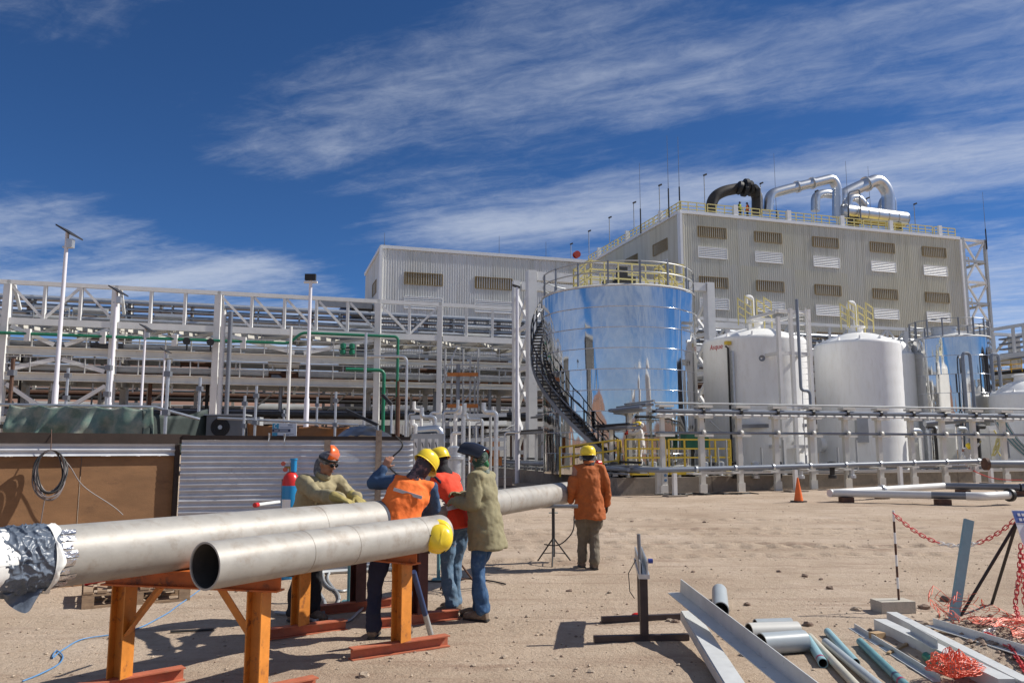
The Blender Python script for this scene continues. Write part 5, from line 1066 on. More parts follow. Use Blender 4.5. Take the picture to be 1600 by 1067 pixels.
# ================================================================ THE PIPES ON TRESTLES
M_spipe = mat('stainless mill pipe', (.37, .35, .315), .52, metal=.12, var=.13, scale=3.5, col2=(.27, .225, .18), c2=(.50, .72), bump=.05, bscale=30, rvar=.12)
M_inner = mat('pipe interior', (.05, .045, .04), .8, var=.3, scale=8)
def big_pipe(p, q, r, lb, wall=.012, seams=()):
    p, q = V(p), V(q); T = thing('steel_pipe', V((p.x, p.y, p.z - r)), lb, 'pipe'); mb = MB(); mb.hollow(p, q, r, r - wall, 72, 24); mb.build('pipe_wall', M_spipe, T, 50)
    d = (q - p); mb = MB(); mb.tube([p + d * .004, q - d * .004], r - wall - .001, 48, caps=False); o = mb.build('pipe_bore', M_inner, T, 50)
    for t in seams:
        c = p + d * t; mb = MB(); mb.lathe(c, [(r, -.004), (r + .0018, -.002), (r + .0018, .002), (r, .004)], 48, False, False, axis=d); mb.build('weld_seam', mat('weld bead', (.30, .27, .23), .5, metal=.2), T)
    return T
BP0, BP1 = V((-3.16, 4.80, 1.044)), V((-1.273, 7.58, 1.044))
T_bp = big_pipe(BP0, BP1, .192, 'longest rear steel pipe with its left end wrapped in grey plastic', seams=(.78,))
FP0, FP1 = V((-1.905, 5.10, .998)), V((-.63, 7.15, .998))
T_fp = big_pipe(FP0, FP1, .147, 'front steel pipe lying open-ended on the orange trestles', seams=(.33, .52, .86))
RP0, RP1 = V((-1.12, 8.02, 1.05)), V((.83, 12.3, 1.06))
T_rp = big_pipe(RP0, RP1, .158, 'rear right steel pipe running from the welders towards the orange-jacket man', seams=(.5,))
mb = MB(); d = (BP1 - BP0).normalized(); mb.tube([BP1 - d * .02, BP1 + d * .07, BP1 + d * .14], [.195, .190, .160], 40, caps=True); mb.build('joint_cover', mat('dark blue joint cover', (.025, .035, .06), .7), T_bp, 50)
# plastic wrap with tape on the rear pipe
M_plas = mat('grey plastic sheet', (.11, .135, .175), .36, var=.25, scale=6, bump=.5, bscale=14)
M_tape = mat('white tape', (.8, .8, .76), .4, var=.03); M_foil = mat('crumpled foil tape', (.75, .75, .76), .25, metal=.9, bump=1., bscale=22)
dd = (BP1 - BP0).normalized(); sx_ = dd.cross(ZZ).normalized()
def wrapfn(s0, s1, r0, amp, seed, a0=0., a1=2 * math.pi, taper=0.):
    def f(u, v):
        an = a0 + (a1 - a0) * v; s = s0 + (s1 - s0) * u; edge = .05 * mnoise.noise(V((math.cos(an) * 2.5, math.sin(an) * 2.5, seed))) * u
        q = V((math.cos(an) * 3.0, math.sin(an) * 3.0, u * 3 + seed)); n1 = (1 - abs(mnoise.noise(V((q.x * .7, q.y * .7, q.z * 1.6 + an * 1.2))) * 2.2)) ** 3; n2 = (1 - abs(mnoise.noise(V((q.x * 1.8, q.y * 1.8, q.z * 2.6 - an * 1.5))) * 2)) ** 3
        r = r0 + amp * (max(0, n1) * .9 + max(0, n2) * .45) * math.sin(math.pi * min(1, max(0, u))) ** .5 + .002
        return BP0 + dd * (s + edge) + sx_ * (math.cos(an) * r) + ZZ.cross(V((0, 0, 0))) + (sx_.cross(dd)) * (math.sin(an) * r)
    return f
mb = MB(); mb.sheet(wrapfn(.10, .42, .195, .020, 1.), 90, 200); mb.build('plastic_wrap', M_plas, T_bp, 180)
mb = MB(); mb.sheet(wrapfn(.03, .15, .196, .006, 6.), 6, 72); mb.build('white_tape', M_tape, T_bp, 180)
mb = MB(); mb.sheet(wrapfn(.385, .42, .211, .012, 7., -2.3, 1.3), 4, 60); mb.build('white_tape', M_tape, T_bp, 180)
mb = MB()
for k in range(9):
    a_ = -1.25 + k * .26; mb.sheet(wrapfn(.40, .48 + .03 * ((k * 7) % 3), .1945, .010, k * 3., a_, a_ + .2), 5, 5)
mb.build('foil_tape', M_foil, T_bp, 180)
# loose flap of the plastic below the pipe
fl = at(62, 918, 5.55); mb = MB(); mb.sheet(lambda u, v: BP0 + dd * (.14 + .26 * u) - ZZ * (.17 + (.13 * (1 - abs(2 * u - 1.0) ** 1.5)) * v) + sx_ * (.09 + .03 * math.sin(u * 9 + v * 3)), 16, 8); mb.build('plastic_flap', M_plas, T_bp, 180)
# trestles
M_or = mat('orange trestle paint', (.50, .12, .02), .5, var=.25, scale=5, col2=(.16, .05, .02), c2=(.54, .66), rvar=.1, bump=.1, bscale=40)
M_oy = mat('amber trestle paint', (.60, .215, .032), .5, var=.2, scale=6, col2=(.2, .07, .03), c2=(.56, .68), bump=.1, bscale=40)
M_pf = mat('faded red foot paint', (.45, .13, .065), .65, var=.2, scale=7, col2=(.33, .2, .13), c2=(.55, .75))
def trestle(P, Q, label, zt=.862, over=.16, foot=(.75, .66), stops=(), brace=True, lo=.45, mt=None, mp=None, mf=None):
    P, Q = V(P), V(Q); d = (Q - P); d.z = 0; d.normalize(); mt = mt or M_or; mp = mp or M_oy; mf = mf or M_pf
    T = thing('pipe_trestle', (P + Q) / 2 - ZZ * ((P + Q) / 2).z, label, 'trestle'); A, B = P - d * over, Q + d * over; A.z = B.z = zt - .06
    mb = MB(); mb.ibeam(A, B, .115, .12, .012); mb.build('top_beam', mt, T, None)
    fd = V((foot[0], foot[1], 0)).normalized()
    for c in (P, Q):
        z0 = gz(c.x, c.y) + .095; mb = MB(); mb.ibeam(V((c.x, c.y, z0)), V((c.x, c.y, zt - .12)), .13, .115, .010, up=d); mb.build('leg', mp, T, None)
        mb = MB(); mb.ibeam(V((c.x, c.y, z0 - .048)) - fd * lo, V((c.x, c.y, z0 - .048)) + fd * lo, .10, .095, .010); mb.build('foot', mf, T, None)
    if brace:
        for c, s in ((P, 1), (Q, -1)): mb = MB(); mb.angle(V((c.x, c.y, .40)) + d * s * .06, V((c.x, c.y, zt - .125)) + d * s * .33, .055, .055, .008); mb.build('diagonal_brace', mp, T, None)
    for t in stops:
        c = P.lerp(Q, t); mb = MB(); mb.angle(V((c.x, c.y, zt - .02)), V((c.x, c.y, zt + .22)), .06, .06, .009, up=d); mb.build('end_stop', mat('bare dark angle', (.09, .06, .05), .6, metal=.5, var=.3), T, None)
    return T
TA = trestle((-2.80, 5.97, 0), (-1.755, 5.74, 0), 'front left orange trestle under the open end of the front pipe', stops=(1.18,))
TBt = trestle((-1.98, 7.75, 0), (-.945, 7.08, 0), 'middle orange trestle near the hanging yellow helmet', stops=(1.19,), foot=(.8, .52), brace=False)
M_rt = mat('dark red primed beam', (.10, .035, .028), .6, var=.3, scale=6, col2=(.3, .12, .1), c2=(.62, .75))
TC = trestle((-1.66, 8.9, 0), (-.93, 8.28, 0), 'dark reddish trestle standing behind the orange middle one', zt=.888, foot=(.8, .52), brace=False, mt=M_rt, mp=M_rt, mf=M_pf, over=.25)
mb = MB(); c = V((-2.56, 5.915, .862)); mb.box(c, .11, .09, .035, .3); mb.build('timber_wedge', mat('pale timber', (.42, .28, .15), .8, var=.2, scale=9), label='small pale timber wedge on the front trestle beam', cat='wedge')
# blue and white leaning tube
p, q = at(646, 893, 7.25), gnd(673, 990, .02); T = thing('leaning_tube', q, 'blue and white tube leaning against the middle orange trestle', 'tube'); m_ = q.lerp(p, .33)
mb = MB(); mb.tube([q, m_], .026, 14); mb.build('white_part', M_lgrey, T); mb = MB(); mb.tube([m_, p], .025, 14); mb.build('blue_part', mat('dark blue sleeve', (.03, .06, .16), .5), T)
# teal stands behind
for px, yb, Y0, lb in ((545, 940, 8.98, 'teal pipe prop standing behind the middle trestle'), (685, 905, 10.6, 'teal angle prop seen between the vest workers'), (747, 920, 9.85, 'dark teal prop seen left of the masked welder legs')):
    b = gnd(px, yb); T = thing('teal_prop', b, lb, 'prop'); mb = MB(); mb.tube([b, b + ZZ * .72], .024, 10); mb.build('tube', M_teal, T); mb = MB(); mb.box(b, .16, .16, .012); mb.build('base_plate', M_teal, T, None); mb = MB(); mb.box(b + ZZ * .72, .14, .05, .05); mb.build('head', M_teal, T, None)
def tripod(px, yb, H, lb, spread=.3, m=None, bar=False):
    b = gnd(px, yb); T = thing('pipe_stand', b, lb, 'pipe stand'); m = m or M_dark
    mb = MB(); mb.tube([b + ZZ * .1, b + ZZ * H], .024, 10); mb.build('post', m, T)
    for k in range(3):
        a_ = .4 + k * 2.094; e = b + V((math.cos(a_) * spread, math.sin(a_) * spread, 0)); e.z = gz(e.x, e.y) + .008; mb = MB(); mb.tube([b + ZZ * .38, e], .012, 8); mb.build('leg', m, T)
        mb = MB(); mb.tube([b + ZZ * .16, b.lerp(e, .62) + ZZ * .13], .007, 6); mb.build('strut', m, T)
    mb = MB(); mb.box(b + ZZ * H, .13, .05, .03); mb.tube([b + V((-.07, 0, H - .12)), b + V((.07, 0, H - .12))], .008, 6); mb.build('head', M_teal, T, None); return b
b = tripod(865, 880, .87, 'dark tripod pipe stand carrying the thin grey tube near the orange-jacket man'); tripod(715, 925, .80, 'rusty tripod pipe stand behind the red-vest worker', .28, M_rust)
mb = MB(); p, q = at(779, 796, 11.55), at(903, 796, 11.55); p.z = q.z = .91; mb.tube([p, q], .028, 12); mb.build('thin_tube', M_mgrey, label='thin grey tube resting level on the dark tripod stand', cat='tube')
mb = MB(); mb.tube(bend([at(897, 806, 11.6), at(897, 830, 11.6), at(880, 848, 11.6), at(868, 853, 11.7), at(850, 850, 11.7)], .25), .009, 6); mb.build('thin_hose', M_black, label='thin black hose curving from the grey tube to the tripod', cat='hose')
# gas cylinder
b = gnd(449, 905); b.z = gz(b.x, b.y); T = thing('gas_cylinder', b, 'blue gas cylinder with red shoulder and brass valve beside the khaki welder', 'gas cylinder')
mb = MB(); mb.lathe(b, [(.105, 0), (.115, .02), (.115, 1.22)], 28); mb.build('cylinder_body', mat('cyan blue enamel', (.02, .24, .50), .3, var=.08), T, 40)
mb = MB(); mb.lathe(b + ZZ * 1.22, [(.115, 0), (.112, .06), (.095, .12), (.06, .165), (.035, .18)], 28); mb.build('shoulder', mat('red enamel', (.60, .025, .02), .3, var=.08), T, 60)
mb = MB(); mb.lathe(b + ZZ * 1.40, [(.028, 0), (.028, .06), (.02, .08), (.02, .12)], 12); mb.tube([b + ZZ * 1.46, b + V((-.09, -.02, 1.46))], .016, 8); mb.build('valve', mat('brass', (.45, .30, .10), .35, metal=.9), T)
for dx, dz in ((-.1, 1.51), (-.07, 1.43)): mb = MB(); mb.lathe(b + V((dx, -.03, dz)), [(.03, 0), (.03, .02)], 14, axis=(0, -1, 0)); mb.build('gauge', mat('gauge face', (.5, .1, .06), .3), T)
mb = MB(); mb.lathe(b + V((.03, 0, 1.40)), [(.042, 0), (.042, .15), (.05, .16), (.05, .18)], 14); mb.build('valve_guard', MATS['cyan blue enamel'], T)
c = b + V((-.03, -.1165, .60)); mb = MB(); mb.sheet(lambda u, v: b + V((math.sin((u - .75) * 1.2) * .1165, -math.cos((u - .75) * 1.2) * .1165, .82 + .22 * v)), 8, 2); mb.build('paper_label', M_tape, T, 180)
mb = MB(); mb.tube([b + V((-.14, .1, 0)), b + V((-.14, .1, 1.3))], .012, 8); mb.build('cylinder_rack_bar', M_dark, label='dark bar standing left of the gas cylinder', cat='bar')
p, q = at(398, 789, 6.62), at(436, 784, 6.98); T = thing('torch_tube', p, 'white and red tube lying on the rear pipe near the gas cylinder', 'tube'); mb = MB(); mb.tube([p.lerp(q, .12), q], .014, 10); mb.build('white_tube', M_tape, T); mb = MB(); mb.tube([p, p.lerp(q, .12)], .02, 10); mb.build('red_cap', MATS['red enamel'], T)
# pallet
pl0, pl1 = gnd(127, 951), gnd(297, 937); e1_ = (pl1 - pl0).normalized(); e1_.z = 0; e2_ = V((-e1_.y, e1_.x, 0)); wP, dP = (pl1 - pl0).length, .95
T = thing('pallet', (pl0 + pl1) / 2 + e2_ * .45, 'weathered wooden pallet on the ground under the wrapped rear pipe', 'pallet'); M_pal = mat('weathered pallet timber', (.32, .22, .14), .85, var=.28, scale=9, stretch=(1, 1, 4), col2=(.15, .1, .07), c2=(.58, .75))
def obox(c, e1, e2, a, b_, h): mb = MB(); vs = [V(c) + e1 * x + e2 * y + ZZ * z for z in (0, h) for x, y in ((-a / 2, -b_ / 2), (a / 2, -b_ / 2), (a / 2, b_ / 2), (-a / 2, b_ / 2))]; mb.add(vs, [(3, 2, 1, 0), (4, 5, 6, 7), (0, 1, 5, 4), (1, 2, 6, 5), (2, 3, 7, 6), (3, 0, 4, 7)]); return mb
pl0.z = gz(pl0.x, pl0.y)
me = unit(obox((0, 0, 0), e1_, e2_, .095, dP, .02), 'deck_board', M_pal, None)
for k in range(8): inst('deck_board', me, T, pl0 + e1_ * (.06 + k * (wP - .12) / 7) + e2_ * dP / 2 + ZZ * (.125 + .002 * (k % 3)), (0, 0, random.uniform(-.02, .02)))
for y in (.05, dP / 2, dP - .05):
    obox(pl0 + e1_ * wP / 2 + e2_ * y + ZZ * .103, e1_, e2_, wP, .09, .02).build('stringer_board', M_pal, T, None); obox(pl0 + e1_ * wP / 2 + e2_ * y, e1_, e2_, wP, .09, .02).build('bottom_board', M_pal, T, None)
    for x in (.06, wP / 2, wP - .06): obox(pl0 + e1_ * x + e2_ * y + ZZ * .021, e1_, e2_, .12, .09, .081).build('block', M_pal, T, None)
mb = MB(); T.scale = (1, 1, 1.25); r0_ = at(190, 897, 9.2); r0_.z = .19; mb.box(r0_, .12, .1, .1, .3); mb.tube(bend([r0_ + V((-.5, .2, 0)), r0_ + V((-.3, .15, .05)), r0_ + ZZ * .1, r0_ + V((.3, .3, .05))], .1), .02, 8); mb.build('red_clamp', MATS['red enamel'], label='red clamp lying on the pallet', cat='clamp')
# ropes, hoses and bars on the ground
def gline(name, pxs, r, m, lb, cat, n=10, z=0.):
    P = [gnd(x, y) for x, y in pxs]; Q = []
    for i in range(len(P) - 1):
        p0, p1, p2, p3 = P[max(i - 1, 0)], P[i], P[i + 1], P[min(i + 2, len(P) - 1)]
        for k in range(n):
            t = k / n; q = .5 * ((2 * p1) + (-p0 + p2) * t + (2 * p0 - 5 * p1 + 4 * p2 - p3) * t * t + (-p0 + 3 * p1 - 3 * p2 + p3) * t ** 3); Q.append(q)
    Q.append(P[-1])
    for q in Q: q.z = gz(q.x, q.y) + r + .004 + z
    mb = MB(); mb.tube(Q, r, 6); return mb.build(name, m, label=lb, cat=cat)
gline('blue_cord', ((35, 1066), (62, 1055), (90, 1040), (98, 1028), (88, 1018), (82, 1030), (100, 1015), (130, 1000), (190, 990), (240, 972), (285, 942), (320, 915)), .006, mat('blue cord', (.10, .26, .50), .5), 'thin blue cord winding over the sand at the lower left', 'cord')
gline('dark_bar', ((266, 990), (334, 986)), .012, M_dark, 'short dark bar lying on the sand under the trestle', 'bar', 2)
for k, (pts_, r, lb) in enumerate(((((483, 905), (500, 930), (508, 950), (495, 972), (470, 965), (430, 960)), .018, 'grey hose curving past the khaki welder boots'), (((520, 880), (505, 900), (515, 920), (540, 925), (560, 905), (530, 890), (512, 905), (530, 935), (520, 955)), .016, 'grey hose coiled in loops behind the pipes'), (((455, 905), (520, 898), (600, 893), (660, 897)), .03, 'long pale grey hose lying straight behind the trestles'), (((500, 968), (540, 972), (560, 958), (580, 940)), .014, 'thin grey hose between the trestle feet'), (((640, 905), (690, 910), (735, 905), (790, 915)), .01, 'thin dark hose behind the red-vest worker'))):
    gline('ground_hose', pts_, r, M_lgrey if k < 4 else M_black, lb, 'hose')
# ================================================================ H STAND
hs_ = thing('roller_stand', gnd(1008, 985), 'dark steel roller stand on two floor bars at the middle of the yard', 'pipe stand'); M_bar2 = mat('dark brown square bar', (.07, .052, .05), .5, metal=.4, var=.25, scale=6)
A1_, A2_ = gnd(928, 1003), gnd(1076, 999); B1_, B2_ = gnd(940, 972), gnd(1070, 968)
for p, q in ((A1_, A2_), (B1_, B2_)):
    p.z = gz(p.x, p.y) + .03; q.z = gz(q.x, q.y) + .03; mb = MB(); mb.beam(p, q, .055, .055); mb.build('floor_bar', M_bar2, hs_, None)
ma = A1_.lerp(A2_, .53); mb_ = B1_.lerp(B2_, .48)
for p in (ma, mb_): mb = MB(); mb.beam(p + ZZ * .028, V((p.x, p.y, .56)), .07, .07, up=V((0, 1, 0))); mb.build('upright', M_bar2, hs_, None)
p, q = V((ma.x - .01, ma.y, .58)), V((mb_.x, mb_.y, .58)); mb = MB(); mb.beam(p - V((0, .12, 0)), q + V((0, .12, 0)), .10, .04); mb.build('head_plate', M_galv, hs_, None)
for s in (-.035, .03): mb = MB(); mb.beam(p + V((s, -.12, .07)), q + V((s, .12, .07)), .012, .13); mb.build('side_plate', M_galv, hs_, None)
mb = MB(); mb.tube([p + V((-.01, .02, .0)), p + V((-.02, .02, .36))], .017, 10); mb.build('rod', M_mgrey, hs_); mb = MB(); mb.lathe(p + V((.05, -.06, .13)), [(.022, 0), (.022, .04)], 10, axis=(1, 0, 0)); mb.build('bolt', mat('blue plastic', (.03, .05, .25), .4), hs_)
mb = MB(); mb.tube([p + V((-.06, -.05, .14)), p + V((-.13, -.05, .02)), p + V((-.12, -.05, -.14)), p + V((-.08, -.05, -.2))], .004, 5); mb.build('wire', M_black, hs_)
c = gnd(995, 966); c.z += .03; mb = MB(); mb.ell(c, .055, .03, .03); mb.build('red_debris', MATS['red enamel'], label='small red plastic piece lying behind the roller stand', cat='debris')
# ================================================================ STEEL PIECES AT THE RIGHT
M_ang = mat('light grey primed steel', (.55, .56, .55), .5, var=.1, scale=6, col2=(.3, .29, .28), c2=(.6, .78)); M_tub = mat('grey plastic pipe', (.36, .40, .42), .35, var=.08, scale=5)
p, q = at(1064, 926, 7.75), at(1345, 1150, 5.1); T = 'angle'
mb = MB(); mb.prof(p, q, [(0, 0), (.13, 0), (.13, .008), (.008, .008), (.008, .13), (0, .13)]); mb.build('angle_beam', M_ang, label='long light grey angle beam propped over another beam at the lower right centre', cat='beam')
p, q = at(1076, 955, 7.6), at(1175, 1110, 5.35); p.z -= .0; mb = MB(); mb.chan(p, q, .15, -.08, .008); mb.build('channel_beam', M_ang, label='light grey channel beam lying under the propped angle beam', cat='beam')
def stub(p, q, r, lb, m=None, wall=.009, name='pipe_stub', band=None):
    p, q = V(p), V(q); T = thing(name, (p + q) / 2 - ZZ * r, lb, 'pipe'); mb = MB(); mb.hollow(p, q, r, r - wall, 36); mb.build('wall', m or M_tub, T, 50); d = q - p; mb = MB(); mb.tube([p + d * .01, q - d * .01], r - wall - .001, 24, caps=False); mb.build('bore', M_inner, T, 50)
    if band:
        for t, mm in band: c = p + d * t; mb = MB(); mb.lathe(c, [(r + .001, -.02), (r + .001, .02)], 24, False, False, axis=d); mb.build('colour_band', mm, T)
    return T
def gp2(px, py, r): q = gnd(px, py, r); q.z = gz(q.x, q.y) + r; return q
stub(gp2(1126, 953, .085), gp2(1124, 923, .085), .085, 'grey pipe stub pointing at the viewer behind the propped angle beam')
stub(gp2(1189, 1005, .09), gp2(1256, 999, .09), .09, 'nearest of three short fat grey pipes lying together'); stub(gp2(1170, 988, .085), gp2(1246, 984, .085), .085, 'middle of three short fat grey pipes lying together', mat('pale pipe', (.55, .54, .50), .45, var=.06)); stub(gp2(1180, 976, .06), gp2(1236, 974, .06), .06, 'rear thinnest of three short fat pipes lying together')
M_lb = mat('pale blue pipe', (.25, .42, .46), .4, var=.08); M_pp = mat('purple red band', (.35, .03, .10), .4)
stub(gp2(1286, 1034, .038), gp2(1262, 996, .038), .038, 'short pale blue pipe with red band near its open end', M_lb, .005, band=((.12, M_pp),))
stub(gp2(1352, 1085, .033), gp2(1265, 993, .033), .033, 'long cream pipe beside the short pale blue pipe', mat('cream pipe', (.50, .47, .38), .5), .005)
stub(gp2(1392, 1085, .036), gp2(1290, 1002, .036), .036, 'long grey pipe right of the cream pipe', M_tub, .005); stub(gp2(1337, 1033, .034), gp2(1293, 985, .034), .034, 'teal pipe lying above the long grey pipe', M_lb, .005)
stub(gp2(1418, 1072, .033), gp2(1344, 1002, .033), .033, 'grey-blue pipe with purple bands near the right bundle of channels', M_teal, .005, band=((.1, M_pp), (.2, M_sn)))
def gp3(px, py, z): q = gnd(px, py, z); return q
def flatpiece(p0, p1, kind, w, h, lb, m=None, z=.0, up=ZZ):
    p, q = gnd(*p0, z), gnd(*p1, z); p.z = gz(p.x, p.y) + z; q.z = gz(q.x, q.y) + z; mb = MB()
    if kind == 'angle': mb.prof(p, q, [(0, 0), (w, 0), (w, .007), (.007, .007), (.007, h), (0, h)])
    elif kind == 'box': mb.beam(p + ZZ * h / 2, q + ZZ * h / 2, w, h)
    else: mb.prof(p, q, [(-w / 2, 0), (w / 2, 0), (w / 2, h), (w / 2 - .008, h), (w / 2 - .008, h - .05), (-w / 2 + .008, h - .05), (-w / 2 + .008, h), (-w / 2, h)])
    return mb.build('steel_piece', m or M_ang, label=lb, cat='steel profile')
flatpiece((1336, 982), (1470, 1064), 'angle', .06, .05, 'long thin grey angle left of the channel bundle'); flatpiece((1376, 984), (1575, 1085), 'box', .12, .10, 'left white box profile of the bundle by the orange netting', z=.0); flatpiece((1394, 972), (1610, 1088), 'box', .10, .09, 'right white box profile of the bundle by the orange netting', z=.005)
flatpiece((1424, 992), (1466, 1016), 'angle', .045, .075, 'short angle offcut lying on the white box profiles', z=.105); flatpiece((1460, 985), (1625, 1048), 'angle', .085, .07, 'grey angle half buried among the orange netting', z=.03)
flatpiece((1388, 1022), (1420, 1010), 'box', .03, .02, 'small pale wood splinter on the sand by the grey pipes', m=MATS['pale timber']); stub(gp2(1476, 1046, .035), gp2(1447, 1026, .035), .035, 'short green pipe end poking out of the orange netting bundle', M_green, .005)
for px, py, s in ((1371, 998, .12),): c = gnd(px, py); mb = MB(); mb.box(c - ZZ * .01, s, s * .7, .07, .4); mb.build('timber_block', MATS['pale timber'], label='little timber block under the left end of the box profiles', cat='block')
# block with striped pole
c = gnd(1404, 958); c.z = gz(c.x, c.y) - .01; c.y += .12; T = thing('barrier_pole', c, 'thin red and white striped pole standing in a concrete block', 'barrier pole'); mb = MB(); mb.box(c, .38, .22, .13, .12); mb.build('concrete_block', mat('pale concrete block', (.46, .42, .35), .9, var=.12, scale=12, bump=.4, bscale=50), T, None)
pt = at(1404, 797, c.y); hp_ = pt.z - c.z; x_ = at(1404, 930, c.y).x
for k in range(8): mb = MB(); z0, z1 = .13 + (hp_ - .13) * k / 8, .13 + (hp_ - .13) * (k + 1) / 8; mb.tube([V((x_, c.y, c.z + z0)), V((x_, c.y, c.z + z1))], .012, 10); mb.build('stripe', M_rust if k % 2 == 0 and k < 7 else M_tape, T)
CH0 = V((x_, c.y, pt.z - .03))
# tilted teal plank, sign on black tripod
b = gnd(1487, 970); t = at(1514, 812, b.y + .15); T = None; mb = MB(); mb.beam(b - ZZ * .08, t, .095, .035, up=V((0, -1, 0))); mb.build('teal_plank', mat('teal painted plank', (.24, .40, .44), .6, var=.12, scale=7, col2=(.3, .33, .33), c2=(.6, .8)), label='tilted teal painted plank stuck in the netting mound', cat='plank')
SG = thing('tripod_sign', gnd(1600, 960), 'white notice board with blue header on a black tripod at the right edge', 'sign')
bt_ = gnd(1492, 955); bt_.y = 8.5; tp_ = at(1589, 815, 8.35); mb = MB(); mb.tube([V((at(1500, 948, 8.6).x, 8.6, .0)), tp_, tp_ + (tp_ - V((at(1500, 948, 8.6).x, 8.6, 0))) * .1], .016, 10); mb.build('tripod_leg', M_black, SG); 
mb = MB(); mb.tube([tp_, V((tp_.x + .75, tp_.y + .1, 0))], .016, 10); mb.build('tripod_leg', M_black, SG); mb = MB(); mb.tube([tp_, V((tp_.x + .2, tp_.y + .9, 0))], .016, 10); mb.build('tripod_leg', M_black, SG)
s0 = at(1580, 797, 8.2); s1 = at(1607, 876, 8.05); ex = V((1, .05, -.02)).normalized(); ez = (s0 - s1); ez_l = ez.length * 1.25; ez.normalize(); nrm = ex.cross(ez).normalized(); nrm = nrm if nrm.y < 0 else -nrm
def sgn(nm, u0, v0, u1, v1, m, lay): mb = MB(); o_ = nrm * (.003 + .003 * lay); vs = [s0 + ex * (.5 * u) - ez * (ez_l * v) + o_ for u, v in ((u0, v0), (u1, v0), (u1, v1), (u0, v1))]; mb.add(vs + [p - nrm * .003 for p in vs], [(0, 1, 2, 3), (7, 6, 5, 4), (0, 4, 5, 1), (1, 5, 6, 2), (2, 6, 7, 3), (3, 7, 4, 0)]); mb.build(nm, m, SG, None)
M_sbl = mat('sign header blue', (.10, .16, .42), .4); sgn('board', 0, 0, 1, 1, M_sw, 0); sgn('header', .01, .01, .99, .20, M_sbl, 1)
for v, u1 in ((.05, .85), (.13, .6)):
    for k in range(9): sgn('print_letter', .09 + k * .085, v, .09 + k * .085 + .055, v + .045, M_sw, 2) if .09 + k * .085 < u1 else None
mb = MB(); mb.tube([s0 + ex * (.13 + .05 * math.cos(t)) - ez * (.12 * math.sin(t) + ez_l * .38) + nrm * .01 for t in [2 * math.pi * i / 24 for i in range(25)]], .006, 6); mb.build('pictogram_ring', M_sbl, SG); sgn('pictogram', .2, .37, .33, .46, M_sbl, 1); sgn('pictogram', .15, .66, .4, .85, mat('sign purple', (.25, .1, .35), .4), 1)
# chains
M_cr = mat('red plastic chain', (.62, .05, .05), .4, var=.1); M_cwt = mat('white plastic chain', (.72, .70, .68), .4, var=.05)
lk = MB(); lk.tube([V((.017 * math.cos(t) + (.013 if math.cos(t) > 0 else -.013), .011 * math.sin(t), 0)) for t in [2 * math.pi * i / 12 for i in range(13)]], .0034, 5)
def chain(P, lb, white, name='plastic_chain'):
    T = thing(name, P[0], lb, 'chain'); mr_ = unit(lk, 'chain_link', M_cr); mw = unit(lk, 'chain_link', M_cwt); L0 = sum((P[i + 1] - P[i]).length for i in range(len(P) - 1)); n = int(L0 / .046); 
    for k in range(n):
        s = L0 * (k + .5) / n; i = 0
        while i < len(P) - 2 and s > (P[i + 1] - P[i]).length: s -= (P[i + 1] - P[i]).length; i += 1
        d = (P[i + 1] - P[i]).normalized(); c = P[i] + d * s; q = d.to_track_quat('X', 'Z'); 
        if k % 2: q = q @ Matrix.Rotation(math.pi / 2, 4, 'X').to_quaternion()
        o = inst('chain_link', mw if white(k / n) else mr_, T, c); o.rotation_mode = 'QUATERNION'; o.rotation_quaternion = q; o.scale = (1.15, 1.6, 1.6)
E_ = at(1585, 812, 8.3)
chain([CH0.lerp(E_, t) - ZZ * (.30 * 4 * t * (1 - t)) for t in [i / 24 for i in range(25)]], 'red and white plastic chain sagging between striped pole and tripod sign', lambda t: .38 < t < .66)
Gd = at(1585, 955, 7.7); chain([at(1595, 850, 8.1), at(1592, 900, 8.0), at(1586, 945, 7.9), GP(Gd.x - .02, 7.6, .02), GP(at(1560, 985, 7).x, 7.2, .02), GP(at(1580, 1010, 6.7).x, 6.7, .02), GP(at(1605, 1045, 6.2).x, 6.2, .02)], 'plastic chain hanging down from the sign and trailing over the mound', lambda t: .42 < t < .62)
chain([at(1598, 858, 8.05), at(1599, 905, 7.95), at(1601, 950, 7.9)], 'second short red chain hanging straight at the right edge', lambda t: False)
# orange safety netting
M_net = mat('orange safety net', (.85, .13, .05), .5, var=.15, scale=9)
def net(fn, nu, nv, name, lb, hole=.0, w=.0075):
    g = [[V(fn(i / nu, j / nv)) for j in range(nv + 1)] for i in range(nu + 1)]; mb = MB(); rn = random.Random(2)
    for i in range(nu + 1):
        for j in range(nv + 1):
            for di, dj in ((1, 0), (0, 1)):
                if i + di <= nu and j + dj <= nv and rn.random() > hole: mb.prof(g[i][j], g[i + di][j + dj], [(-w / 2, 0), (w / 2, 0), (0, w * .5)], caps=False)
    return mb.build(name, M_net, None, None, label=lb, cat='netting')
def n1(u, v):
    x = 3.95 + 1.75 * v + .35 * (1 - u); y = 7.95 - 2.4 * u + .1 * math.sin(v * 7); x += .07 * mnoise.noise(V((u * 9, v * 9, 0))); y += .1 * mnoise.noise(V((u * 9, v * 9, 5)))
    return (x, y, gz(x, y) + .035 + .05 * abs(mnoise.noise(V((u * 7, v * 6, 2)))) + .02 * abs(mnoise.noise(V((u * 22, v * 22, 2)))))
net(n1, 62, 44, 'safety_netting', 'orange plastic safety netting spread over the dirt mound', .04)
def n2(u, v):
    x = 4.05 + 1.35 * u; y = 7.95 + .05 * math.sin(u * 11); h = .27 * (1 - .7 * sm((u - .12) / .45)) * v; return (x + .05 * math.sin(v * 6 + u * 9), y + .06 * math.sin(u * 40), gz(x, y) + .02 + h * (1 + .5 * mnoise.noise(V((u * 13, 0, 0)))))
net(n2, 30, 8, 'safety_netting', 'torn upright strip of orange netting around the teal plank', .28)
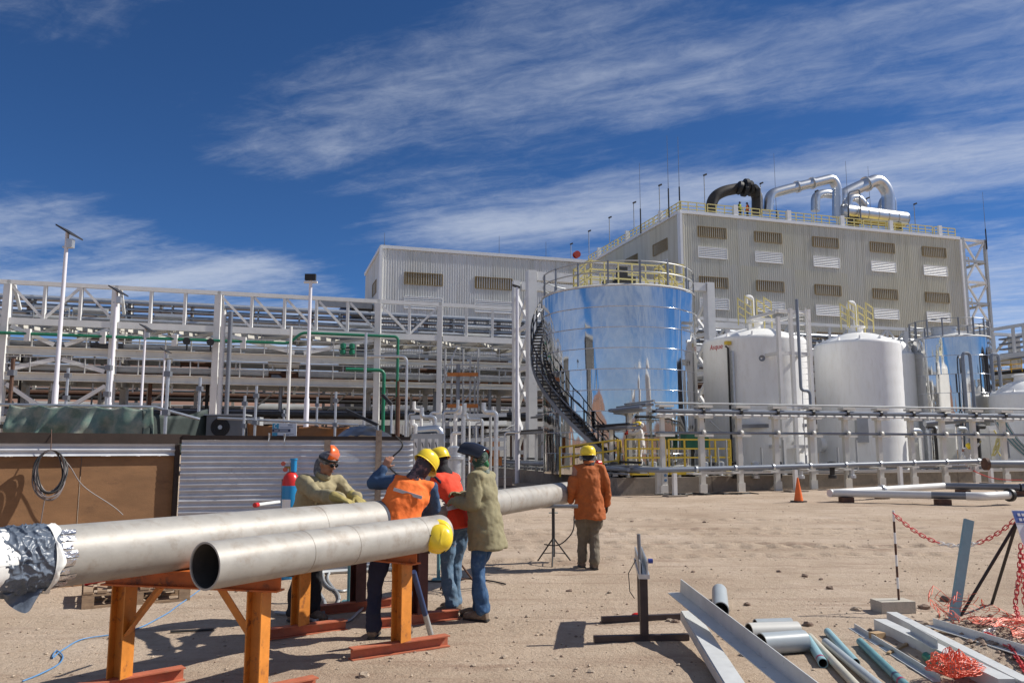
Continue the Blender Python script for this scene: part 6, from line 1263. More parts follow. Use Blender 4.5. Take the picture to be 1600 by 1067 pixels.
def n3(u, v):
    a_ = 2 * math.pi * u; r = .14 * math.sin(math.pi * min(1, v + .04)) * (1 + .5 * mnoise.noise(V((u * 7, v * 7, 1)))); c = gnd(1492, 1052, .06); return (c.x + r * math.cos(a_) * 1.3, c.y + r * math.sin(a_), gz(c.x, c.y) + .02 + .18 * (1 - v) * (1 + .6 * mnoise.noise(V((u * 11, v * 9, 8)))))
net(n3, 36, 22, 'netting_bundle', 'crumpled ball of orange netting on the ends of the steel profiles', .05, .006)
# stones
M_stone = mat('brown stone', (.25, .175, .13), .9, var=.3, scale=12, bump=.5, bscale=30); M_stone2 = mat('pale stone', (.45, .36, .27), .9, var=.2, scale=12, bump=.4, bscale=30)
rn = random.Random(12)
def rock(seed, sub=2):
    import bmesh; bm = bmesh.new(); bmesh.ops.create_icosphere(bm, subdivisions=sub, radius=1)
    for v in bm.verts: n = v.co.normalized(); v.co = n * (.8 + .45 * mnoise.noise(n * 1.7 + V((seed, 0, 0))) + .15 * mnoise.noise(n * 4 + V((0, seed, 0)))); v.co.z *= .62
    me = bpy.data.meshes.new('stone'); bm.to_mesh(me); bm.free(); return me
rocks = [];
for k in range(5):
    for m in (M_stone, M_stone2): me = rock(k * 3.3); me.materials.append(m); rocks.append(me)
big = [(1166, 581, 0)]
spots = [(890, 925, .05, 0), (953, 927, .045, 1), (824, 963, .035, 1), (940, 972, .03, 0), (1083, 893, .04, 0), (1257, 901, .06, 0), (1283, 906, .04, 0), (1297, 920, .06, 0), (1365, 940, .06, 0), (1338, 953, .07, 1), (1262, 976, .07, 0), (1444, 949, .08, 0), (1479, 939, .10, 0), (1449, 980, .07, 1), (1420, 972, .045, 1), (1577, 963, .09, 1), (1168, 945, .05, 0), (1112, 889, .03, 1), (1047, 972, .05, 1), (848, 989, .03, 1), (923, 1052, .04, 1), (788, 1027, .04, 1), (569, 1056, .06, 1), (730, 903, .05, 1), (1055, 974, .05, 0), (1217, 893, .05, 0), (612, 1030, .025, 1), (668, 1022, .03, 1), (160, 938, .03, 0), (60, 940, .02, 1), (740, 1040, .03, 1), (1101, 816, .06, 0), (1148, 810, .05, 0), (987, 815, .05, 0)]
STN = []
for k, (px, py, s, t) in enumerate(spots):
    q = gnd(px, py); q.z = gz(q.x, q.y) + s * .15; o = bpy.data.objects.new('stone', rocks[(k % 5) * 2 + t]); COL.objects.link(o); o.location = q; o.scale = (s, s * .8, s * .9); o.rotation_euler = (0, 0, k * 1.7); STN.append((o, t, s, px, py))
LMK = [('walking man feet', 925, 890), ('tripod pipe stand', 865, 880), ('olive-coat welder boots', 757, 968), ('red-vest worker boots', 705, 957), ('roller stand', 1008, 985), ('vertical pipe stub', 1125, 945), ('three fat pipe stubs', 1220, 1000), ('striped barrier pole block', 1404, 950), ('teal plank foot', 1487, 970), ('teal pipes', 1300, 1000), ('box profile ends', 1385, 970), ('middle orange trestle foot', 640, 1000), ('wooden pallet', 200, 940), ('traffic cone', 1247, 783), ('long blue-grey pipe stanchion', 1054, 773)]
own = {}
for o, t, s, px, py in STN:
    n, x, y = min(LMK, key=lambda l: (l[1] - px) ** 2 + 4 * (l[2] - py) ** 2); own.setdefault((n, x, y), []).append((math.hypot(px - x, py - y), o, t, s, px, py))
for (n, x, y), lst in own.items():
    for i, (d_, o, t, s, px, py) in enumerate(sorted(lst, key=lambda e: e[0])):
        setp(o, ('pale' if t else 'dark brown') + ' loose stone, ' + ('nearest', 'second nearest', 'third nearest', 'fourth nearest', 'fifth nearest', 'sixth nearest', 'seventh nearest', 'eighth nearest')[i] + ' to the ' + n, 'stone', 'loose stones on the sand')
mb = MB(); ico = [(0, 0, 1), (.9, 0, .3), (.28, .85, .3), (-.72, .53, .3), (-.72, -.53, .3), (.28, -.85, .3), (0, 0, -.4)]; icf = [(0, i, i % 5 + 1) for i in range(1, 6)] + [(6, i % 5 + 1, i) for i in range(1, 6)]
def scatter(n, fx, fs, name, m, seed):
    rn = random.Random(seed); mb = MB()
    for _ in range(n):
        x, y = fx(rn); s = fs(rn); z = gz(x, y) + s * .05; a_ = rn.random() * 6.3; ca, sa = math.cos(a_), math.sin(a_); k1, k2, k3 = rn.uniform(.6, 1.3), rn.uniform(.6, 1.3), rn.uniform(.4, .9)
        mb.add([(x + s * (p[0] * ca * k1 - p[1] * sa * k2), y + s * (p[0] * sa * k1 + p[1] * ca * k2), z + s * p[2] * k3) for p in ico], icf)
    mb.build(name, m, None, None, kind='stuff', label=name.replace('_', ' ') + ' scattered on the sandy yard', cat='gravel')
def fxa(r): y = 5 + 24 * r.random() ** 1.6; return ((r.uniform(-.68, .68)) * y + .3, y)
scatter(6000, fxa, lambda r: .004 + .018 * r.random() ** 3.2, 'pale_gravel', M_stone2, 1); scatter(2600, fxa, lambda r: .004 + .02 * r.random() ** 3, 'brown_gravel', M_stone, 2)
scatter(2500, lambda r: (4.75 + r.gauss(0, .5), 6.95 + r.gauss(0, .65)), lambda r: .008 + .035 * r.random() ** 3, 'mound_gravel', M_stone, 3)
# ================================================================ PEOPLE
tx = bpy.data.textures.new('cloth folds', 'CLOUDS'); tx.noise_scale = .17; tx.noise_depth = 2
tx2 = bpy.data.textures.new('cloth creases', 'MARBLE'); tx2.noise_scale = .16; tx2.turbulence = 6
def organic(mb, name, m, T, vox=.012, sm_=4, wr=0., crease=0.):
    wr *= 1.4; crease *= 1.35
    o = mb.build(name, m, T, 180)
    r = o.modifiers.new('remesh', 'REMESH'); r.mode = 'VOXEL'; r.voxel_size = vox; r.use_smooth_shade = True
    s = o.modifiers.new('smooth', 'SMOOTH'); s.factor = .5; s.iterations = sm_
    if wr: d = o.modifiers.new('folds', 'DISPLACE'); d.texture = tx; d.strength = wr; d.mid_level = .5; d.texture_coords = 'LOCAL'
    if crease: d = o.modifiers.new('creases', 'DISPLACE'); d.texture = tx2; d.strength = crease; d.mid_level = .5; d.texture_coords = 'LOCAL'
    return o
M_skin = mat('tanned skin', (.33, .155, .095), .5, var=.1, scale=20); M_beard = mat('dark hair', (.02, .016, .013), .7)
def cloth(n, c, v=.14, r=.85, **k): return mat(n, c, r, var=v, scale=7, bump=.35, bscale=18, **k)
M_khaki = cloth('khaki leather', (.33, .28, .16), col2=(.22, .17, .08), c2=(.52, .75)); M_olive = cloth('olive canvas', (.26, .23, .13), col2=(.19, .16, .09), c2=(.55, .8)); M_leath = cloth('orange brown leather', (.40, .105, .022), col2=(.27, .07, .02), c2=(.5, .75), )
M_vest = cloth('fluorescent orange vest', (.95, .19, .03), .06); M_redv = cloth('red orange vest', (.85, .065, .025), .08); M_navy = cloth('navy work shirt', (.03, .07, .15)); M_dnavy = cloth('dark navy sleeve', (.016, .02, .045))
M_jean = cloth('faded blue jeans', (.085, .15, .23), .25, col2=(.20, .27, .34), c2=(.5, .7)); M_jean2 = cloth('deep blue jeans', (.03, .085, .19), .25, col2=(.09, .17, .28), c2=(.52, .7)); M_cargo = cloth('grey brown cargo trousers', (.15, .125, .09), .2); M_blk = cloth('black work trousers', (.018, .018, .022)); M_boot = mat('dusty leather boot', (.16, .115, .08), .8, var=.25, scale=15, col2=(.28, .22, .17), c2=(.5, .7)); M_refl = mat('silver reflective tape', (.50, .52, .54), .3, metal=.3, var=.05); M_glove = cloth('yellow leather glove', (.36, .29, .10)); M_hat = mat('yellow helmet shell', (.86, .62, .035), .28, var=.05); M_hood = mat('glossy dark hood', (.018, .02, .03), .16, var=.1); M_scarf = cloth('patterned scarf', (.03, .07, .05), .5, col2=(.22, .25, .22), c2=(.5, .56)); M_band = cloth('grey bandana', (.12, .12, .13), .3, col2=(.3, .3, .3), c2=(.5, .6)); M_white_s = cloth('white coverall', (.66, .64, .63), .06); M_dglove = cloth('dark brown glove', (.07, .045, .03))
M_lens = mat('dark lens', (.01, .01, .012), .1)
def unitv(v): return V(v).normalized()
def limb(mb, pts, rr, n=12):
    pts = [V(p) for p in pts]; m = len(pts); rings = []
    for i in range(m):
        a = pts[max(i - 1, 0)]; b = pts[min(i + 1, m - 1)]; t = (b - a).normalized(); s = t.cross(V((.31, .2, .93)));
        if s.length < .1: s = t.cross(V((1, 0, 0)))
        rings.append((pts[i], rr[i], rr[i], s, t))
    mb.loft(rings, n); mb.ell(pts[0], rr[0], rr[0], rr[0], n=10, m=8); mb.ell(pts[-1], rr[-1], rr[-1], rr[-1], n=10, m=8)
    return mb
def rotv(v, ax, an): return Matrix.Rotation(an, 3, ax) @ V(v)
def hand(mb, w, d, pn, th, curl=.5, k=1., fat=1.):
    d = unitv(d); pn = unitv(V(pn) - d * V(pn).dot(d)); sd = d.cross(pn).normalized(); sd = sd if sd.dot(th) > 0 else -sd; w = V(w)
    mb.loft([(w, .026 * fat, .019 * fat, sd, d), (w + d * .03 * k, .036 * fat, .018 * fat, sd, d), (w + d * .085 * k, .041 * fat, .015 * fat, sd, d), (w + d * .092 * k, .036 * fat, .011 * fat, sd, d)], 12)
    ax = pn.cross(d).normalized(); ax = ax if rotv(d, ax, -.3).dot(pn) < 0 else ax
    sgn = 1 if rotv(d, ax, .3).dot(pn) > 0 else -1
    for i, (o, ln) in enumerate(((.030, .074), (.010, .083), (-.011, .077), (-.031, .060))):
        p = w + d * (.083 - .004 * abs(i - 1)) * k + sd * o * fat; q = d.copy() + sd * (.06 * (1.5 - i)); q.normalize(); P = [p - d * .02, p]; cu = curl * (.75 + .15 * i)
        for j, f in enumerate((.45, .32, .23)):
            q = rotv(q, ax, sgn * cu * (.5 if j == 0 else .85)); p = p + q * ln * f * k; P.append(p)
        mb.tube(P, [.0095 * fat, .0095 * fat, .0088 * fat, .008 * fat, .0062 * fat], 8)
    p = w + d * .022 * k + sd * .024 * fat; q = unitv(d * .75 + sd * .75 + pn * .25); P = [p - sd * .01]
    for f in (.5, .3, .25): P.append(p + q * 0); p = p + q * .062 * f * k * 1.2; q = unitv(rotv(q, ax, sgn * curl * .35) + d * .15)
    P.append(p); mb.tube(P, [.012 * fat, .0125 * fat, .011 * fat, .0098 * fat, .0075 * fat], 8)
def hardhat(T, c, up, fw, m=None, r=.125, name='helmet', **kw):
    c = V(c); up = unitv(up); fw = unitv(V(fw) - up * V(fw).dot(up)); rt = fw.cross(up); M = Matrix((rt, fw, up)).transposed()
    mb = MB(); n = 28; vs = []; rings = [(1.0, 0, 0), (1.0, .12, 0), (.985, .35, 0), (.93, .60, 0), (.80, .80, 0), (.60, .93, 0), (.33, .99, 0), (.06, 1.005, 0)]
    for rr_, h, _ in rings:
        for j in range(n):
            a = 2 * math.pi * j / n; k = 1 + (.035 if abs(math.cos(a)) < .22 and h > .3 else 0); vs.append(c + M @ V((r * .90 * rr_ * math.cos(a), r * 1.12 * rr_ * math.sin(a), r * 1.02 * h * k)))
    m_ = len(rings); fs = [(i * n + j, i * n + (j + 1) % n, (i + 1) * n + (j + 1) % n, (i + 1) * n + j) for i in range(m_ - 1) for j in range(n)] + [tuple((m_ - 1) * n + j for j in range(n))]
    mb.add(vs, fs); o = mb.build(name, m or M_hat, T, 60, solid=.004, **kw)
    if T is None: T = o
    mb = MB(); vs = []
    for k_, (e, dz) in enumerate(((0., .004), (1., -.010))):
        for j in range(n):
            a = 2 * math.pi * j / n; f = max(0, math.sin(a)) ** 2; w_ = .012 + .045 * f; vs.append(c + M @ V(((r * .90 + e * w_ * .7) * math.cos(a), (r * 1.12 + e * w_) * math.sin(a), dz - .012 * f * e)))
    mb.add(vs, [(j, (j + 1) % n, n + (j + 1) % n, n + j) for j in range(n)]); mb.build('helmet_brim', m or M_hat, T, 60, solid=.004)
    return o
def face(T, c, fw, up, glasses=False):
    fw = unitv(fw); up = unitv(up); rt = fw.cross(up)
    for s in (-1, 1):
        mb = MB(); mb.ell(c + fw * .083 + rt * s * .031 + up * .012, .011, .008, .008); mb.build('eye', M_tape, T, 180)
        mb = MB(); mb.tube([c + fw * .092 + rt * s * .015 + up * .032, c + fw * .088 + rt * s * .05 + up * .03], .005, 6); mb.build('eyebrow', M_beard, T)
        if glasses: mb = MB(); mb.loft([(c + fw * .088 + rt * s * .036 + up * .013, .030, .019, rt, fw), (c + fw * .098 + rt * s * .033 + up * .013, .028, .018, rt, fw)], 14); mb.build('glasses_lens', M_lens, T)
    mb = MB(); mb.tube([c + fw * .090 - rt * .022 - up * .052, c + fw * .098 - up * .050, c + fw * .090 + rt * .022 - up * .052], .0048, 6); mb.build('mouth', mat('lips', (.25, .08, .06), .5), T)
    if glasses: mb = MB(); mb.tube([c + rt * -.083 + up * .02, c + fw * .07 - rt * .066 + up * .018, c + fw * .098 - rt * .03 + up * .02, c + fw * .098 + rt * .03 + up * .02, c + fw * .07 + rt * .066 + up * .018, c + rt * .083 + up * .02], .004, 6); mb.build('glasses_frame', M_black, T)
def headshape(mb, c, fw, up):
    fw = unitv(fw); up = unitv(up); rt = fw.cross(up); M = Matrix((rt, fw, up)).transposed()
    mb.ell(c + up * .02, .075, .092, .098, M); mb.ell(c + fw * .025 - up * .045, .056, .062, .062, M); mb.ell(c + fw * .06 - up * .088, .028, .026, .022, M)
    mb.loft([(c + fw * .07 + up * .03, .008, .01, rt, -up), (c + fw * .098 - up * .0, .011, .013, rt, -up), (c + fw * .105 - up * .018, .017, .014, rt, -up), (c + fw * .085 - up * .028, .014, .008, rt, -up)], 8)
    for s in (-1, 1): mb.ell(c + rt * s * .078 - up * .0 - fw * .008, .010, .019, .031, M)
def person(label, base, yaw, J, dress, hz=1.0, vox=.009, name='person', group=None):
    f = V((math.cos(yaw), math.sin(yaw), 0)); r = V((math.sin(yaw), -math.cos(yaw), 0)); b = V(base)
    def w(p): return b + r * p[0] + f * p[1] + ZZ * p[2]
    P = {k: w(v) for k, v in J.items() if k[0] != '_'}; T = thing(name, b, label, 'person', group)
    hf_ = unitv(r * J.get('_look', (0, 1, 0))[0] + f * J.get('_look', (0, 1, 0))[1] + ZZ * J.get('_look', (0, 1, 0))[2]); hu = unitv(r * J.get('_hup', (0, 0, 1))[0] + f * J.get('_hup', (0, 0, 1))[1] + ZZ * J.get('_hup', (0, 0, 1))[2]); hu = unitv(hu - hf_ * hu.dot(hf_)) if abs(hu.dot(hf_)) > .01 else hu
    sh = unitv(P['shR'] - P['shL']); hp = unitv(P['hipR'] - P['hipL']); pel = (P['hipR'] + P['hipL']) / 2; chest = (P['shR'] + P['shL']) / 2; sp = unitv(chest - pel); mid = pel.lerp(chest, .5); mid = w(J['waist']) if 'waist' in J else mid
    neck = chest + sp * .05; head = P['head']
    # continuous body
    mb = MB(); mb.loft([(pel - sp * .06, .14, .10, hp, sp), (pel + sp * .04, .155, .11, hp, sp), (mid, .132, .095, (hp + sh) / 2, sp), (mid.lerp(chest, .6), .155, .108, sh, sp), (chest - sp * .02, .15, .09, sh, sp), (neck, .06, .055, sh, sp)], 16)
    limb(mb, [neck - sp * .04, neck.lerp(head, .35), head - hu * .05], [.06, .055, .053]); headshape(mb, head, hf_, hu)
    for s in 'LR':
        limb(mb, [P['sh' + s], P['sh' + s].lerp(P['el' + s], .5), P['el' + s]], [.056, .047, .040]); limb(mb, [P['el' + s], P['el' + s].lerp(P['wr' + s], .35), P['wr' + s]], [.040, .039, .026])
        limb(mb, [P['hip' + s], P['hip' + s].lerp(P['kn' + s], .5), P['kn' + s]], [.088, .076, .056]); limb(mb, [P['kn' + s], P['kn' + s].lerp(P['an' + s], .35), P['an' + s]], [.055, .052, .036])
        d = J.get('_hd' + s); d = unitv(r * d[0] + f * d[1] + ZZ * d[2]) if d else unitv(P['wr' + s] - P['el' + s]); pn = J.get('_pn' + s, (-1 if s == 'R' else 1, 0, 0)); pn = r * pn[0] + f * pn[1] + ZZ * pn[2]
        th = J.get('_th' + s, (0, 1, 0)); th = r * th[0] + f * th[1] + ZZ * th[2]; P['hd' + s] = (d, pn, th); hand(mb, P['wr' + s], d, pn, th, J.get('_curl', .5))
        to = J.get('_toe' + s, (0, 1, 0)); to = unitv(r * to[0] + f * to[1]); P['toe' + s] = to; a = P['an' + s]; mb.loft([(a + to * -.03 - ZZ * .05, .035, .03, r, to), (a + to * .08 - ZZ * .055, .042, .028, r, to), (a + to * .17 - ZZ * .065, .036, .02, r, to)], 10)
    organic(mb, 'body', M_skin, T, vox, 2)
    D = dress
    # trousers
    tm, k = D['trousers'], D.get('tk', 1.); mb = MB(); mb.loft([(pel - sp * .09, .15 * k, .12 * k, hp, sp), (pel + sp * .02, .175 * k, .135 * k, hp, sp), (pel + sp * .13, .16, .12, hp, sp)], 16)
    for s in 'LR':
        a, b_, c = P['hip' + s], P['kn' + s], P['an' + s]; e = c + (b_ - c).normalized() * .02
        limb(mb, [a, a.lerp(b_, .5), b_], [.108 * k, .096 * k, .080 * k]); limb(mb, [b_, b_.lerp(e, .3), b_.lerp(e, .75), e], [.080 * k, .078 * k, .074 * k, .078 * k])
        if D.get('pockets'): q = a.lerp(b_, .62) + (r if s == 'R' else -r) * .075; mb.ell(q, .045, .075, .10)
    organic(mb, 'trousers', tm, T, .012, 3, .030, .014)
    for s in 'LR':
        a, to = P['an' + s], P['toe' + s]; sd = to.cross(ZZ); zb = gz(a.x, a.y) if D.get('ground', 1) else b.z; mb = MB()
        z0 = zb + .002; az = a.z
        limb(mb, [a + ZZ * .04, V((a.x, a.y, z0 + .06))], [.054, .052]); mb.loft([(V((a.x, a.y, z0 + .05)) - to * .055, .042, .045, sd, to), (V((a.x, a.y, z0 + .052)) + to * .02, .05, .05, sd, to), (V((a.x, a.y, z0 + .048)) + to * .12, .052, .044, sd, to), (V((a.x, a.y, z0 + .04)) + to * .19, .046, .034, sd, to), (V((a.x, a.y, z0 + .035)) + to * .215, .025, .022, sd, to)], 12)
        o = organic(mb, 'boot', D.get('boot', M_boot), T, .010, 2)
        mb = MB(); mb.loft([(V((a.x, a.y, z0 + .012)) - to * .062, .04, .013, sd, to), (V((a.x, a.y, z0 + .012)) + to * .12, .054, .013, sd, to), (V((a.x, a.y, z0 + .012)) + to * .21, .036, .013, sd, to)], 12); mb.build('boot_sole', M_dark, T)
    # top layers
    def torso(mb, k, hem, rx=1., ry=1., flare=1.):
        hz_ = pel + sp * hem; mb.loft([(hz_, .19 * k * flare, .15 * k * flare * ry, hp, sp), (pel.lerp(mid, .3) if hem < 0 else hz_ + sp * .03, .185 * k, .145 * k * ry, hp, sp), (mid, .172 * k, .13 * k * ry, (hp + sh) / 2, sp), (mid.lerp(chest, .55), .185 * k, .135 * k * ry, sh, sp), (chest + sp * .0, .175 * k, .11 * k * ry, sh, sp), (chest + sp * .05, .09, .075, sh, sp), (chest + sp * .085, .066, .064, sh, sp)], 20)
    def sleeves(mb, k, cut=1., cuff=1.):
        for s in 'LR':
            a, e, c = P['sh' + s], P['el' + s], P['wr' + s]; limb(mb, [chest.lerp(a, .45), a, a.lerp(e, .5), e], [.07 * k, .074 * k, .064 * k, .056 * k]); limb(mb, [e, e.lerp(c, .4), e.lerp(c, .96)], [.056 * k, .053 * k, .047 * k * cuff])
    if 'jacket' in D:
        mb = MB(); torso(mb, D.get('jk', 1.1), D.get('hem', -.16), flare=D.get('flare', 1.05)); sleeves(mb, D.get('sk', 1.1)); organic(mb, 'jacket', D['jacket'], T, .012, 3, D.get('jw', .032), .014)
        mb = MB(); mb.lathe(chest + sp * .07, [(.068, -.02), (.078, .0), (.074, .035), (.066, .04)], 20, False, False, axis=sp); mb.build('collar', D['jacket'], T, 60, solid=.008)
    if 'shirt' in D:
        mb = MB(); torso(mb, .93, -.02); sleeves(mb, D.get('sk', 1.0)); organic(mb, 'shirt', D['shirt'], T, .012, 3, .022, .012)
    if 'vest' in D:
        mb = MB(); k = 1.06; torso(mb, k * D.get('vk', 1.), D.get('hem', -.10), flare=1.06)
        for s in 'LR': limb(mb, [chest.lerp(P['sh' + s], .4), chest.lerp(P['sh' + s], .92)], [.082, .078])
        organic(mb, 'vest', D['vest'], T, .012, 3, .022, .010)
        for t in D.get('bands', ()):
            c = pel.lerp(chest, t); mb = MB(); mb.loft([(c - sp * .024, .203 * k, .158 * k, (hp + sh) / 2, sp), (c + sp * .024, .203 * k, .158 * k, (hp + sh) / 2, sp)], 36); mb.f = mb.f[:-2]; mb.build('reflective_band', M_refl, T, 60)
        if D.get('shband'):
            a, c = chest - f * .165 - sh * .13 + sp * -.05, chest - f * .163 + sh * .15 + sp * -.085; mb = MB(); mb.beam(a, c, .03, .012, up=f); mb.build('reflective_band', M_refl, T, None)
    if 'glove' in D:
        for s in 'LR':
            if s in D.get('noglove', ''): continue
            d, pn, th = P['hd' + s]; mb = MB(); hand(mb, P['wr' + s], d, pn, th, J.get('_curl', .5), 1.06, 1.28); limb(mb, [P['wr' + s] - d * .07, P['wr' + s] - d * .01, P['wr' + s] + d * .01], [.047, .040, .034]); organic(mb, 'glove', D['glove'], T, .006, 2)
    if 'scarf' in D:
        mb = MB(); limb(mb, [neck - sp * .0, neck.lerp(head, .45), head - hu * .04], [.088, .078, .084]); mb.ell(head - hf_ * .02 + hu * .01, .088, .092, .10); organic(mb, 'scarf', D['scarf'], T, .010, 2, .016)
    return T, P, head, hf_, hu, f, r
def std(hip=.92, sh=1.42, lean=0., hw=.09, sw=.185, head=None):
    return dict(hipL=(-hw, 0, hip), hipR=(hw, 0, hip), knL=(-hw - .01, .03, .49), knR=(hw + .01, .03, .49), anL=(-hw - .015, 0, .09), anR=(hw + .015, 0, .09), shL=(-sw, lean, sh), shR=(sw, lean, sh), head=head or (0, lean + .03, sh + .20),
                elL=(-sw - .06, lean - .03, sh - .29), elR=(sw + .06, lean - .03, sh - .29), wrL=(-sw - .06, lean + .08, sh - .53), wrR=(sw + .06, lean + .08, sh - .53))
# --- man in orange-brown leather jacket walking away
base = gnd(922, 888); J = std(.90, 1.43); J.update(anL=(-.075, .16, .10), knL=(-.085, .10, .50), anR=(.065, -.04, .09), knR=(.075, .06, .49), hipL=(-.085, 0, .90), hipR=(.085, 0, .90), elL=(-.265, -.04, 1.15), wrL=(-.25, .13, .96), elR=(.27, -.03, 1.14), wrR=(.275, .06, .90), head=(.0, .05, 1.60), _curl=.75)
T, P, hd, hf_, hu, f, r = person('man in orange-brown leather jacket and cargo trousers walking away across the yard', base, R(97), J, dict(trousers=M_cargo, tk=1.06, pockets=1, jacket=M_leath, jk=1.1, hem=-.20, flare=1.14, sk=1.12, glove=M_dglove, scarf=M_blk))
hardhat(T, hd + hu * .035, hu, hf_)
for s in (-1, 1):
    mb = MB(); mb.lathe(hd + r * s * .095 - ZZ * .02, [(.035, 0), (.038, .02), (.02, .035)], 14, axis=r * s); mb.build('respirator_filter', M_lgrey, T)
    mb = MB(); mb.tube([hd + r * s * .08 + ZZ * .03, hd + r * s * .09 - f * .05 - ZZ * .03, hd + r * s * .02 - f * .09 - ZZ * .05], .008, 6); mb.build('strap', M_band, T)
mb = MB(); q = hd + r * .15 + f * .13 - ZZ * .10; mb.lathe(q, [(.03, 0), (.045, .02), (.045, .08), (.03, .1)], 14, axis=r + f * .5); mb.build('red_filter', MATS['red enamel'], T)
# --- man in olive coat with flipped-up welding hood, facing left
base = gnd(758, 966); J = std(.93, 1.42, .03); J.update(anL=(-.10, -.02, .09), anR=(.07, .10, .09), knL=(-.10, .04, .50), knR=(.08, .12, .50), shL=(-.19, .03, 1.42), shR=(.19, .06, 1.42), elL=(-.25, .02, 1.15), wrL=(-.13, .27, 1.17), elR=(.24, .10, 1.16), wrR=(.10, .33, 1.22), head=(0, .08, 1.61), _hdL=(.25, .95, .1), _pnL=(.6, 0, -.8), _thL=(.3, 0, 1), _pnR=(-.6, 0, -.8), _thR=(0, 0, 1), _curl=1.0, _look=(0, 1, -.1))
T, P, hd, hf_, hu, f, r = person('welder in olive canvas coat and blue jeans with dark welding hood flipped up', base, R(157), J, dict(trousers=M_jean2, tk=1.0, jacket=M_olive, jk=1.16, hem=-.24, flare=1.10, sk=1.16, glove=M_olive, scarf=M_scarf))
mb = MB(); fw = unitv(hf_ * .93 + ZZ * .38); up = unitv(ZZ * .93 - hf_ * .38)
rt = fw.cross(up); M3 = Matrix((rt, fw, up)).transposed(); vs = []; n = 24
for i in range(13):
    t = i / 12
    for j in range(n + 1):
        a = math.pi * j / n - .0; k = math.sin(math.pi * (.16 + .62 * t)); q = V((.118 * math.cos(a) * (.75 + .4 * k), -.06 + .27 * t, .02 + .125 * math.sin(a) * (.62 + .45 * k) - .01 * t)); vs.append(hd + M3 @ q)
mb.add(vs, [(i * (n + 1) + j, i * (n + 1) + j + 1, (i + 1) * (n + 1) + j + 1, (i + 1) * (n + 1) + j) for i in range(12) for j in range(n)] + [tuple(12 * (n + 1) + j for j in range(n + 1))]); mb.build('welding_hood', M_hood, T, 60, solid=.005)
mb = MB(); mb.beam(hd + M3 @ V((0, .215, .06)), hd + M3 @ V((0, .223, .06)), .11, .08, up=up); mb.build('hood_window', M_lens, T, None)
mb = MB(); limb(mb, [hd - hf_ * .06 - ZZ * .03, hd - hf_ * .09 - ZZ * .07], [.045, .03]); organic(mb, 'green_knot', cloth('green bandana', (.02, .17, .06), .3, col2=(.3, .35, .3), c2=(.55, .6)), T, .01, 2)
# --- man in red vest
base = gnd(712, 957); J = std(.93, 1.40, .12); J.update(anL=(-.09, -.03, .09), anR=(.10, .08, .09), knL=(-.09, .06, .50), knR=(.10, .12, .50), shL=(-.17, .14, 1.38), shR=(.17, .17, 1.38), elL=(-.23, .26, 1.14), wrL=(-.06, .44, 1.08), elR=(.20, .30, 1.14), wrR=(.05, .48, 1.06), head=(0, .26, 1.56), _look=(0, 1, -.35), _hup=(0, .2, 1), _pnL=(.5, 0, -.8), _pnR=(-.5, 0, -.8), _thL=(0, 0, 1), _thR=(0, 0, 1))
T, P, hd, hf_, hu, f, r = person('worker in red vest, yellow helmet and torn faded jeans looking down at the joint', base, R(143), J, dict(trousers=M_jean, tk=1.0, shirt=M_dnavy, vest=M_redv, hem=-.08, bands=(.30,), sk=1.05, scarf=M_blk, glove=M_dglove))
hardhat(T, hd + hu * .04, hu, hf_)
for s in (-1, 1): mb = MB(); mb.tube([hd + r * s * .085 + hu * .05, hd + r * s * .09 - hu * .02, hd + hf_ * .05 - hu * .09], .007, 6); mb.build('chin_strap', M_black, T)
# --- man in orange vest with raised arm
base = V((at(598, 968, 7.62).x, 7.62, 0)); J = std(.95, 1.40); J.update(anL=(-.09, 0, .09), anR=(.20, .04, .09), knL=(-.08, .03, .50), knR=(.16, .06, .50), hipL=(.0, 0, .93), hipR=(.17, .02, .93), waist=(.15, .05, 1.17), shL=(.06, .12, 1.40), shR=(.40, .15, 1.34), elL=(-.17, .20, 1.38), wrL=(-.06, .22, 1.53), elR=(.42, .35, 1.14), wrR=(.25, .50, 1.06), head=(.33, .20, 1.55), _look=(.15, .85, -.55), _hup=(.45, .25, .85), _pnR=(0, 0, -1), _thR=(-1, 0, 0), _hdL=(.45, .1, .9), _pnL=(0, 1, 0), _thL=(1, 0, 0), _curl=.8)
T, P, hd, hf_, hu, f, r = person('worker in bright orange vest leaning over the pipe joint with one arm raised', base, R(88), J, dict(trousers=M_dnavy, shirt=M_navy, vest=M_vest, hem=-.14, vk=1.10, shband=1, sk=1.08, scarf=cloth('dark patterned scarf', (.04, .035, .045), .5, col2=(.20, .12, .12), c2=(.5, .58))))
hardhat(T, hd + hu * .03, hu, hf_); mb = MB(); c = (P['shL'] + P['shR']) / 2; mb.lathe(c + (hd - c) * .22, [(.085, -.03), (.08, .03)], 18, False, False, axis=hd - c); mb.build('vest_collar', M_vest, T, 60, solid=.01)
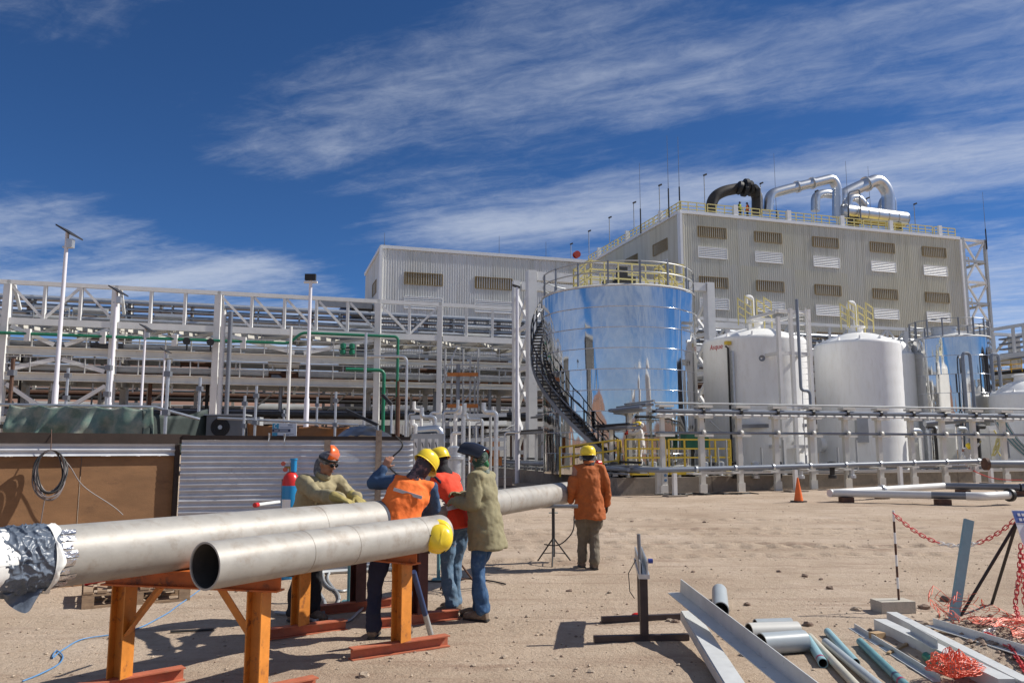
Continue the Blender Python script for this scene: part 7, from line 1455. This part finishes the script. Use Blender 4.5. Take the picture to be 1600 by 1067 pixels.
# --- khaki welder leaning on the rear pipe, seen over it
base = V((-2.09, 8.36, 0)); yaw = R(-38); f0 = V((math.cos(yaw), math.sin(yaw), 0)); r0 = V((math.sin(yaw), -math.cos(yaw), 0))
def loc(p): d = V(p) - base; return (d.dot(r0), d.dot(f0), d.z)
hr_, hl_ = at(532, 776, 7.34), at(556, 768, 7.50); hr_.z = 1.272; hl_.z = 1.27
J = std(.92, 1.36, .16); J.update(anL=(-.10, 0, .09), anR=(.10, -.05, .09), shL=(-.20, .20, 1.38), shR=(.18, .16, 1.37), waist=(0, .06, 1.14), elR=loc(at(500, 774, 7.86)), wrR=loc(hr_), elL=(-.27, .40, 1.22), wrL=loc(hl_), head=(-.02, .25, 1.565), _look=(-.22, .9, -.32), _hdR=(-.35, .8, -.25), _pnR=(0, 0, -1), _thR=(-1, .3, 0), _hdL=(.1, .9, -.3), _pnL=(0, 0, -1), _thL=(1, .3, 0), _curl=.35)
T, P, hd, hf_, hu, f, r = person('welder in khaki jacket with orange headgear leaning his gloved hands on the rear pipe', base, yaw, J, dict(trousers=M_blk, jacket=M_khaki, jk=1.12, hem=-.12, sk=1.15, glove=M_glove))
face(T, hd, hf_, hu, True)
mb = MB(); mb.ell(hd + hu * .045 - hf_ * .012, .089, .100, .085); organic(mb, 'bandana', M_band, T, .008, 2, .01)
mb = MB(); limb(mb, [hd - hu * .10 - hf_ * .05, hd - hu * .02 - hf_ * .075], [.07, .06]); organic(mb, 'neck_cloth', M_band, T, .01, 2, .012)
mb = MB(); mb.loft([(hd + hu * (.06 + .0 * 1) + hf_ * .05, .085, .02, hf_.cross(hu), hu), (hd + hu * .12 + hf_ * .06, .08, .03, hf_.cross(hu), hu), (hd + hu * .17 + hf_ * .03, .055, .03, hf_.cross(hu), hu), (hd + hu * .195 + hf_ * .0, .03, .015, hf_.cross(hu), hu)], 18); mb.build('headgear', mat('orange plastic', (.85, .14, .02), .35, var=.05), T, 60)
mb = MB(); mb.lathe(hd + hu * .055, [(.098, -.012), (.100, .012)], 28, False, False, axis=hu); mb.build('head_strap', M_black, T, 60, solid=.003)
gv = bpy.data.materials.new('clear visor'); gv.use_nodes = True; gb = gv.node_tree.nodes['Principled BSDF']; gb.inputs['Transmission Weight'].default_value = 0; gb.inputs['Alpha'].default_value = .10; gb.inputs['Roughness'].default_value = .12; gb.inputs['Base Color'].default_value = (.55, .57, .6, 1)
rt_ = hf_.cross(hu); mb = MB(); mb.sheet(lambda u, v: hd + hu * (.15 + .015 * math.cos(u * 3) - .02 * v) + rt_ * (.13 * (u - .5) * 2) + hf_ * (.09 + .24 * v - .07 * (2 * u - 1) ** 2), 16, 8); mb.build('face_shield', gv, T, 180)
for k in (.15,): mb = MB(); c = P['hipR'].lerp(P['knR'], .75); mb.lathe(c, [(.104, -.02), (.104, .02)], 24, False, False, axis=P['knR'] - P['hipR']); mb.build('reflective_band', M_refl, T)
# --- helmet hanging at the end of the front pipe
hc = at(684, 842, 6.86); o = hardhat(None, hc + V((.0, .05, 0)), (.25, -.93, .25), (.1, .1, 1), r=.122, label='yellow helmet hanging from the trestle stop at the end of the front pipe', cat='helmet', loc=hc)
o.scale = (1.06, 1, .84)
mb = MB(); mb.box(hc + V((-.055, -.055, .0)), .045, .03, .05, .3); mb.build('helmet_slot', M_black, o, None); mb = MB(); mb.tube([hc + V((-.09, .05, -.02)), hc + V((-.05, .03, -.13)), hc + V((.04, .03, -.135)), hc + V((.10, .05, -.04))], .008, 6); mb.build('chin_strap', M_black, o)
# --- far figures in white coveralls
zb = 1.02; p = at(1001, 726, 31.9); base = V((p.x, p.y, zb)); J = std(.9, 1.40); J.update(elL=(-.15, .22, 1.28), wrL=(-.05, .42, 1.33), elR=(.2, .2, 1.25), wrR=(.08, .45, 1.30), head=(0, .05, 1.60), _look=(0, 1, 0))
T, P, hd, hf_, hu, f, r = person('standing worker in white coverall with yellow helmet and red gloves on the platform', base, R(172), J, dict(trousers=M_white_s, jacket=M_white_s, jk=1.1, hem=-.1, sk=1.1, glove=MATS['red enamel'], scarf=M_blk, ground=0, boot=M_white_s, tk=1.1), vox=.02)
hardhat(T, hd + hu * .03, hu, hf_); mb = MB(); mb.ell(hd - hf_ * .12 + hu * .02, .10, .10, .10); organic(mb, 'hood', M_white_s, T, .02, 2)
p = at(1509, 716, 38.9); base = V((p.x, p.y, .60)); J = std(.70, 1.08, .22); J.update(head=(0, .34, 1.22), knL=(-.12, .26, .44), knR=(.12, .26, .44), elL=(-.38, .18, 1.12), wrL=(-.55, .26, 1.36), elR=(.28, .3, .82), wrR=(.2, .42, .62), _look=(0, .6, -.7))
T, P, hd, hf_, hu, f, r = person('crouching worker in white coverall reaching up beside the small mirror tank', base, R(-95), J, dict(trousers=M_white_s, jacket=M_white_s, jk=1.1, hem=-.1, sk=1.1, glove=M_glove, scarf=M_white_s, ground=0, boot=M_white_s, tk=1.1), vox=.02)
hardhat(T, hd + hu * .03, hu, hf_)
for px, lb, m, yw in ((1156, 'left roof worker in yellow-green vest beside the black duct', cloth('lime vest', (.35, .45, .05)), -60), (1168, 'right roof worker in orange vest beside the black duct', M_vest, 200)):
    a, z = pa(px, 328, 75.9); q = G(a, 75.9, HB + .45); T, P, hd, hf_, hu, f, r = person(lb, q, R(yw), std(), dict(trousers=M_dnavy, shirt=M_dnavy, vest=m, hem=-.1, ground=0, scarf=M_blk), vox=.03); hardhat(T, hd + hu * .03, hu, hf_, M_hood)
